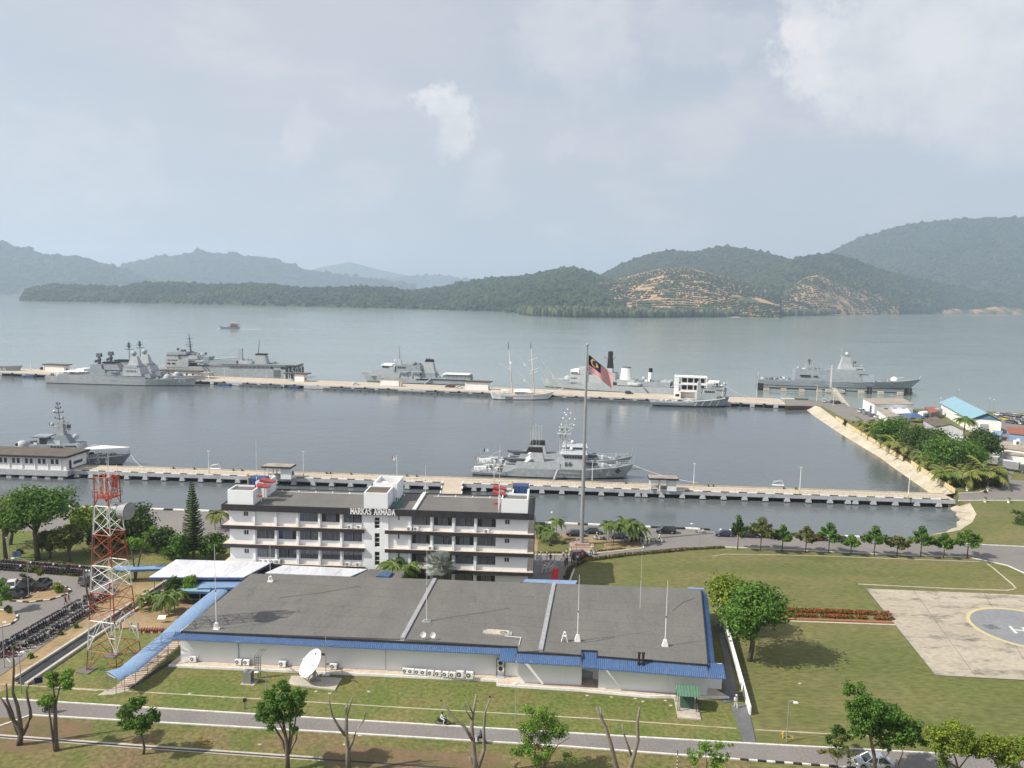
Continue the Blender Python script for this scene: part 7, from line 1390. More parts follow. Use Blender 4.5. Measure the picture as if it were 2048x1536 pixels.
n = 16; m_.hexa([(x0_ + 3.9 * math.cos(6.2832 * i / n), 3.2 * math.sin(6.2832 * i / n), z0) for i in range(n)], [(x0_ + 2.9 * math.cos(6.2832 * i / n) - .2, 2.6 * math.sin(6.2832 * i / n), z1) for i in range(n)]).build('funnel', MT['white'], S.o)
MB().hexa([(x0_ + 2.9 * math.cos(6.2832 * i / n) - .2, 2.6 * math.sin(6.2832 * i / n), z1 + .002) for i in range(n)], [(x0_ + 2.3 * math.cos(6.2832 * i / n) - .2, 2.0 * math.sin(6.2832 * i / n), z1 + .7) for i in range(n)]).build('funnel_cap', MT['navydk'], S.o)
S.boat(1275, 771.5, 8.5, -5.4, 'white'); S.blk('deckhouse', 1272, 1345, 775, 766, 4.8, 'navy', 0, 0, 4.6, top='deckg'); m_ = MB(); x0_ = S.X(1303); m_.cyl((x0_, 0, S.Z(1303, 768)), (x0_, 0, S.Z(1303, 747)), 1.5, 1.2, 12).build('aft_funnel', MT['white'], S.o); MB().cyl((x0_, 0, S.Z(1303, 746.9)), (x0_, 0, S.Z(1303, 739)), 1.22, 1.0, 12).build('aft_funnel_top', MT['soot'], S.o)
S.ball('director', 1290, 760, 1.3, 'navylt'); S.pole('aft_pole', 1303, 740, 1303, 734, .08, .05, 'navylt'); S.clutter(1280, 1345, 766, 4, 16, 41); S.blk('flight_deck', 1345, 1448, 778.5, 775, 5.4, 'navy', 4, 0, 5.4, top='deckg'); S.blk('hangar', 1325, 1345, 776, 765, 4.2, 'navylt'); S.blk('awning', 1416, 1436, 768, 765.6, 3.6, 'cloth'); S.clutter(1400, 1446, 774.5, 4, 9, 42); S.pole('ensign_staff', 1449, 781, 1450.5, 766, .1, .07, 'white'); S.ball('stern_lamp', 1446, 771, .9, 'navylt')
S.pole('gangway', 1305, 787, 1296, 776, .35, .3, 'navydk', -7)
S.mooring(S.W(S.X(1449), 0, S.Z(1449, 777)), G(1500, 794, .3), 'mooring rope from the training frigate stern to the jetty')
# tug
S = Ship('small grey tug with diagonal white hull stripes at the outer jetty', (1305, 813), (1458, 816.8), 8.4, 'tug', 'ship')
S.hull([(1302, 1306, 3.6, 2.6, 804.2), (1310, 1312, 4.2, 3.6, 804.2), (1370, 1370, 4.4, 4.2, 806), (1386, 1386, 4.4, 4.2, 805.5), (1392, 1392, 4.4, 4.1, 801.6), (1430, 1428, 3.4, 2.6, 799), (1456, 1450, 1.2, .6, 796.5), (1461, 1455, .2, .1, 795.6)], 'navy', 'deckg', .9)
for p in (1388, 1402, 1417, 1433):
    zz = [.9, S.Z(p, 802.6)]; m_ = MB(); pts = [(S.X(p), zz[0]), (S.X(p + 2.2), zz[0]), (S.X(p + 8), zz[1]), (S.X(p + 5.8), zz[1])]; vs = [(x, S.side(x, z) - .05, z) for x, z in pts]; m_.add(vs + [(x, y + .1, z) for x, y, z in vs], [(0, 1, 2, 3), (7, 6, 5, 4), (0, 4, 5, 1), (2, 6, 7, 3)]).build('hull_stripe', MT['white'], S.o)
MB().tube([(S.X(p), S.side(S.X(p), S.Z(p, q_)) - .05, S.Z(p, q_)) for p, q_ in ((1390, 802.5), (1410, 801.6), (1430, 800.2), (1452, 798))], .22, 5).build('bulwark_rail', MT['white'], S.o)
S.blk('deckhouse', 1394, 1434, 803, 789, 3.2, 'navylt', 0, 0, 3.0, top='deckg'); S.blk('wheelhouse', 1406, 1432, 789, 780, 2.8, 'navylt', 1, 1, 2.6, top='deckg'); S.band(1409, 1430, 786, 782.4, 2.8, 6); S.blk('funnel', 1395, 1404, 796, 765, 1.3, 'navylt', 1.5, 1.5, 1.0); S.blk('awning', 1414, 1428, 769.5, 767.6, 1.6, 'cloth'); S.pole('mast', 1400, 768, 1399.5, 757, .12, .06, 'navylt')
for i in range(9): S.pole('rail_post', 1378 + i * 3.2, 805, 1380 + i * 3.2, 797.5, .08, .08, 'navydk', -3.6)
S.clutter(1312, 1385, 805, 3, 22, 51, 'navylt', 1.0); S.rail(1306, 1384, 4, 20, .8); S.pole('bow_derrick', 1446, 797, 1450, 770, .14, .1, 'white'); S.ball('searchlight', 1445, 773, .55, 'white'); S.clutter(1436, 1455, 799, 1.4, 5, 52)
# signal tower on the jetty
P = G(1348, 795); t = thing('signal_tower', 'three storey white signal tower with open balconies on the outer jetty', 'building', P, fa); k_ = FPX / P.y; w = 64 / k_; d = 8.5
hs = [0, 8.2 / k_ * 1.6, 24.5 / k_, 38 / k_, 47 / k_]
for i, zz in enumerate((13 / k_, 27.5 / k_, 42 / k_)): MB().box(0, w, 0, d, zz - .25, zz + .22).build('floor_slab', MT['white'], t)
MB().box(.1, 2.2, .1, d - .2, 0, 42 / k_).build('stair_wall', MT['white'], t); MB().box(3.2, w - .2, 2.2, d - .2, .0, 42 / k_).build('wall', MT['white'], t)
for i in range(3):
    z0 = (1, 13.6, 28)[i] / k_; z1 = (12, 26.6, 41)[i] / k_
    if i:
        for j in range(4): x = 4.0 + j * (w - 5) / 4; o = MB().box(x, x + (w - 5) / 4 - .5, 2.12, 2.19, z0 + .6, z1 - .5).build('window', MT['woodb'], t)
        for j in range(5): x = 3.4 + j * (w - 3.8) / 4; MB().box(x - .14, x + .14, .02, .28, z0, z1).build('column', MT['white'], t)
        MB().box(3.4, w, .03, .13, z0, z0 + .85).build('balcony_wall', MT['white'], t)
MB().box(-.2, 3.4, -3, 0, 0, 10.5 / k_).build('porch', MT['white'], t); MB().box(.6, 2.6, -3.06, -3.003, 1.0, 2.3).build('window', MT['woodb'], t)
for x in (w * .3, w * .42, w * .85): MB().cyl((x, 3, 43 / k_), (x, 3, 58 / k_), .07, .04, 5).build('aerial', MT['polem'], t)
MB().box(w * .28, w * .42, 2.8, 3.0, 49 / k_, 50.5 / k_).build('radar_bar', MT['polem'], t)
# patrol ship at its own berth
S = Ship('modern grey patrol ship with faceted mast at the separate berth on the right', (1519, 770), (1826, 781), 12.8, 'warship')
S.hull([(1515, 1518, 5.4, 5.0, 759), (1590, 1590, 6.0, 5.8, 763), (1591.5, 1591.5, 6.0, 5.8, 757.5), (1668, 1668, 6.4, 6.0, 764), (1730, 1730, 6.2, 5.2, 764.5), (1750, 1750, 6.0, 4.6, 764.6), (1790, 1784, 4.6, 2.6, 765), (1820, 1808, 2.6, 1.0, 763.4), (1847, 1825, .15, .1, 760.8)])
S.rail(1516, 1588, 5, 22, 1.1, 'navydk', (-1, 1)); S.clutter(1525, 1588, 760.5, 4, 14, 61, 'navydk'); S.blk('hangar', 1591, 1662, 763, 739.5, 5.8, 'navy', 1, 0, 4.6, top='deckg'); S.blk('superstructure', 1662, 1727, 765, 740.5, 6.3, 'navy', 0, 10, 4.6, top='deckg'); S.blk('superstructure', 1722, 1752, 765, 752, 6.0, 'navy', 0, 3, 4.2, top='deckg'); S.blk('aft_house', 1614, 1632, 740, 731, 3.2, 'navy', 1, 2, 2.6); S.pole('aft_radar_post', 1622, 731, 1622, 724, .5, .4, 'navydk'); S.blk('aft_radar', 1618.5, 1624.5, 724.5, 720, .8, 'navydk', 1, 1); S.pole('whip', 1629, 732, 1629, 721, .2, .06, 'navylt')
S.blk('mast_base', 1681, 1710, 741, 730, 3.0, 'navylt', 3, 4, 2.2); S.blk('mast_tower', 1684, 1705, 732, 715, 2.2, 'navylt', 4, 1.5, 1.5); S.pole('mast_arm', 1690, 719, 1684, 713.5, .7, .5, 'navylt'); S.pole('pole_mast', 1685, 715, 1686, 698, .22, .1, 'navylt'); S.ball('radome', 1696.5, 709.5, .95, 'white'); S.yard(1698, 714.5, 1.6, .2, 'navydk'); S.yard(1684.5, 701.5, .9, .1, 'navylt')
S.blk('bridge', 1706, 1731, 742, 735.5, 4.6, 'navylt', 0, 3, 4.2, top='deckg'); S.band(1714, 1728, 741, 738.6, 4.55, 5); S.pole('director', 1713, 736, 1713, 729, .9, .6, 'navylt'); S.ball('director_head', 1713.5, 726.5, .95, 'navydk'); S.ball('director_head', 1728, 733.5, .6, 'navylt'); S.ball('radome', 1600, 737, .8, 'navylt')
S.gun(1794, 764, 2.2, 1, 'white'); S.clutter(1755, 1785, 764.4, 2.5, 8, 62); MB().box(S.X(1601), S.X(1622), -6.0, -5.7, S.Z(1610, 753), S.Z(1610, 750)).build('boat_bay', MT['soot'], S.o); MB().box(S.X(1628), S.X(1637), -5.9, -5.6, S.Z(1630, 753.5), S.Z(1630, 752)).build('side_opening', MT['soot'], S.o); S.clutter(1597, 1660, 740, 3.6, 12, 63, hmax=1.0); S.pole('ensign_staff', 1520, 758.5, 1517, 744, .08, .05, 'white'); S.pole('bow_staff', 1843, 761, 1846, 754, .08, .05, 'white'); S.rail(1756, 1842, 3, 18)
# its berth: walkway on pile caps, dolphins and trestle
B0, B1 = G(1518, 773.5), G(1826, 784); bl = (B1 - B0).xy.length; bang = frame_of(B0, B1)
t = thing('berth', 'dark narrow berth on square concrete pile caps beside the patrol ship', 'pier', B0, bang); kx = bl / (1826 - 1518)
MB().box(0, (1694 - 1518) * kx, -.5, 1.6, -.9, -.1).build('walkway', MT['under'], t); MB().box((1694 - 1518) * kx, bl, .2, 1.0, -1.1, -.5).build('walkway', MT['under'], t)
for px in (1532.7, 1568, 1604.6, 1640, 1724, 1762.5, 1800.6): MB().box((px - 1518) * kx - 1.6, (px - 1518) * kx + 1.6, -1.6, 1.2, -2.1, -.35).build('pile_cap', MT['concrete'], t)
for px in (1517, 1521, 1525, 1738, 1744, 1811, 1816, 1822, 1692): MB().cyl(((px - 1518) * kx, .6, -3), ((px - 1518) * kx, .6, 2.2 if px > 1730 or px < 1530 else .5), .7, n=8).build('fender_pile', MT['black'], t)
MB().tube([(0, -.4, .8), ((1694 - 1518) * kx, -.4, .8)], .04, 4).build('rail', MT['navydk'], t)
for i in range(24): MB().cyl((i * 2.4, -.4, -.1), (i * 2.4, -.4, .8), .05, n=4).build('rail_post', MT['navydk'], t)
MB().box((1652 - 1518) * kx, (1690 - 1518) * kx, -3.2, -.55, -1.6, -.1).build('landing', MT['concrete'], t)
a, b = G(1667, 775), G(1696, 813); t = thing('gangway_bridge', 'narrow trestle from the yard out to the patrol ship berth', 'bridge', a, frame_of(a, b)); L_ = (b - a).xy.length
MB().box(0, L_, -1.1, 1.1, -.5, -.02).build('deck', MT['concrete'], t)
for s_ in (-1, 1):
    MB().tube([(0, s_, 1.0), (L_, s_, 1.0)], .05, 4).build('rail', MT['polem'], t)
    for i in range(14): MB().cyl((L_ * i / 13, s_, 0), (L_ * i / 13, s_, 1.0), .05, n=4).build('rail_post', MT['polem'], t)
for i in range(1, 6): MB().box(L_ * i / 6 - .6, L_ * i / 6 + .6, -2.0, 1.2, -2.6, -.5).build('pile_cap', MT['concrete'], t)
t = thing('access_mast', 'tall white lattice post on the patrol ship berth', 'mast', G(1661, 775.5)); hh = HT(G(1661, 775.5), 730)
for dx in (-.35, .35): MB().cyl((dx, 0, -.2), (dx * .6, 0, hh), .14, .1, 5).build('mast_leg', MT['white'], t)
for i in range(9): MB().bar((-.33, 0, hh * i / 9), (.3, 0, hh * (i + 1) / 9), .1).build('mast_brace', MT['white'], t)
# corvette 137
S = Ship('grey corvette numbered 137 with tall stepped mast behind the left jetty building', (-60, 935), (241, 936.5), 9.3, 'warship')
S.hull([(-60, -60, 4.4, 4.2, 912), (20, 20, 4.6, 4.4, 911), (58, 58, 4.6, 4.2, 910.5), (120, 120, 4.5, 3.8, 913.5), (150, 149, 4.4, 3.2, 918.5), (200, 192, 3.2, 1.8, 917.5), (230, 216, 1.7, .8, 915.5), (250, 231, .15, .1, 913.2)], 'navy')
S.number('137', 170, 928.5, 1.9, 'flagwhite', .9); S.rail(122, 246, 3, 22, 1.0, 'navylt', (-1, 1))
S.blk('deckhouse', 24, 152, 915, 903, 4.0, 'navy', 1, 6, 3.7, top='deckg'); S.blk('superstructure', 52, 150, 905, 892, 3.6, 'navy', 2, 4, 3.2, top='deckg'); S.blk('bridge', 118, 152, 907, 890.5, 3.4, 'navylt', 4, 2, 2.9, top='deckg'); S.band(127, 151, 895.2, 892.6, 3.3, 6); S.band(98, 124, 897, 893.4, 3.45, 4, ov=.8)
S.gun(30, 901, 1.9, -1, 'navylt', L_=2.4); S.ball('gun_port', 22.5, 893, .5, 'soot', -1.2); S.blk('platform', 86, 114, 892, 884, 2.2, 'navylt', 1, 2, 1.8); S.blk('cross_deck', 58, 90, 878, 875.2, 2.6, 'navy', -1, 1); S.blk('crane_base', 68, 84, 893, 878, 1.2, 'navydk'); S.blk('aft_mast_block', 84, 92, 893, 882, 1.0, 'navylt')
S.blk('mast_base', 98, 134, 893, 874, 2.0, 'navy', 4, 12, 1.5); S.blk('mast_tower', 103, 118, 876, 845, 1.2, 'navylt', 1.5, 3, .8); S.blk('mast_platform', 88, 110, 859, 857, 1.0, 'navylt'); S.blk('mast_platform', 108, 126, 865, 863.4, .9, 'navylt'); S.blk('mast_platform', 103, 122, 851, 849.6, .9, 'navylt'); S.pole('upper_mast', 107, 848, 104, 806, .3, .1, 'navy'); 
for py, h in ((841, 1.0), (829, 1.4), (820, .7), (812, .5)): S.yard(105.5, py, h, .12, 'navydk')
S.ball('radome', 97, 826, .35, 'white'); S.ball('radar', 92, 853, .6, 'navylt'); S.ball('radar', 113, 840, .55, 'navylt'); S.ball('fire_control', 138.5, 878, .95, 'navylt'); S.blk('radar_dish', 122, 128, 861, 853.5, .4, 'navydk'); S.pole('whip', 124, 888, 127, 821, .06, .03, 'navylt'); S.blk('aerial_frame', 84, 86, 856, 848, .3, 'navylt')
S.clutter(40, 120, 892, 2.6, 18, 71, hmax=1.0); S.clutter(150, 215, 918.4, 2.2, 14, 72, 'navydk', 1.0)
v = [(S.X(130), 3.4, S.Z(130, 905)), (S.X(130), -3.6, S.Z(130, 907)), (S.X(248), -.3, S.Z(248, 899.5)), (S.X(248), .3, S.Z(248, 899.5)), (S.X(165), 3.6, S.Z(165, 899)), (S.X(165), -3.7, S.Z(165, 900.5))]
MB().add(v + [(x, y, z - .06) for x, y, z in v], [(0, 1, 5, 4), (4, 5, 2, 3), (7, 6, 10, 11), (11, 10, 9, 8)]).build('awning', MT['cloth'], S.o)
for px, y in ((170, -3.4), (190, -3), (212, -2), (233, -.9)): S.pole('awning_post', px, 917, px, 901, .05, .05, 'navylt', y)
S.blk('aft_awning', 28, 54, 906, 904.6, 3.8, 'cloth'); S.pole('jackstaff', 248, 913, 247, 897, .05, .04, 'navylt'); S.blk('stern_frame', -20, 18, 912, 907, 3.5, 'navylt', 2, 2, 3)
for px in (72, 79): S.blk('liferaft', px, px + 5, 906.5, 903.6, .4, 'white', y=-4.1)
S.mooring(S.W(S.X(249), 0, S.Z(249, 914)), G(287, 934, .4), 'mooring rope from the bow numbered 137 to the near jetty')
# minehunters
def hunter(S):
    S.hull([(942, 944, 4.2, 3.8, 944), (945, 946, 4.4, 4.0, 944.2), (1012, 1012, 4.7, 4.4, 948.8), (1014, 1018, 4.7, 4.4, 943), (1030, 1030, 4.7, 4.5, 936.8), (1100, 1100, 4.7, 4.4, 939.5), (1180, 1178, 4.3, 3.4, 941), (1230, 1221, 2.8, 1.5, 938.8), (1254, 1238, 1.3, .5, 936), (1269, 1249, .12, .08, 934)], 'navylt')
    S.blk('quarter_house', 1004, 1030, 947, 932, 3.4, 'navylt', 2, 0, 3.2); S.rail(943, 1010, 4, 16, 1.0, 'navylt', (-1, 1)); S.rail(1032, 1262, 4, 44, 1.0, 'navylt', (-1, 1))
    S.blk('deckhouse', 1028, 1120, 939, 927, 3.6, 'navylt', 5, 0, 3.4, top='deckg'); S.blk('funnel', 1055, 1088, 930, 909, 1.9, 'navylt', 6, 4, 1.4); S.blk('funnel_cap', 1051, 1084, 908.6, 900, 1.3, 'soot', 4, 1, 1.0)
    for y in (-2.4, 2.4): MB().tube([(S.X(1048), y, S.Z(1048, 930)), (S.X(1062), y, S.Z(1062, 919))], .5, 7).build('exhaust_trunk', MT['white'], S.o)
    S.blk('bridge_deck', 1112, 1170, 940, 924, 3.4, 'navylt', 4, 4, 3.0, top='deckg'); S.blk('bridge', 1122, 1166, 924, 911, 2.9, 'navylt', 2, -4, 2.7); S.blk('bridge_roof', 1120, 1175, 911, 907.5, 3.2, 'navylt', 4, 2, 2.6); S.band(1128, 1166, 919, 914, 2.95, 7); S.ball('radome', 1142, 903, .5, 'white'); S.band(1130, 1146, 935, 926, 3.35, 2, 'navydk')
    for p in (1120, 1131): S.pole('mast_leg', p, 910, p - 1, 858, .28, .2, 'navylt')
    for i in range(7): S.pole('mast_brace', 1120, 905 - i * 7, 1131, 898 - i * 7, .09, .09, 'navylt')
    S.blk('mast_platform', 1112, 1140, 874, 871.6, .8, 'navylt'); S.pole('mast_arm', 1131, 869, 1146, 861, .16, .12, 'navylt')
    for p, q_ in ((1124, 841), (1137, 842), (1130, 834), (1146, 855), (1118, 866), (1138, 884)): S.ball('mast_light', p, q_, .28, 'white'); S.pole('mast_stub', p, q_ + 16 if p < 1140 else 861, p, q_, .06, .05, 'navylt')
    for p in (1058, 1063, 1070, 1076): S.pole('whip', p, 925, p, 858 + (p % 3) * 5, .05, .03, 'white', .8)
    S.gun(1192, 940, .8, 1, 'navy', L_=2.2); S.clutter(1180, 1240, 939, 1.8, 14, 81); S.boat(1185, 935, 4.5, 0, 'navylt'); S.pole('jackstaff', 1267, 933, 1271, 905, .06, .04, 'navylt'); S.clutter(948, 1004, 946.6, 3, 24, 82, 'navylt', 1.5); S.clutter(960, 996, 946, 2.6, 8, 83, 'white', 1.4)
    S.pole('stern_crane', 960, 945, 974, 927, .16, .12, 'navylt'); S.pole('stern_crane', 975, 928, 992, 921, .12, .1, 'navylt'); S.pole('stern_staff', 947, 944, 946, 918, .06, .05, 'navylt')
    S.blk('boat_cradle', 1010, 1050, 931, 928.5, 2.8, 'deckg'); S.boat(1030, 927, 6, -1.5, 'navydk'); S.boat(1018, 928, 5, 1.5, 'navydk')
S = Ship('grey minehunter with hull number 14 alongside the near jetty', (944, 951.5), (1249, 963.5), 9.4, 'minehunter', 'ship', 'minehunter pair'); hunter(S)
tw3 = copy_tree(S.o, S.o.location + Vector((1.2, 11.6, 0)), S.ang, 'grey minehunter moored outboard behind the one numbered 14')
S.number('14', 1199, 957.5, 2.3); bt = MB(); x0_, z0 = S.X(1236), S.Z(1236, 947); vs = [(x, S.side(x, z) - .07, z) for x, z in ((x0_, z0 + 1.2), (x0_ + 1.1, z0 + .2), (x0_, z0 - .9), (x0_ - .9, z0 + .1))]; bt.add(vs + [(a_, b_ + .1, c_) for a_, b_, c_ in vs], [(0, 3, 2, 1), (4, 5, 6, 7)]).build('bow_crest', MT['navydk'], S.o)
S.pole('gangway', 1110, 958, 1117, 938, .5, .5, 'navylt', -5.4)
S.mooring(S.W(S.X(1262), 0, S.Z(1262, 935)), G(1395, 966, .4), 'mooring rope from the minehunter bow to the near jetty')
S.mooring(S.W(S.X(944), 0, S.Z(944, 945)), G(862, 950, .4), 'mooring rope from the minehunter stern to the near jetty')
for x, y, z, lab in ((S.X(946), 0, S.Z(946, 919), 'small white ensign on the stern staff of the minehunter numbered 14'),): w_ = S.W(x, y, z); flag('ensign', None, w_, 1.8, 1.1, .25, lab, 'flag', plain=lambda u, v: 3 if u > .35 else 2)
w_ = S.W(S.X(946) + 1.2, 11.6, S.Z(946, 919) + .4); flag('ensign', None, w_, 1.9, 1.1, .2, 'small white ensign on the stern staff of the outer minehunter', 'flag', plain=lambda u, v: 3 if u > .35 else 0)
# fishing boat with wake
S = Ship('small wooden fishing boat under way on the open water', (440, 657.5), (479, 657.8), 6, 'fishing_boat', 'boat')
S.hull([(437.5, 441, .3, .2, 652.5), (444, 446, 2.2, 1.6, 654), (460, 460, 2.9, 2.6, 655), (475, 475, 2.6, 2.3, 654), (480, 478.5, 2.2, 1.9, 653)], 'cyan', 'woodb'); S.blk('cabin', 460, 476, 654.5, 649.5, 2.0, 'rust', 0, 2, 1.8); S.blk('wheelhouse', 461, 468, 650, 646.5, 1.6, 'tanroof'); S.blk('canopy_roof', 460, 469, 646.4, 645.4, 1.9, 'white'); S.pole('mast', 444.5, 654, 444, 648.5, .15, .1, 'woodb'); S.pole('derrick', 472, 650, 476, 646, .14, .1, 'woodb'); S.clutter(446, 460, 655, 1.6, 10, 91, 'navydk', 1.0); S.blk('stern_awning', 468, 479, 650, 648.8, 1.9, 'rust')
a, b = G(480, 657.4, ZW), G(690, 659.6, ZW); n_ = Vector((0, 1, 0)); mb = MB()
for i in range(60): p, q = a.lerp(b, i / 60), a.lerp(b, (i + .9 * random.random() + .05) / 60); w_ = 2.2 * (1 - i / 90) * random.uniform(.4, 1.1); o_ = random.uniform(-1, 1) * (1 + i / 25); mb.add([p + n_ * (o_ - w_) + Vector((0, 0, .03)), q + n_ * (o_ - w_) + Vector((0, 0, .03)), q + n_ * (o_ + w_) + Vector((0, 0, .03)), p + n_ * (o_ + w_) + Vector((0, 0, .03))], [(0, 1, 2, 3)])
a2 = G(438, 657.6, ZW); mb.add([a2 + Vector((-2, -3, .02)), a2 + Vector((60, -3.4, .02)), a2 + Vector((60, 0, .02)), a2 + Vector((-2, 0, .02))], [(0, 1, 2, 3)])
o = mb.build('wake', MT['white']); o['kind'] = 'stuff'; o['label'] = 'white foam wake behind the fishing boat'
# ------------------------------------------------------------------ right shore: sheds, hangar, wall
def gable(lab, fl, fr, bl, zr, ze, roofm, wallm='white', over=.5, name='building', fh=0):
    """front left, front right, back left wall corners (ground points); ridge runs front to back"""
    P = fl; t = thing(name, lab, 'building', P); a, b, c = Vector((0, 0)), (fr - P).xy, (bl - P).xy; d = b + c; m0, m1 = (a + b) / 2, (c + d) / 2
    V = lambda p, z: (p.x, p.y, z)
    w = MB(); w.add([V(a, 0), V(b, 0), V(b, ze), V(m0, zr), V(a, ze), V(c, 0), V(d, 0), V(d, ze), V(m1, zr), V(c, ze)], [(0, 1, 2, 3, 4), (9, 8, 7, 6, 5), (0, 4, 9, 5), (1, 6, 7, 2), (0, 5, 6, 1)]); w.build('wall', MT[wallm], t)
    e = (c).normalized() * over; f = (b).normalized() * over; dz = (zr - ze) / (b.length / 2) * over
    for s0, s1, q0, q1 in ((a - f, c - f, m0, m1), (b + f, d + f, m0, m1)):
        p = [V(s0 - e, ze - dz + .08), V(q0 - e, zr + .08), V(q1 + e, zr + .08), V(s1 + e, ze - dz + .08)]
        MB().hexa(p, [(x, y, z + .12) for x, y, z in p]).build('roof_slope', MT[roofm], t)
    return t, a, b, c, d
t, a, b, c, d = gable('big white hangar with a pale blue gable roof on the right shore', G(1940, 863), G(2001, 868), G(1881, 826), 8.2, 5.4, 'cyan', over=.9, name='hangar')
for i in range(6): p = c.lerp(a, (i + .5) / 6); MB().obox((p.x - .12, p.y, 0), .5, .5, 5.2, 0).build('buttress', MT['white'], t)
n_ = Vector((b.y, -b.x)).normalized() * .06; mid = (a + b) / 2
MB().add([(a.x + n_.x, a.y + n_.y, 5.4), (b.x + n_.x, b.y + n_.y, 5.4), (mid.x + n_.x, mid.y + n_.y, 8.15)], [(0, 1, 2)]).build('gable_panel', mat('gable_blue', (.10, .21, .27), .6), t)
MB().obox((*(a.lerp(b, .45) + n_ * 2), 0), 3.0, .1, 3.6, frame_of(a, b)).build('door', MT['capst'], t)
P = G(1749, 832); 
def flat_shed(lab, quad, z, roofm, wallm='white', name='warehouse', over=.4):
    q = [G(x, y, z) for x, y in quad]; P = q[0].copy(); P.z = 0; t = thing(name, lab, 'building', P); v = [(p - P).xy for p in q]; c = sum(v, Vector((0, 0))) / 4
    MB().prism([c + (p - c) * (1 - over / (p - c).length) for p in v], -.1, z - .2).build('wall', MT[wallm], t); MB().prism(v, z - .2, z).build('roof', MT[roofm], t); return t, v
t, v = flat_shed('white warehouse with a flat tan roof at the yard', [(1749, 808), (1829, 808), (1806, 796.5), (1725, 796.5)], 5.2, 'tanroof')
w_ = v[3] - v[0]; nn = Vector((w_.y, -w_.x)).normalized() * -.02
for f in (.3,): p = v[0].lerp(v[3], f) + (v[1] - v[0]).normalized() * .28; MB().obox((*p, 0), .25, 3.2, 3.6, frame_of(v[0], v[3]) - math.pi / 2).build('door', MT['navydk'], t)
for k in range(3): p = v[0].lerp(v[1], .3 + k * .22) + Vector((0, .25)); MB().obox((*p, 2.2), 2.0, .2, 1.1, frame_of(v[0], v[1])).build('window', MT['navydk'], t)
flat_shed('low white lean to with dark edged tan roof in front of the warehouse', [(1775, 834), (1800, 832), (1775, 818), (1753, 819)], 3.2, 'tanroof', name='lean_to')
flat_shed('white annex with pale roof beside the blue tent', [(1790, 828), (1822, 826), (1815, 815), (1783, 816)], 3.0, 'tinroof', name='annex')
def tent(lab, px, py, w, d, ze, zr, mt):
    t = thing('tent', lab, 'tent', G(px, py)); q = [(-w / 2, -d / 2), (w / 2, -d / 2), (w / 2, d / 2), (-w / 2, d / 2)]
    MB().add([(*p, ze) for p in q] + [(0, 0, zr)], [(0, 1, 4), (1, 2, 4), (2, 3, 4), (3, 0, 4), (3, 2, 1, 0)]).build('canopy', MT[mt], t)
    for x, y in q: MB().cyl((x * .95, y * .95, 0), (x * .95, y * .95, ze), .07, n=5).build('post', MT['metal'], t)
tent('blue pyramid tent beside the white tank', 1829, 844, 7.5, 6, 2.4, 4.4, 'blue')
flat_shed('rust red low roof behind the white tank', [(1862, 826), (1880, 822), (1873, 814), (1849, 813.5)], 3.2, 'rust', 'navydk', 'open_shed')
t = thing('storage_tank', 'white horizontal storage tank between the blue tent and the hangar', 'tank', G(1848, 835)); MB().cyl((-2.6, -1.5, 1.6), (1.6, 1.5, 1.6), 1.35, n=14).build('tank_shell', MT['white'], t)
for f in (-1.4, .9): MB().obox((f, f * .6, 0), .5, 2, .6, .6).build('saddle', MT['concrete'], t)
t = thing('storage_tank', 'grey upright tank at the back corner of the hangar', 'tank', G(1876, 832)); MB().cyl((0, 0, 0), (0, 0, 3.4), 1.7, n=14).sph((0, 0, 3.4), 1.7, 14, 3, sq=(1, 1, .3), z0=0).build('tank_shell', MT['polem'], t)
gable('grey walled house with a brown gable roof behind the round trees', G(1872, 868), G(1925, 876), G(1846, 853), 4.8, 3.0, 'brown', 'pier', .6, 'house')
flat_shed('white flat roofed building with tan roof at the right edge', [(1987, 893), (2080, 906), (2110, 888), (1984, 880)], 4.4, 'tanroof', name='flat_building')
flat_shed('lower white block with tan roof in front of the flat roofed building', [(2012, 908), (2090, 916), (2092, 905), (2010, 900)], 3.4, 'tanroof', name='flat_building')
t = thing('roof_unit', 'white ventilation box on the flat roofed building at the right edge', 'vent', G(2033, 889, 4.4)); MB().box(-.8, .8, -.7, .7, 0, 1.5).box(.2, .9, -.4, .4, 1.5, 2.0).build('case', MT['white'], t); MB().box(-.5, .3, -.74, -.703, .2, 1.1).build('grille', MT['navydk'], t)
flat_shed('small house with rusty red roof and blue wall at the right edge', [(2018, 866), (2070, 872), (2070, 856), (2013, 854)], 3.0, 'rust', 'blue2', 'house')
flat_shed('small blue canopy beside the hangar corner', [(1984, 870), (2002, 871), (2006, 862), (1988, 861)], 2.6, 'blue2', 'pier', 'canopy_shed')
flat_shed('long low white shed between the round trees and the hangar', [(1893, 880), (1990, 884), (1990, 876), (1900, 872)], 2.6, 'tinroof', 'pier', 'shed')
for i, (p, q) in enumerate((((1672, 838.5), (1805.6, 921.5)), ((1823, 929.5), (1910, 987)))):
    a, b = G(*p), G(*q); L_ = (b - a).xy.length; n = int(L_ / 2.7); t = thing('cream_wall', 'cream panelled wall on top of the sloping bank, ' + ('upper longer stretch' if i == 0 else 'lower shorter stretch'), 'wall', a, frame_of(a, b))
    for k in range(n):
        x = L_ * k / n; MB().box(x + .22, x + L_ / n - .22, -.08, .08, 0, 1.15).build('wall_panel', MT['cream'], t); MB().box(x - .2, x + .2, -.16, .16, 0, 1.45).build('pillar', MT['cream'], t)
    MB().box(0, L_, -.11, .11, 1.152, 1.3).build('coping', MT['cream'], t)
for px, py, yt in ((1880, 822, 797), (1915, 815, 780), (1977, 826, 797), (1986, 826, 800)): lamp_post(px, py, yt, f'tall lamp post behind the hangar roof, {ordn([1880, 1915, 1977, 1986].index(px))} from the left', ball=True, r=.11)
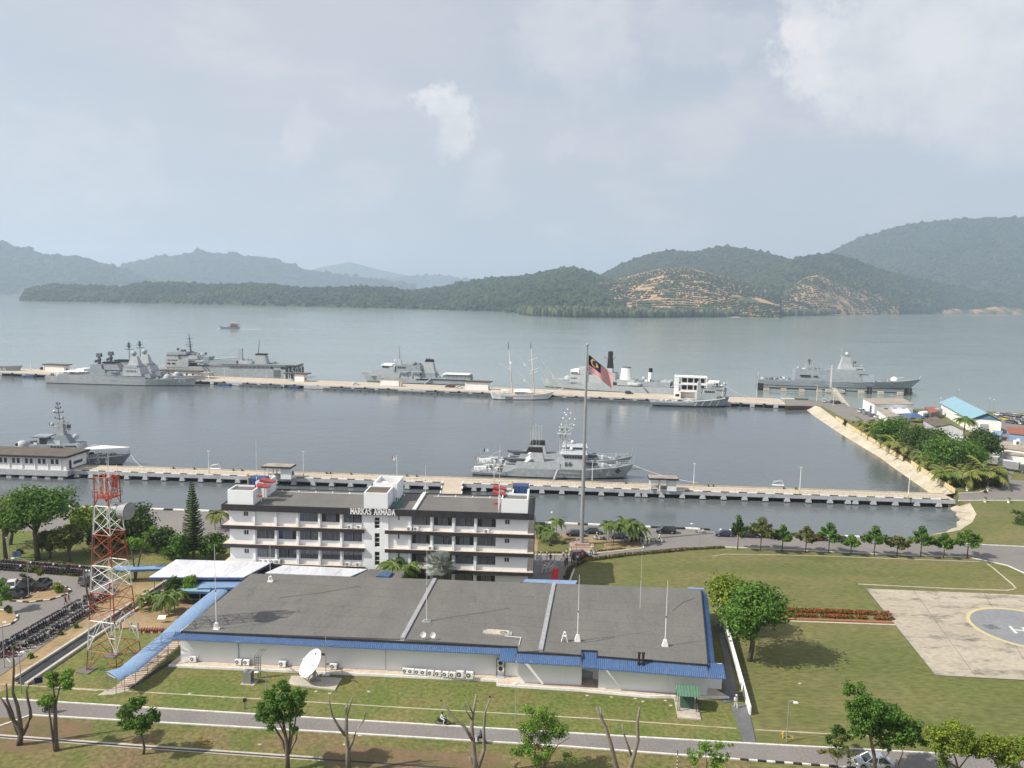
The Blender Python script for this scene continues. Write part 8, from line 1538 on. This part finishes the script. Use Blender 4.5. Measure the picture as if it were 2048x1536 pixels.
for px, py, lab in ((1934, 982, 'white planter urn below the palms, left'), (1975, 982, 'white planter urn below the palms, right'), (1970, 1004, 'white urn on the grass beside the corner road, left'), (2017, 1005, 'white urn with a small shrub beside the corner road, right')):
    t = thing('planter_urn', lab, 'planter', G(px, py)); MB().cyl((0, 0, 0), (0, 0, .3), .35, .2, 8).cyl((0, 0, .3), (0, 0, .9), .2, .55, 8).build('bowl', MT['white'], t); MB().sph((0, 0, 1.0), .5, 8, 4).build('shrub_plant', MT['leafolive'], t)
# ------------------------------------------------------------------ vehicles
def wheels(t, xs, y, r, w=.2):
    for x in xs:
        for s in (-1, 1):
            o = MB().cyl((0, -w / 2 * 1, 0), (0, w / 2, 0), r, n=12).build('wheel', MT['tyre'], t, (x, s * y, r)); MB().cyl((0, s * (w / 2 + .005), 0), (0, s * (w / 2 + .02), 0), r * .6, n=10).build('rim', MT['metal'], o)
def make_car(lab, mt, kind='sedan'):
    t = thing('parked_car', lab, 'car'); L_, W_, hb, hr = (4.4, 1.72, .80, 1.42) if kind == 'sedan' else (4.6, 1.85, .95, 1.72)
    x0, x1 = -L_ / 2, L_ / 2; y = W_ / 2
    def loop(x, w, z): return [(x, -w, z), (x, w, z)]
    secs = [(x0, .82, .38, hb * .86), (x0 + .25, .97, .22, hb * .98), (-.9, 1, .2, hb), (1.0, 1, .2, hb * .99), (x1 - .4, .97, .22, hb * .86), (x1, .78, .36, hb * .68)]
    vs = []; 
    for x, f, zb, zt in secs: vs += [(x, -y * f, zb), (x, -y * f, (zb + zt) * .55), (x, -y * f * .93, zt), (x, y * f * .93, zt), (x, y * f, (zb + zt) * .55), (x, y * f, zb)]
    fs = [(i * 6 + j, i * 6 + (j + 1) % 6, i * 6 + 6 + (j + 1) % 6, i * 6 + 6 + j) for i in range(5) for j in range(6)] + [(5, 4, 3, 2, 1, 0), (30, 31, 32, 33, 34, 35)]
    MB().add(vs, fs).build('body', MT[mt], t, smooth=False)
    if kind == 'sedan': cb, ct = (-1.75, 1.15), (-1.05, .35)
    else: cb, ct = (-2.2, 1.25), (-1.9, .45)
    g_ = MB().hexa([(cb[0], -y * .9, hb - .02), (cb[1], -y * .9, hb - .04), (cb[1], y * .9, hb - .04), (cb[0], y * .9, hb - .02)], [(ct[0], -y * .74, hr - .05), (ct[1], -y * .74, hr - .05), (ct[1], y * .74, hr - .05), (ct[0], y * .74, hr - .05)]).build('window_glass', MT['glass'], t)
    MB().hexa([(ct[0] - .06, -y * .76, hr - .055), (ct[1] + .06, -y * .76, hr - .055), (ct[1] + .06, y * .76, hr - .055), (ct[0] - .06, y * .76, hr - .055)], [(ct[0] + .1, -y * .66, hr + .02), (ct[1] - .1, -y * .66, hr + .02), (ct[1] - .1, y * .66, hr + .02), (ct[0] + .1, y * .66, hr + .02)]).build('roof', MT[mt], t)
    pl_ = MB()
    for s in (-1, 1):
        for xb, xt in ((cb[0], ct[0]), (cb[1], ct[1]), ((cb[0] + cb[1]) / 2 + .05, (ct[0] + ct[1]) / 2)): MB().tube([(xb, s * y * .905, hb - .02), (xt, s * y * .755, hr - .05)], .045, 4).build('pillar', MT[mt], t)
    for s in (-1, 1): MB().box(x1 - .12, x1 + .01, s * y * .58 - .2, s * y * .58 + .2, hb * .55, hb * .7).build('headlight', MT['lampw'], t); MB().box(x0 - .01, x0 + .08, s * y * .6 - .17, s * y * .6 + .17, hb * .66, hb * .84).build('taillight', MT['taill'], t)
    for s in (-1, 1): MB().box(.75, .95, s * (y + .09) - .09, s * (y + .09) + .09, hb, hb + .14).build('mirror', MT[mt], t)
    wheels(t, (-1.35, 1.38), y - .08, .32 if kind == 'sedan' else .37); return t
CAR = {}
def car(lab, px, py, rz, mt='carblack', kind='sedan', group=None, z=.06, cat=None):
    P = G(px, py); P.z = z
    if (mt, kind) not in CAR: CAR[mt, kind] = make_car(lab, mt, kind); o = CAR[mt, kind]; o.location = P; o.rotation_euler = (0, 0, rz); o['label'] = lab
    else: o = copy_tree(CAR[mt, kind], P, rz, lab)
    if group: o['group'] = group
    return o
A_ = frame_of(G(1100, 1070), G(1800, 1095)); pi = math.pi
wf = 'cars parked along the waterfront road'
for px, py, k, mt, lab in ((1331, 1066, 'suv', 'carblack', 'black suv with red lights at the quay kerb right of the feathery palms'), (1152, 1072, 'sedan', 'carblack', 'black sedan just left of the flagpole foot'), (1187, 1067, 'sedan', 'carblack', 'black sedan just right of the flagpole'), (1240, 1077, 'sedan', 'carblue', 'dark blue car behind the dark palm cluster'), (1277, 1080, 'suv', 'carblack', 'black suv behind the officers at the road bend'), (1083, 1058, 'suv', 'carblack', 'black car half hidden by palms beside the headquarters end'),
                          (1448, 1072, 'sedan', 'carblue', 'dark car left of the first young roadside tree'), (1500, 1074, 'sedan', 'carblack', 'black car right behind the first young roadside tree'), (1556, 1077, 'suv', 'cargrey', 'dark grey car behind the third young roadside tree'), (1634, 1080, 'sedan', 'carred', 'maroon car between the fourth and fifth young roadside trees'), (1684, 1083, 'sedan', 'cargrey', 'dark grey car right of the fifth young roadside tree')):
    car(lab, px, py, A_ + (pi if px in (1331, 1448) else 0), mt, k, wf)
car('large black suv waiting beside the red carpet', 1163, 1118, .18, 'carblack', 'suv')
for px, py, k, mt, rz, lab in ((26, 1175, 'sedan', 'carwhite', 1.9, 'white car in the parking bay at the left'), (54, 1177, 'suv', 'carblack', 1.85, 'black car in the bay beside the white car'), (87, 1176, 'suv', 'carblack', 1.8, 'black suv in the bay right of the island lamp'), (31, 1197, 'sedan', 'carblack', .12, 'black sedan in front of the white car'), (-3, 1172, 'sedan', 'carsilver', 1.9, 'silver car cut by the left edge of the parking area'), (184, 1166, 'suv', 'cargrey', 1.2, 'dark car behind the pruned tree near the tower')):
    car(lab, px, py, rz, mt, k, 'cars in the left parking area')
car('silver saloon car on the lower road behind the dark green tree', 1745, 1533, frame_of(G(1600, 1522), G(1800, 1532)) + pi, 'carsilver')
for px, py, k, mt, rz, lab in ((712, 770, 'sedan', 'carwhite', 0, 'white car on the outer jetty left of the white container'), (897, 774.5, 'sedan', 'cargrey', .3, 'dark grey car on the outer jetty below the survey ship stern'), (905.5, 775, 'sedan', 'carred', .2, 'maroon car on the outer jetty below the survey ship stern'), (919, 776.5, 'sedan', 'carwhite', 0, 'white car on the outer jetty left of the dark roofed kiosk'), (1258, 788, 'suv', 'carblack', 0, 'black truck on the outer jetty left of the signal tower'), (1648, 804, 'suv', 'carwhite', 1.2, 'white van beside the trestle at the jetty root'), (1666, 805.5, 'sedan', 'cargrey', .5, 'grey car left of two beside the trestle'), (1674, 807.5, 'suv', 'carblack', .5, 'black car right of two beside the trestle'), (1724, 824.5, 'suv', 'carwhite', .4, 'white car at the left corner of the warehouse'), (1734, 828.5, 'sedan', 'carsilver', .4, 'silver car beside the warehouse wall'), (1746, 833, 'sedan', 'cargrey', .4, 'grey car below the warehouse corner'), (1756, 836, 'sedan', 'carwhite', .4, 'white car nearest the palms below the warehouse'), (88, 739.5, 'suv', 'carblack', 0, 'dark van left of the kiosk on the outer jetty')):
    car(lab, px, py, rz, mt, k)
cols = ['carwhite', 'carsilver', 'cargrey', 'carwhite', 'carred', 'carsilver', 'carblack', 'cargrey', 'caryellow', 'carwhite', 'carblack', 'carsilver']; r = random.Random(3); k = 0
cn_ = dict(carwhite='white', carsilver='silver', cargrey='dark grey', caryellow='yellow', carred='dark red', carblack='black', carblue='dark blue')
for row, (y0, x0) in enumerate(((831, 1996), (835.5, 2002), (840.5, 2010), (846.5, 2020))):
    for i in range(9):
        px = x0 + i * 7.5; mt = r.choice(cols); car(f'{cn_[mt]} car, {ordn(i)} from the left in the {("rear", "second", "third", "front")[row]} row of the far car park', px, y0 + i * .75, 1.9 + r.uniform(-.05, .05), mt, r.choice(['sedan', 'suv']), 'cars crowded in the far car park', .05); k += 1
def truck(lab, px, py, rz):
    t = thing('truck', lab, 'truck', G(px, py), rz); MB().box(-3.2, 1.2, -1.2, 1.2, .9, 3.2).build('cargo_box', MT['polem'], t); MB().box(-3.25, 1.25, -1.22, 1.22, 3.202, 3.3).build('box_roof', MT['tinroof'], t)
    MB().hexa([(1.4, -1.1, .6), (3.3, -1.1, .6), (3.3, 1.1, .6), (1.4, 1.1, .6)], [(1.4, -1.05, 2.6), (2.9, -1.05, 2.6), (2.9, 1.05, 2.6), (1.4, 1.05, 2.6)]).build('cab', MT['cargrey'], t); MB().hexa([(3.12, -.95, 1.6), (3.16, -.95, 1.6), (3.16, .95, 1.6), (3.12, .95, 1.6)], [(2.97, -.9, 2.4), (3.0, -.9, 2.4), (3.0, .9, 2.4), (2.97, .9, 2.4)]).build('windscreen', MT['glass'], t); wheels(t, (-2.2, 2.3), .98, .45, .3)
truck('grey box truck parked beside the round trees, left of two', 1988, 932, -.75); truck('grey box truck parked on the road at the right edge', 2029, 943, -.75)
# motorcycles
BMAT = [('carblack', 'black'), ('carred', 'dark red'), ('carblue', 'dark blue'), ('cargrey', 'grey'), ('carwhite', 'white')]
def make_bike(mt, big=False):
    t = thing('motorcycle', '', 'motorcycle'); s = 1.15 if big else 1
    for x in (-.62, .62):
        m_ = MB(); n = 12
        m_.tube([(x * s + .27 * math.cos(a), 0, .3 + .27 * math.sin(a)) for a in np.linspace(0, 6.2832, n + 1)], .055, 5, cap=False); m_.cyl((x * s, -.04, .3), (x * s, .04, .3), .08, n=6); m_.box(x * s - .25, x * s + .25, -.012, .012, .29, .31).box(x * s - .012, x * s + .012, -.012, .012, .05, .55); m_.build('wheel', MT['tyre'], t)
    b = MB().hexa([(-.55, -.1, .38), (.35, -.12, .28), (.35, .12, .28), (-.55, .1, .38)], [(-.75, -.12, .72), (.30, -.14, .66), (.30, .14, .66), (-.75, .12, .72)]); b.hexa([(.28, -.2, .25), (.48, -.2, .3), (.48, .2, .3), (.28, .2, .25)], [(.22, -.15, .82), (.46, -.15, .92), (.46, .15, .92), (.22, .15, .82)])
    if big: b.hexa([(-.05, -.16, .6), (.4, -.16, .6), (.4, .16, .6), (-.05, .16, .6)], [(0, -.14, .92), (.35, -.14, .92), (.35, .14, .92), (0, .14, .92)])
    b.build('body', MT[mt], t); MB().hexa([(-.78, -.12, .72), (.1, -.13, .70), (.1, .13, .70), (-.78, .12, .72)], [(-.76, -.1, .84), (.05, -.1, .80), (.05, .1, .80), (-.76, .1, .84)]).build('seat', MT['black'], t)
    MB().tube([(.62 * s, .07, .3), (.42, .09, .95)], .03, 5).tube([(.62 * s, -.07, .3), (.42, -.09, .95)], .03, 5).tube([(.36, -.33, 1.0), (.44, -.12, .98), (.44, .12, .98), (.36, .33, 1.0)], .025, 5).build('handlebar', MT['metal'], t); MB().sph((.5, 0, .88), .1, 8, 4).build('headlight', MT['lampw'], t)
    MB().cyl((-.3, -.14, .32), (-.85, -.16, .42), .05, n=6).build('exhaust', MT['metal'], t)
    if big:
        for sg in (-1, 1): MB().box(-.85, -.4, sg * .28 - .12, sg * .28 + .12, .45, .78).build('pannier', MT[mt], t)
        MB().hexa([(.4, -.2, .95), (.46, -.2, .95), (.46, .2, .95), (.4, .2, .95)], [(.28, -.17, 1.3), (.31, -.17, 1.3), (.31, .17, 1.3), (.28, .17, 1.3)]).build('windshield', MT['pane'], t)
    return t
BIKE = {}
def bike(lab, P, rz, mt='carblack', big=False, group=None):
    P = Vector((P[0], P[1], .068))
    if (mt, big) not in BIKE: BIKE[mt, big] = o = make_bike(mt, big); o.location = P; o.rotation_euler = (0, 0, rz); o['label'] = lab
    else: o = copy_tree(BIKE[mt, big], P, rz, lab)
    if group: o['group'] = group
    return o
r = random.Random(12)
def bike_row(a, b, n, rz, where, grp, skip=.04):
    a, b = G(*a), G(*b); j = 0; end = 'the left' if grp == 'l' else 'the upper end'
    for i in range(n):
        if r.random() < skip: continue
        mt, cn = r.choices(BMAT, (6, 1.5, 1, 2, 1.2))[0]; p = a.lerp(b, (i + r.uniform(-.2, .2)) / (n - 1)); bike(f'{cn} motorcycle, {ordn(j)} from {end} {where}', p, rz + r.uniform(-.12, .12), mt, False, f'motorcycles {where}'); j += 1
bike_row((-8, 1129), (205, 1146), 42, 1.45, 'in the back row under the shade trees', 'l')
bike_row((-8, 1137.5), (176, 1151.5), 36, 1.45, 'in the second row of the parking area', 'l')
bike_row((180, 1199), (2, 1300), 40, .35, 'in the long slanting row', '', .08)
bike_row((184, 1221), (62, 1292), 24, .35, 'in the row beside the sandy strip', '', .1)
bike_row((228, 1184), (196, 1208), 8, .5, 'in the short row behind the lattice tower', '')
bike_row((14, 1305), (-6, 1318), 4, .35, 'at the lower left parking end', '')
bike_row((46, 1300), (20, 1315), 3, .35, 'near the sandy strip foot', '')
bike('white police motorcycle at the quay kerb left of the street lamp', G(1400, 1066), A_ + pi, 'carwhite', True)
# ------------------------------------------------------------------ people
def body_mesh(kind):
    J = dict(pelvis=(0, 0, .95), waist=(0, 0, 1.1), chest=(.02, 0, 1.33), neck=(.02, 0, 1.5), head0=(.03, 0, 1.60), head=(.04, 0, 1.72), nose=(.14, 0, 1.64), ls=(0, .19, 1.43), le=(-.03, .25, 1.15), lh=(.05, .25, .90), lf=(.08, .24, .80), rs=(0, -.19, 1.43), re=(-.03, -.25, 1.15), rh=(.05, -.25, .90), rf=(.08, -.24, .80), lk=(.03, .10, .50), la=(0, .11, .09), lt=(.17, .12, .04), rk=(.03, -.10, .50), ra=(0, -.11, .09), rt=(.17, -.12, .04), lhip=(0, .09, .90), rhip=(0, -.09, .90))
    if kind == 'walk': J.update(lk=(.18, .10, .52), la=(.22, .10, .10), lt=(.38, .11, .07), rk=(-.02, -.10, .50), ra=(-.24, -.10, .12), rt=(-.10, -.11, .03), le=(-.14, .25, 1.18), lh=(-.08, .25, .95), lf=(-.05, .25, .86), re=(.08, -.25, 1.17), rh=(.24, -.24, .98), rf=(.31, -.23, .92))
    if kind == 'bow': J.update(waist=(.08, 0, 1.08), chest=(.26, 0, 1.22), neck=(.38, 0, 1.32), head0=(.45, 0, 1.38), head=(.54, 0, 1.45), nose=(.58, 0, 1.33), ls=(.32, .19, 1.28), le=(.40, .24, 1.02), lh=(.50, .22, .80), lf=(.54, .2, .72), rs=(.32, -.19, 1.28), re=(.40, -.24, 1.02), rh=(.50, -.22, .80), rf=(.54, -.2, .72))
    if kind == 'ride': J.update(pelvis=(-.3, 0, .92), waist=(-.3, 0, 1.05), chest=(-.24, 0, 1.27), neck=(-.2, 0, 1.44), head0=(-.18, 0, 1.53), head=(-.16, 0, 1.64), nose=(-.05, 0, 1.57), ls=(-.22, .19, 1.37), le=(-.02, .26, 1.14), lh=(.24, .27, 1.02), lf=(.34, .27, 1.0), rs=(-.22, -.19, 1.37), re=(-.02, -.26, 1.14), rh=(.24, -.27, 1.02), rf=(.34, -.27, 1.0), lhip=(-.28, .10, .9), rhip=(-.28, -.10, .9), lk=(.16, .19, .74), la=(-.02, .19, .34), lt=(.14, .2, .28), rk=(.16, -.19, .74), ra=(-.02, -.19, .34), rt=(.14, -.2, .28))
    E = [('pelvis', 'waist'), ('waist', 'chest'), ('chest', 'neck'), ('neck', 'head0'), ('head0', 'head'), ('head0', 'nose')]
    for s in 'lr': E += [('chest', s + 's'), (s + 's', s + 'e'), (s + 'e', s + 'h'), (s + 'h', s + 'f'), ('pelvis', s + 'hip'), (s + 'hip', s + 'k'), (s + 'k', s + 'a'), (s + 'a', s + 't')]
    Rd = dict(pelvis=.15, waist=.14, chest=.17, neck=.06, head0=.085, head=.095, nose=.02); 
    for s in 'lr': Rd.update({s + 's': .075, s + 'e': .055, s + 'h': .042, s + 'f': .03, s + 'hip': .105, s + 'k': .07, s + 'a': .05, s + 't': .04})
    ks = list(J); me = bpy.data.meshes.new('p'); me.from_pydata([J[k] for k in ks], [(ks.index(a), ks.index(b)) for a, b in E], []); o = bpy.data.objects.new('p', me); COL.objects.link(o)
    o.modifiers.new('s', 'SKIN'); sv = me.skin_vertices[0].data
    for i, k in enumerate(ks): sv[i].radius = (Rd[k], Rd[k]); sv[i].use_root = k == 'pelvis'
    ss = o.modifiers.new('ss', 'SUBSURF'); ss.levels = 1
    dg = bpy.context.evaluated_depsgraph_get(); dg.update(); nm = bpy.data.meshes.new_from_object(o.evaluated_get(dg)); nm.name = 'person_' + kind; bpy.data.objects.remove(o); bpy.data.meshes.remove(me)
    nm.materials.clear()
    for k in ('skin', 'uniw', 'uniw', 'dark'): nm.materials.append(MT[k])
    zone = dict(head=0, head0=0, neck=0, nose=0, lh=0, rh=0, lf=0, rf=0, pelvis=2, lhip=2, rhip=2, lk=2, rk=2, la=2, ra=2, lt=3, rt=3)
    P_ = np.array([J[k] for k in ks])
    for p in nm.polygons: k = ks[int(np.argmin(((P_ - np.array(p.center[:])) ** 2).sum(1)))]; p.material_index = zone.get(k, 1); p.use_smooth = True
    hd = Vector(J['head']); return nm, hd
BODY = {k: body_mesh(k) for k in ('stand', 'walk', 'bow', 'ride')}
capm = {k: MB().cyl((0, 0, -.01), (0, 0, .09), .115, .13, 10).box(.08, .2, -.08, .08, -.01, .01).mesh('cap', MT[k]) for k in ('uniw', 'dark')}; hairm = MB().sph((-.02, 0, -.02), .112, 10, 4, z0=-.2).mesh('hair', MT['hair']); helm = {k: MB().sph((0, 0, -.03), .14, 10, 5, z0=-.45).mesh('helmet', MT[k]) for k in ('black', 'white', 'navydk')}
def person(lab, P, rz, kind='stand', shirt='uniw', legs='uniw', hat='uniw', group=None, z=.065, helmet=None):
    nm, hd = BODY[kind]; o = obj('person', nm, None, (P[0], P[1], z), rz); tag(o, lab, 'person', group)
    for i, k in ((1, shirt), (2, legs)):
        if k != 'uniw': o.material_slots[i].link = 'OBJECT'; o.material_slots[i].material = MT[k]
    h = hd + Vector((0, 0, .04))
    if helmet: obj('helmet', helm[helmet], o, hd)
    elif hat: obj('cap', capm[hat], o, h)
    else: obj('hair', hairm, o, h)
    return o
person('man in white uniform and cap walking on the dark path beside the white wall', G(1471, 1417), -1.4, 'walk')
def rider(lab, px, py, rz, mt, shirt, legs, helmet, big=False):
    P = G(px, py); bike('motorcycle ridden by the ' + lab, P, rz, mt, big); person(lab + ' riding a motorcycle', P, rz, 'ride', shirt, legs, None, helmet=helmet)
rz_ = frame_of(G(600, 1450), G(1200, 1485))
rider('person in white on the lower road near the centre', 887, 1451, rz_, 'carblack', 'uniw', 'uniw', 'black'); rider('person in dark purple clothes behind the pruned tree', 958, 1488, rz_ + pi, 'carwhite', 'blueshirt', 'dark', 'navydk'); rider('person in dark clothes on the lower road behind the tufted tree', 98, 1426, rz_ + pi, 'carblack', 'dark', 'dark', 'black')
for px, py, lab in ((1195, 1080, 'officer in a lime vest right of the flagpole'), (1184, 1110, 'officer in a lime vest behind the black suv'), (1320, 1085, 'officer in a lime vest on the open road')): rider(lab, px, py, -.2 if px != 1320 else -.15, 'carwhite', 'limevest', 'dark', 'white', True)
bike('white police motorcycle parked beside the feathery palms', G(1256, 1084), .1, 'carwhite', True); bike('white police motorcycle beside the low palm near the headquarters end', G(1110, 1072), .1, 'carwhite', True)
person('man in a red shirt walking in the parking area', G(131, 1210), .6, 'walk', 'redshirt', 'dark', None); person('man in a grey shirt walking in the parking area', G(137, 1205), .6, 'walk', 'greyc', 'greyc', None); person('person in white behind the lattice tower', G(223, 1196), 0, 'stand', hat=None)
crowd = [(1074, 1124), (1078, 1128), (1081, 1122), (1076, 1132), (1083, 1133), (1093, 1122), (1109, 1128), (1123, 1134)]
for i, (px, py) in enumerate(sorted(crowd)): person(f'{ordn(i)} from the left of the officers in white standing near the red carpet', G(px, py), r.uniform(-2, 2), 'stand', group='officers in white near the carpet')
for i, (px, py) in enumerate(sorted(((1087, 1142), (1092, 1146), (1096, 1138), (1100, 1145), (1104, 1142), (1084, 1147)))): person(f'{ordn(i)} from the left of the officers in white bending beside the red carpet', G(px, py), r.uniform(-.5, .5), 'bow', group='officers in white bending by the carpet')
for px, py, s, l, lab in ((1101, 1124, 'dark', 'dark', 'guest in dark clothes among officers in white'), (1127, 1118, 'uniw', 'dark', 'guest in white shirt and dark trousers left of the black suv'), (1134, 1114, 'limevest', 'dark', 'officer in a lime vest standing left of the black suv'), (1142, 1112, 'uniw', 'dark', 'guest in white shirt right behind the lime vest officer'), (1130, 1134, 'dark', 'dark', 'guest in dark suit nearest the lawn hedge'), (1134, 1131, 'dark', 'dark', 'second guest in dark suit near the lawn hedge'), (1143, 1131, 'blueshirt', 'dark', 'guest in blue near the lamp post'), (1148, 1128, 'blueshirt', 'dark', 'second guest in blue near the lamp post'), (1154, 1126, 'uniw', 'blueshirt', 'guest in pale shirt and blue trousers beside the hedge'), (1158, 1123, 'redshirt', 'blueshirt', 'guest in red beside the hedge'), (1165, 1121, 'redshirt', 'dark', 'guest in pink red at the right end of the group'), (1145, 1122, 'dark', 'dark', 'guest in dark clothes beside the black suv')):
    person(lab, G(px, py), r.uniform(-2, 2), 'stand', s, l, None)
for i, (px, py, s) in enumerate(((1282, 1087, 'uniw'), (1288, 1089, 'uniw'), (1291, 1091.5, 'uniw'), (1298, 1090, 'limevest'))): person(['officer in white at the left of the group by the feathery palms', 'officer in white second in the group by the feathery palms', 'officer in white nearest the road in the group by the feathery palms', 'officer in a lime vest at the right of the group by the feathery palms'][i], G(px, py), 1.5, 'stand', s)
# ------------------------------------------------------------------ small furniture
q = [G(*p) for p in ((1102, 1164), (1115, 1164), (1117, 1138), (1106, 1139))]; tag(MB().prism([p.xy for p in q], .03, .115).build('red_carpet', MT['crimson']), 'bright red carpet leading to the headquarters entrance', 'carpet')
q = [G(*p) for p in ((1106, 1138.6), (1117, 1137.6), (1111, 1130), (1099, 1131))]; tag(MB().prism([p.xy for p in q], .03, .12).build('pale_mat', MT['pave']), 'pale pink mat at the end of the red carpet', 'mat')
for k, (pl_, z) in enumerate((([(21, 1203), (58, 1205.5), (100, 1201), (133, 1190), (141, 1182), (133, 1175), (108, 1170), (100, 1178), (73, 1187), (21, 1198)], .19), ([(-40, 1258), (0, 1256), (22, 1250), (34, 1240), (35, 1231), (24, 1225), (0, 1221), (-40, 1220)], .19))):
    q = [G(*p).xy for p in pl_]; isl = struct('traffic_island', MB().prism(q, -.1, z), MT['soil'], 'kerbed sandy island in the parking area' + (' with a shrub and a lamp' if k == 0 else ' at the left edge')); j = 0
    for a, b in zip(q, q[1:] + q[:1]):
        L_ = (b - a).length; n = max(1, round(L_ / 1.1)); an = frame_of(Vector((*a, 0)), Vector((*b, 0)))
        for i in range(n): obj('kerb_block', blk[j % 2], isl, (*a.lerp(b, (i + .5) / n), .085), an, scale=(L_ / n / .87, 1, 1)); j += 1
for i in range(9):
    px = 283 + i * 5.2; t = thing('display_mine', f'{ordn(i)} from the left of the reddish display pieces in a row at the garden edge', 'display piece', G(px, 1266)); MB().cyl((0, 0, 0), (0, 0, .35), .2, n=6).build('pedestal', MT['white' if i % 3 == 1 else 'rust'], t); MB().sph((0, 0, .6), .3, 8, 5).build('mine_shell', MT['rust'], t); MB().cyl((0, 0, .85), (0, 0, 1.0), .06, n=5).build('horn', MT['white'], t)
for i, (px, py) in enumerate(((207, 1258), (214, 1257), (226, 1260), (241, 1259), (262, 1262), (275, 1262))):
    t = thing('display_bollard', f'{ordn(i)} from the left of the pale stone bollards behind the lattice tower', 'bollard', G(px, py)); MB().cyl((0, 0, 0), (0, 0, 1.1), .24, .2, 8).build('shaft', MT['concrete'], t); MB().sph((0, 0, 1.15), .24, 8, 4).build('knob', MT['capst'], t)
t = thing('info_board', 'white slanted information board in the garden beside the covered walk', 'board', G(324, 1246)); MB().hexa([(-.6, -.3, .7), (.6, -.3, .7), (.6, .3, 1.1), (-.6, .3, 1.1)], [(-.6, -.32, .76), (.6, -.32, .76), (.6, .28, 1.16), (-.6, .28, 1.16)]).build('panel', MT['white'], t); MB().cyl((0, 0, 0), (0, 0, .85), .06, n=6).build('post', MT['metal'], t)
def board(lab, px, py, w, h, z, mt, rz=0):
    t = thing('sign_board', lab, 'sign', G(px, py), rz); MB().box(-w / 2, w / 2, -.03, .03, z, z + h).build('panel', MT[mt], t); MB().box(-w / 2 - .04, w / 2 + .04, .031, .05, z - .04, z + h + .04).build('frame', MT['metal'], t)
    for x in ((-w * .4, w * .4) if w > 1 else (0,)): MB().cyl((x, .06, 0), (x, .06, z + h), .04, n=5).build('post', MT['metal'], t)
board('blue notice board on the lawn at the far left', 34, 1121, 1.6, 1.0, .8, 'blue'); board('dark blue sign on a post beside the lower road at the left', 78, 1384, .9, .8, 1.2, 'flagblue', .5)
t = thing('floodlight', 'small dark floodlight on a short post beside the lower road', 'floodlight', G(490, 1418)); MB().cyl((0, 0, 0), (0, 0, 1.0), .05, n=6).cyl((0, 0, 0), (0, 0, .12), .2, n=8).build('post', MT['navydk'], t); MB().box(-.2, .2, -.15, .15, 1.0, 1.4).build('lamp', MT['black'], t)
for px, py, lab in ((403, 1485, 'yellow fire hydrant on the verge below the road at the left'), (1566, 1476, 'yellow fire hydrant with a square frame beside the right street lamp')):
    t = thing('hydrant', lab, 'hydrant', G(px, py)); MB().cyl((0, 0, 0), (0, 0, .8), .11, n=8).sph((0, 0, .8), .13, 8, 4).build('barrel', MT['yellow'], t); MB().cyl((-.25, 0, .55), (.25, 0, .55), .08, n=6).build('outlet', MT['yellow'], t)
    for a in ((.3, -.3, 1.2, -.25), (.3, .25, 1.2, .3)): MB().box(a[0], a[2], a[1], a[3], .05, .12).build('frame_bar', MT['yellow'], t)
    MB().box(.3, .36, -.25, .25, .05, .12).box(1.14, 1.2, -.25, .25, .05, .12).build('frame_bar', MT['yellow'], t)
t = thing('marker_post', 'black and white striped marker post at the edge of the lower road', 'post', G(1354, 1537)); 
for i in range(10): MB().cyl((0, 0, i * .22), (0, 0, i * .22 + .22), .05, n=8).build('band', MT['black' if i % 2 or i > 7 else 'white'], t)
for px, py, lab in ((430, 938, 'white gangway frame on the near jetty left of the headquarters'), (1556, 971, 'white gangway frame on the near jetty right of centre')):
    t = thing('boarding_steps', lab, 'steps', G(px, py), ja)
    for s in (-.5, .5): MB().tube([(-1.6, s, .1), (-1.2, s, 1.1), (1.0, s, 1.5), (1.6, s, .1)], .05, 5).build('side_rail', MT['white'], t)
    MB().box(-1.6, 1.6, -.5, .5, .08, .16).build('step_board', MT['white'], t)
stones = {}
for px, py in sorted(((660, 1388), (632, 1384), (738, 1384), (705, 1360), (1175, 1392), (1223, 1395), (1271, 1398), (1286, 1404), (1331, 1402), (1342, 1412), (380, 1388), (447, 1395), (1600, 1368), (720, 1472), (690, 1490), (520, 1490))):
    row = 'on the lawn below the long white building' if py < 1440 else 'on the verge below the road'; stones[row] = stones.get(row, -1) + 1
    P = G(px, py); tag(MB().sph((0, 0, .05), .22, 7, 3, sq=(1.2, .8, .5), z0=-.3).build('stone', MT['concrete'], None, P), f'{ordn(stones[row])} pale stone from the left lying {row}', 'stone', 'pale stones lying on the lawn')
o = leaves([(G(700, 1495).x, G(700, 1495).y, .02, 45, 5, .02)], 2600, .16, shell=0, up=4); o = obj('fallen_leaves', npmesh('fallen_leaves', *o, MT['barklt'])); o['kind'] = 'stuff'; o['label'] = 'dry fallen leaves on the lower verge'
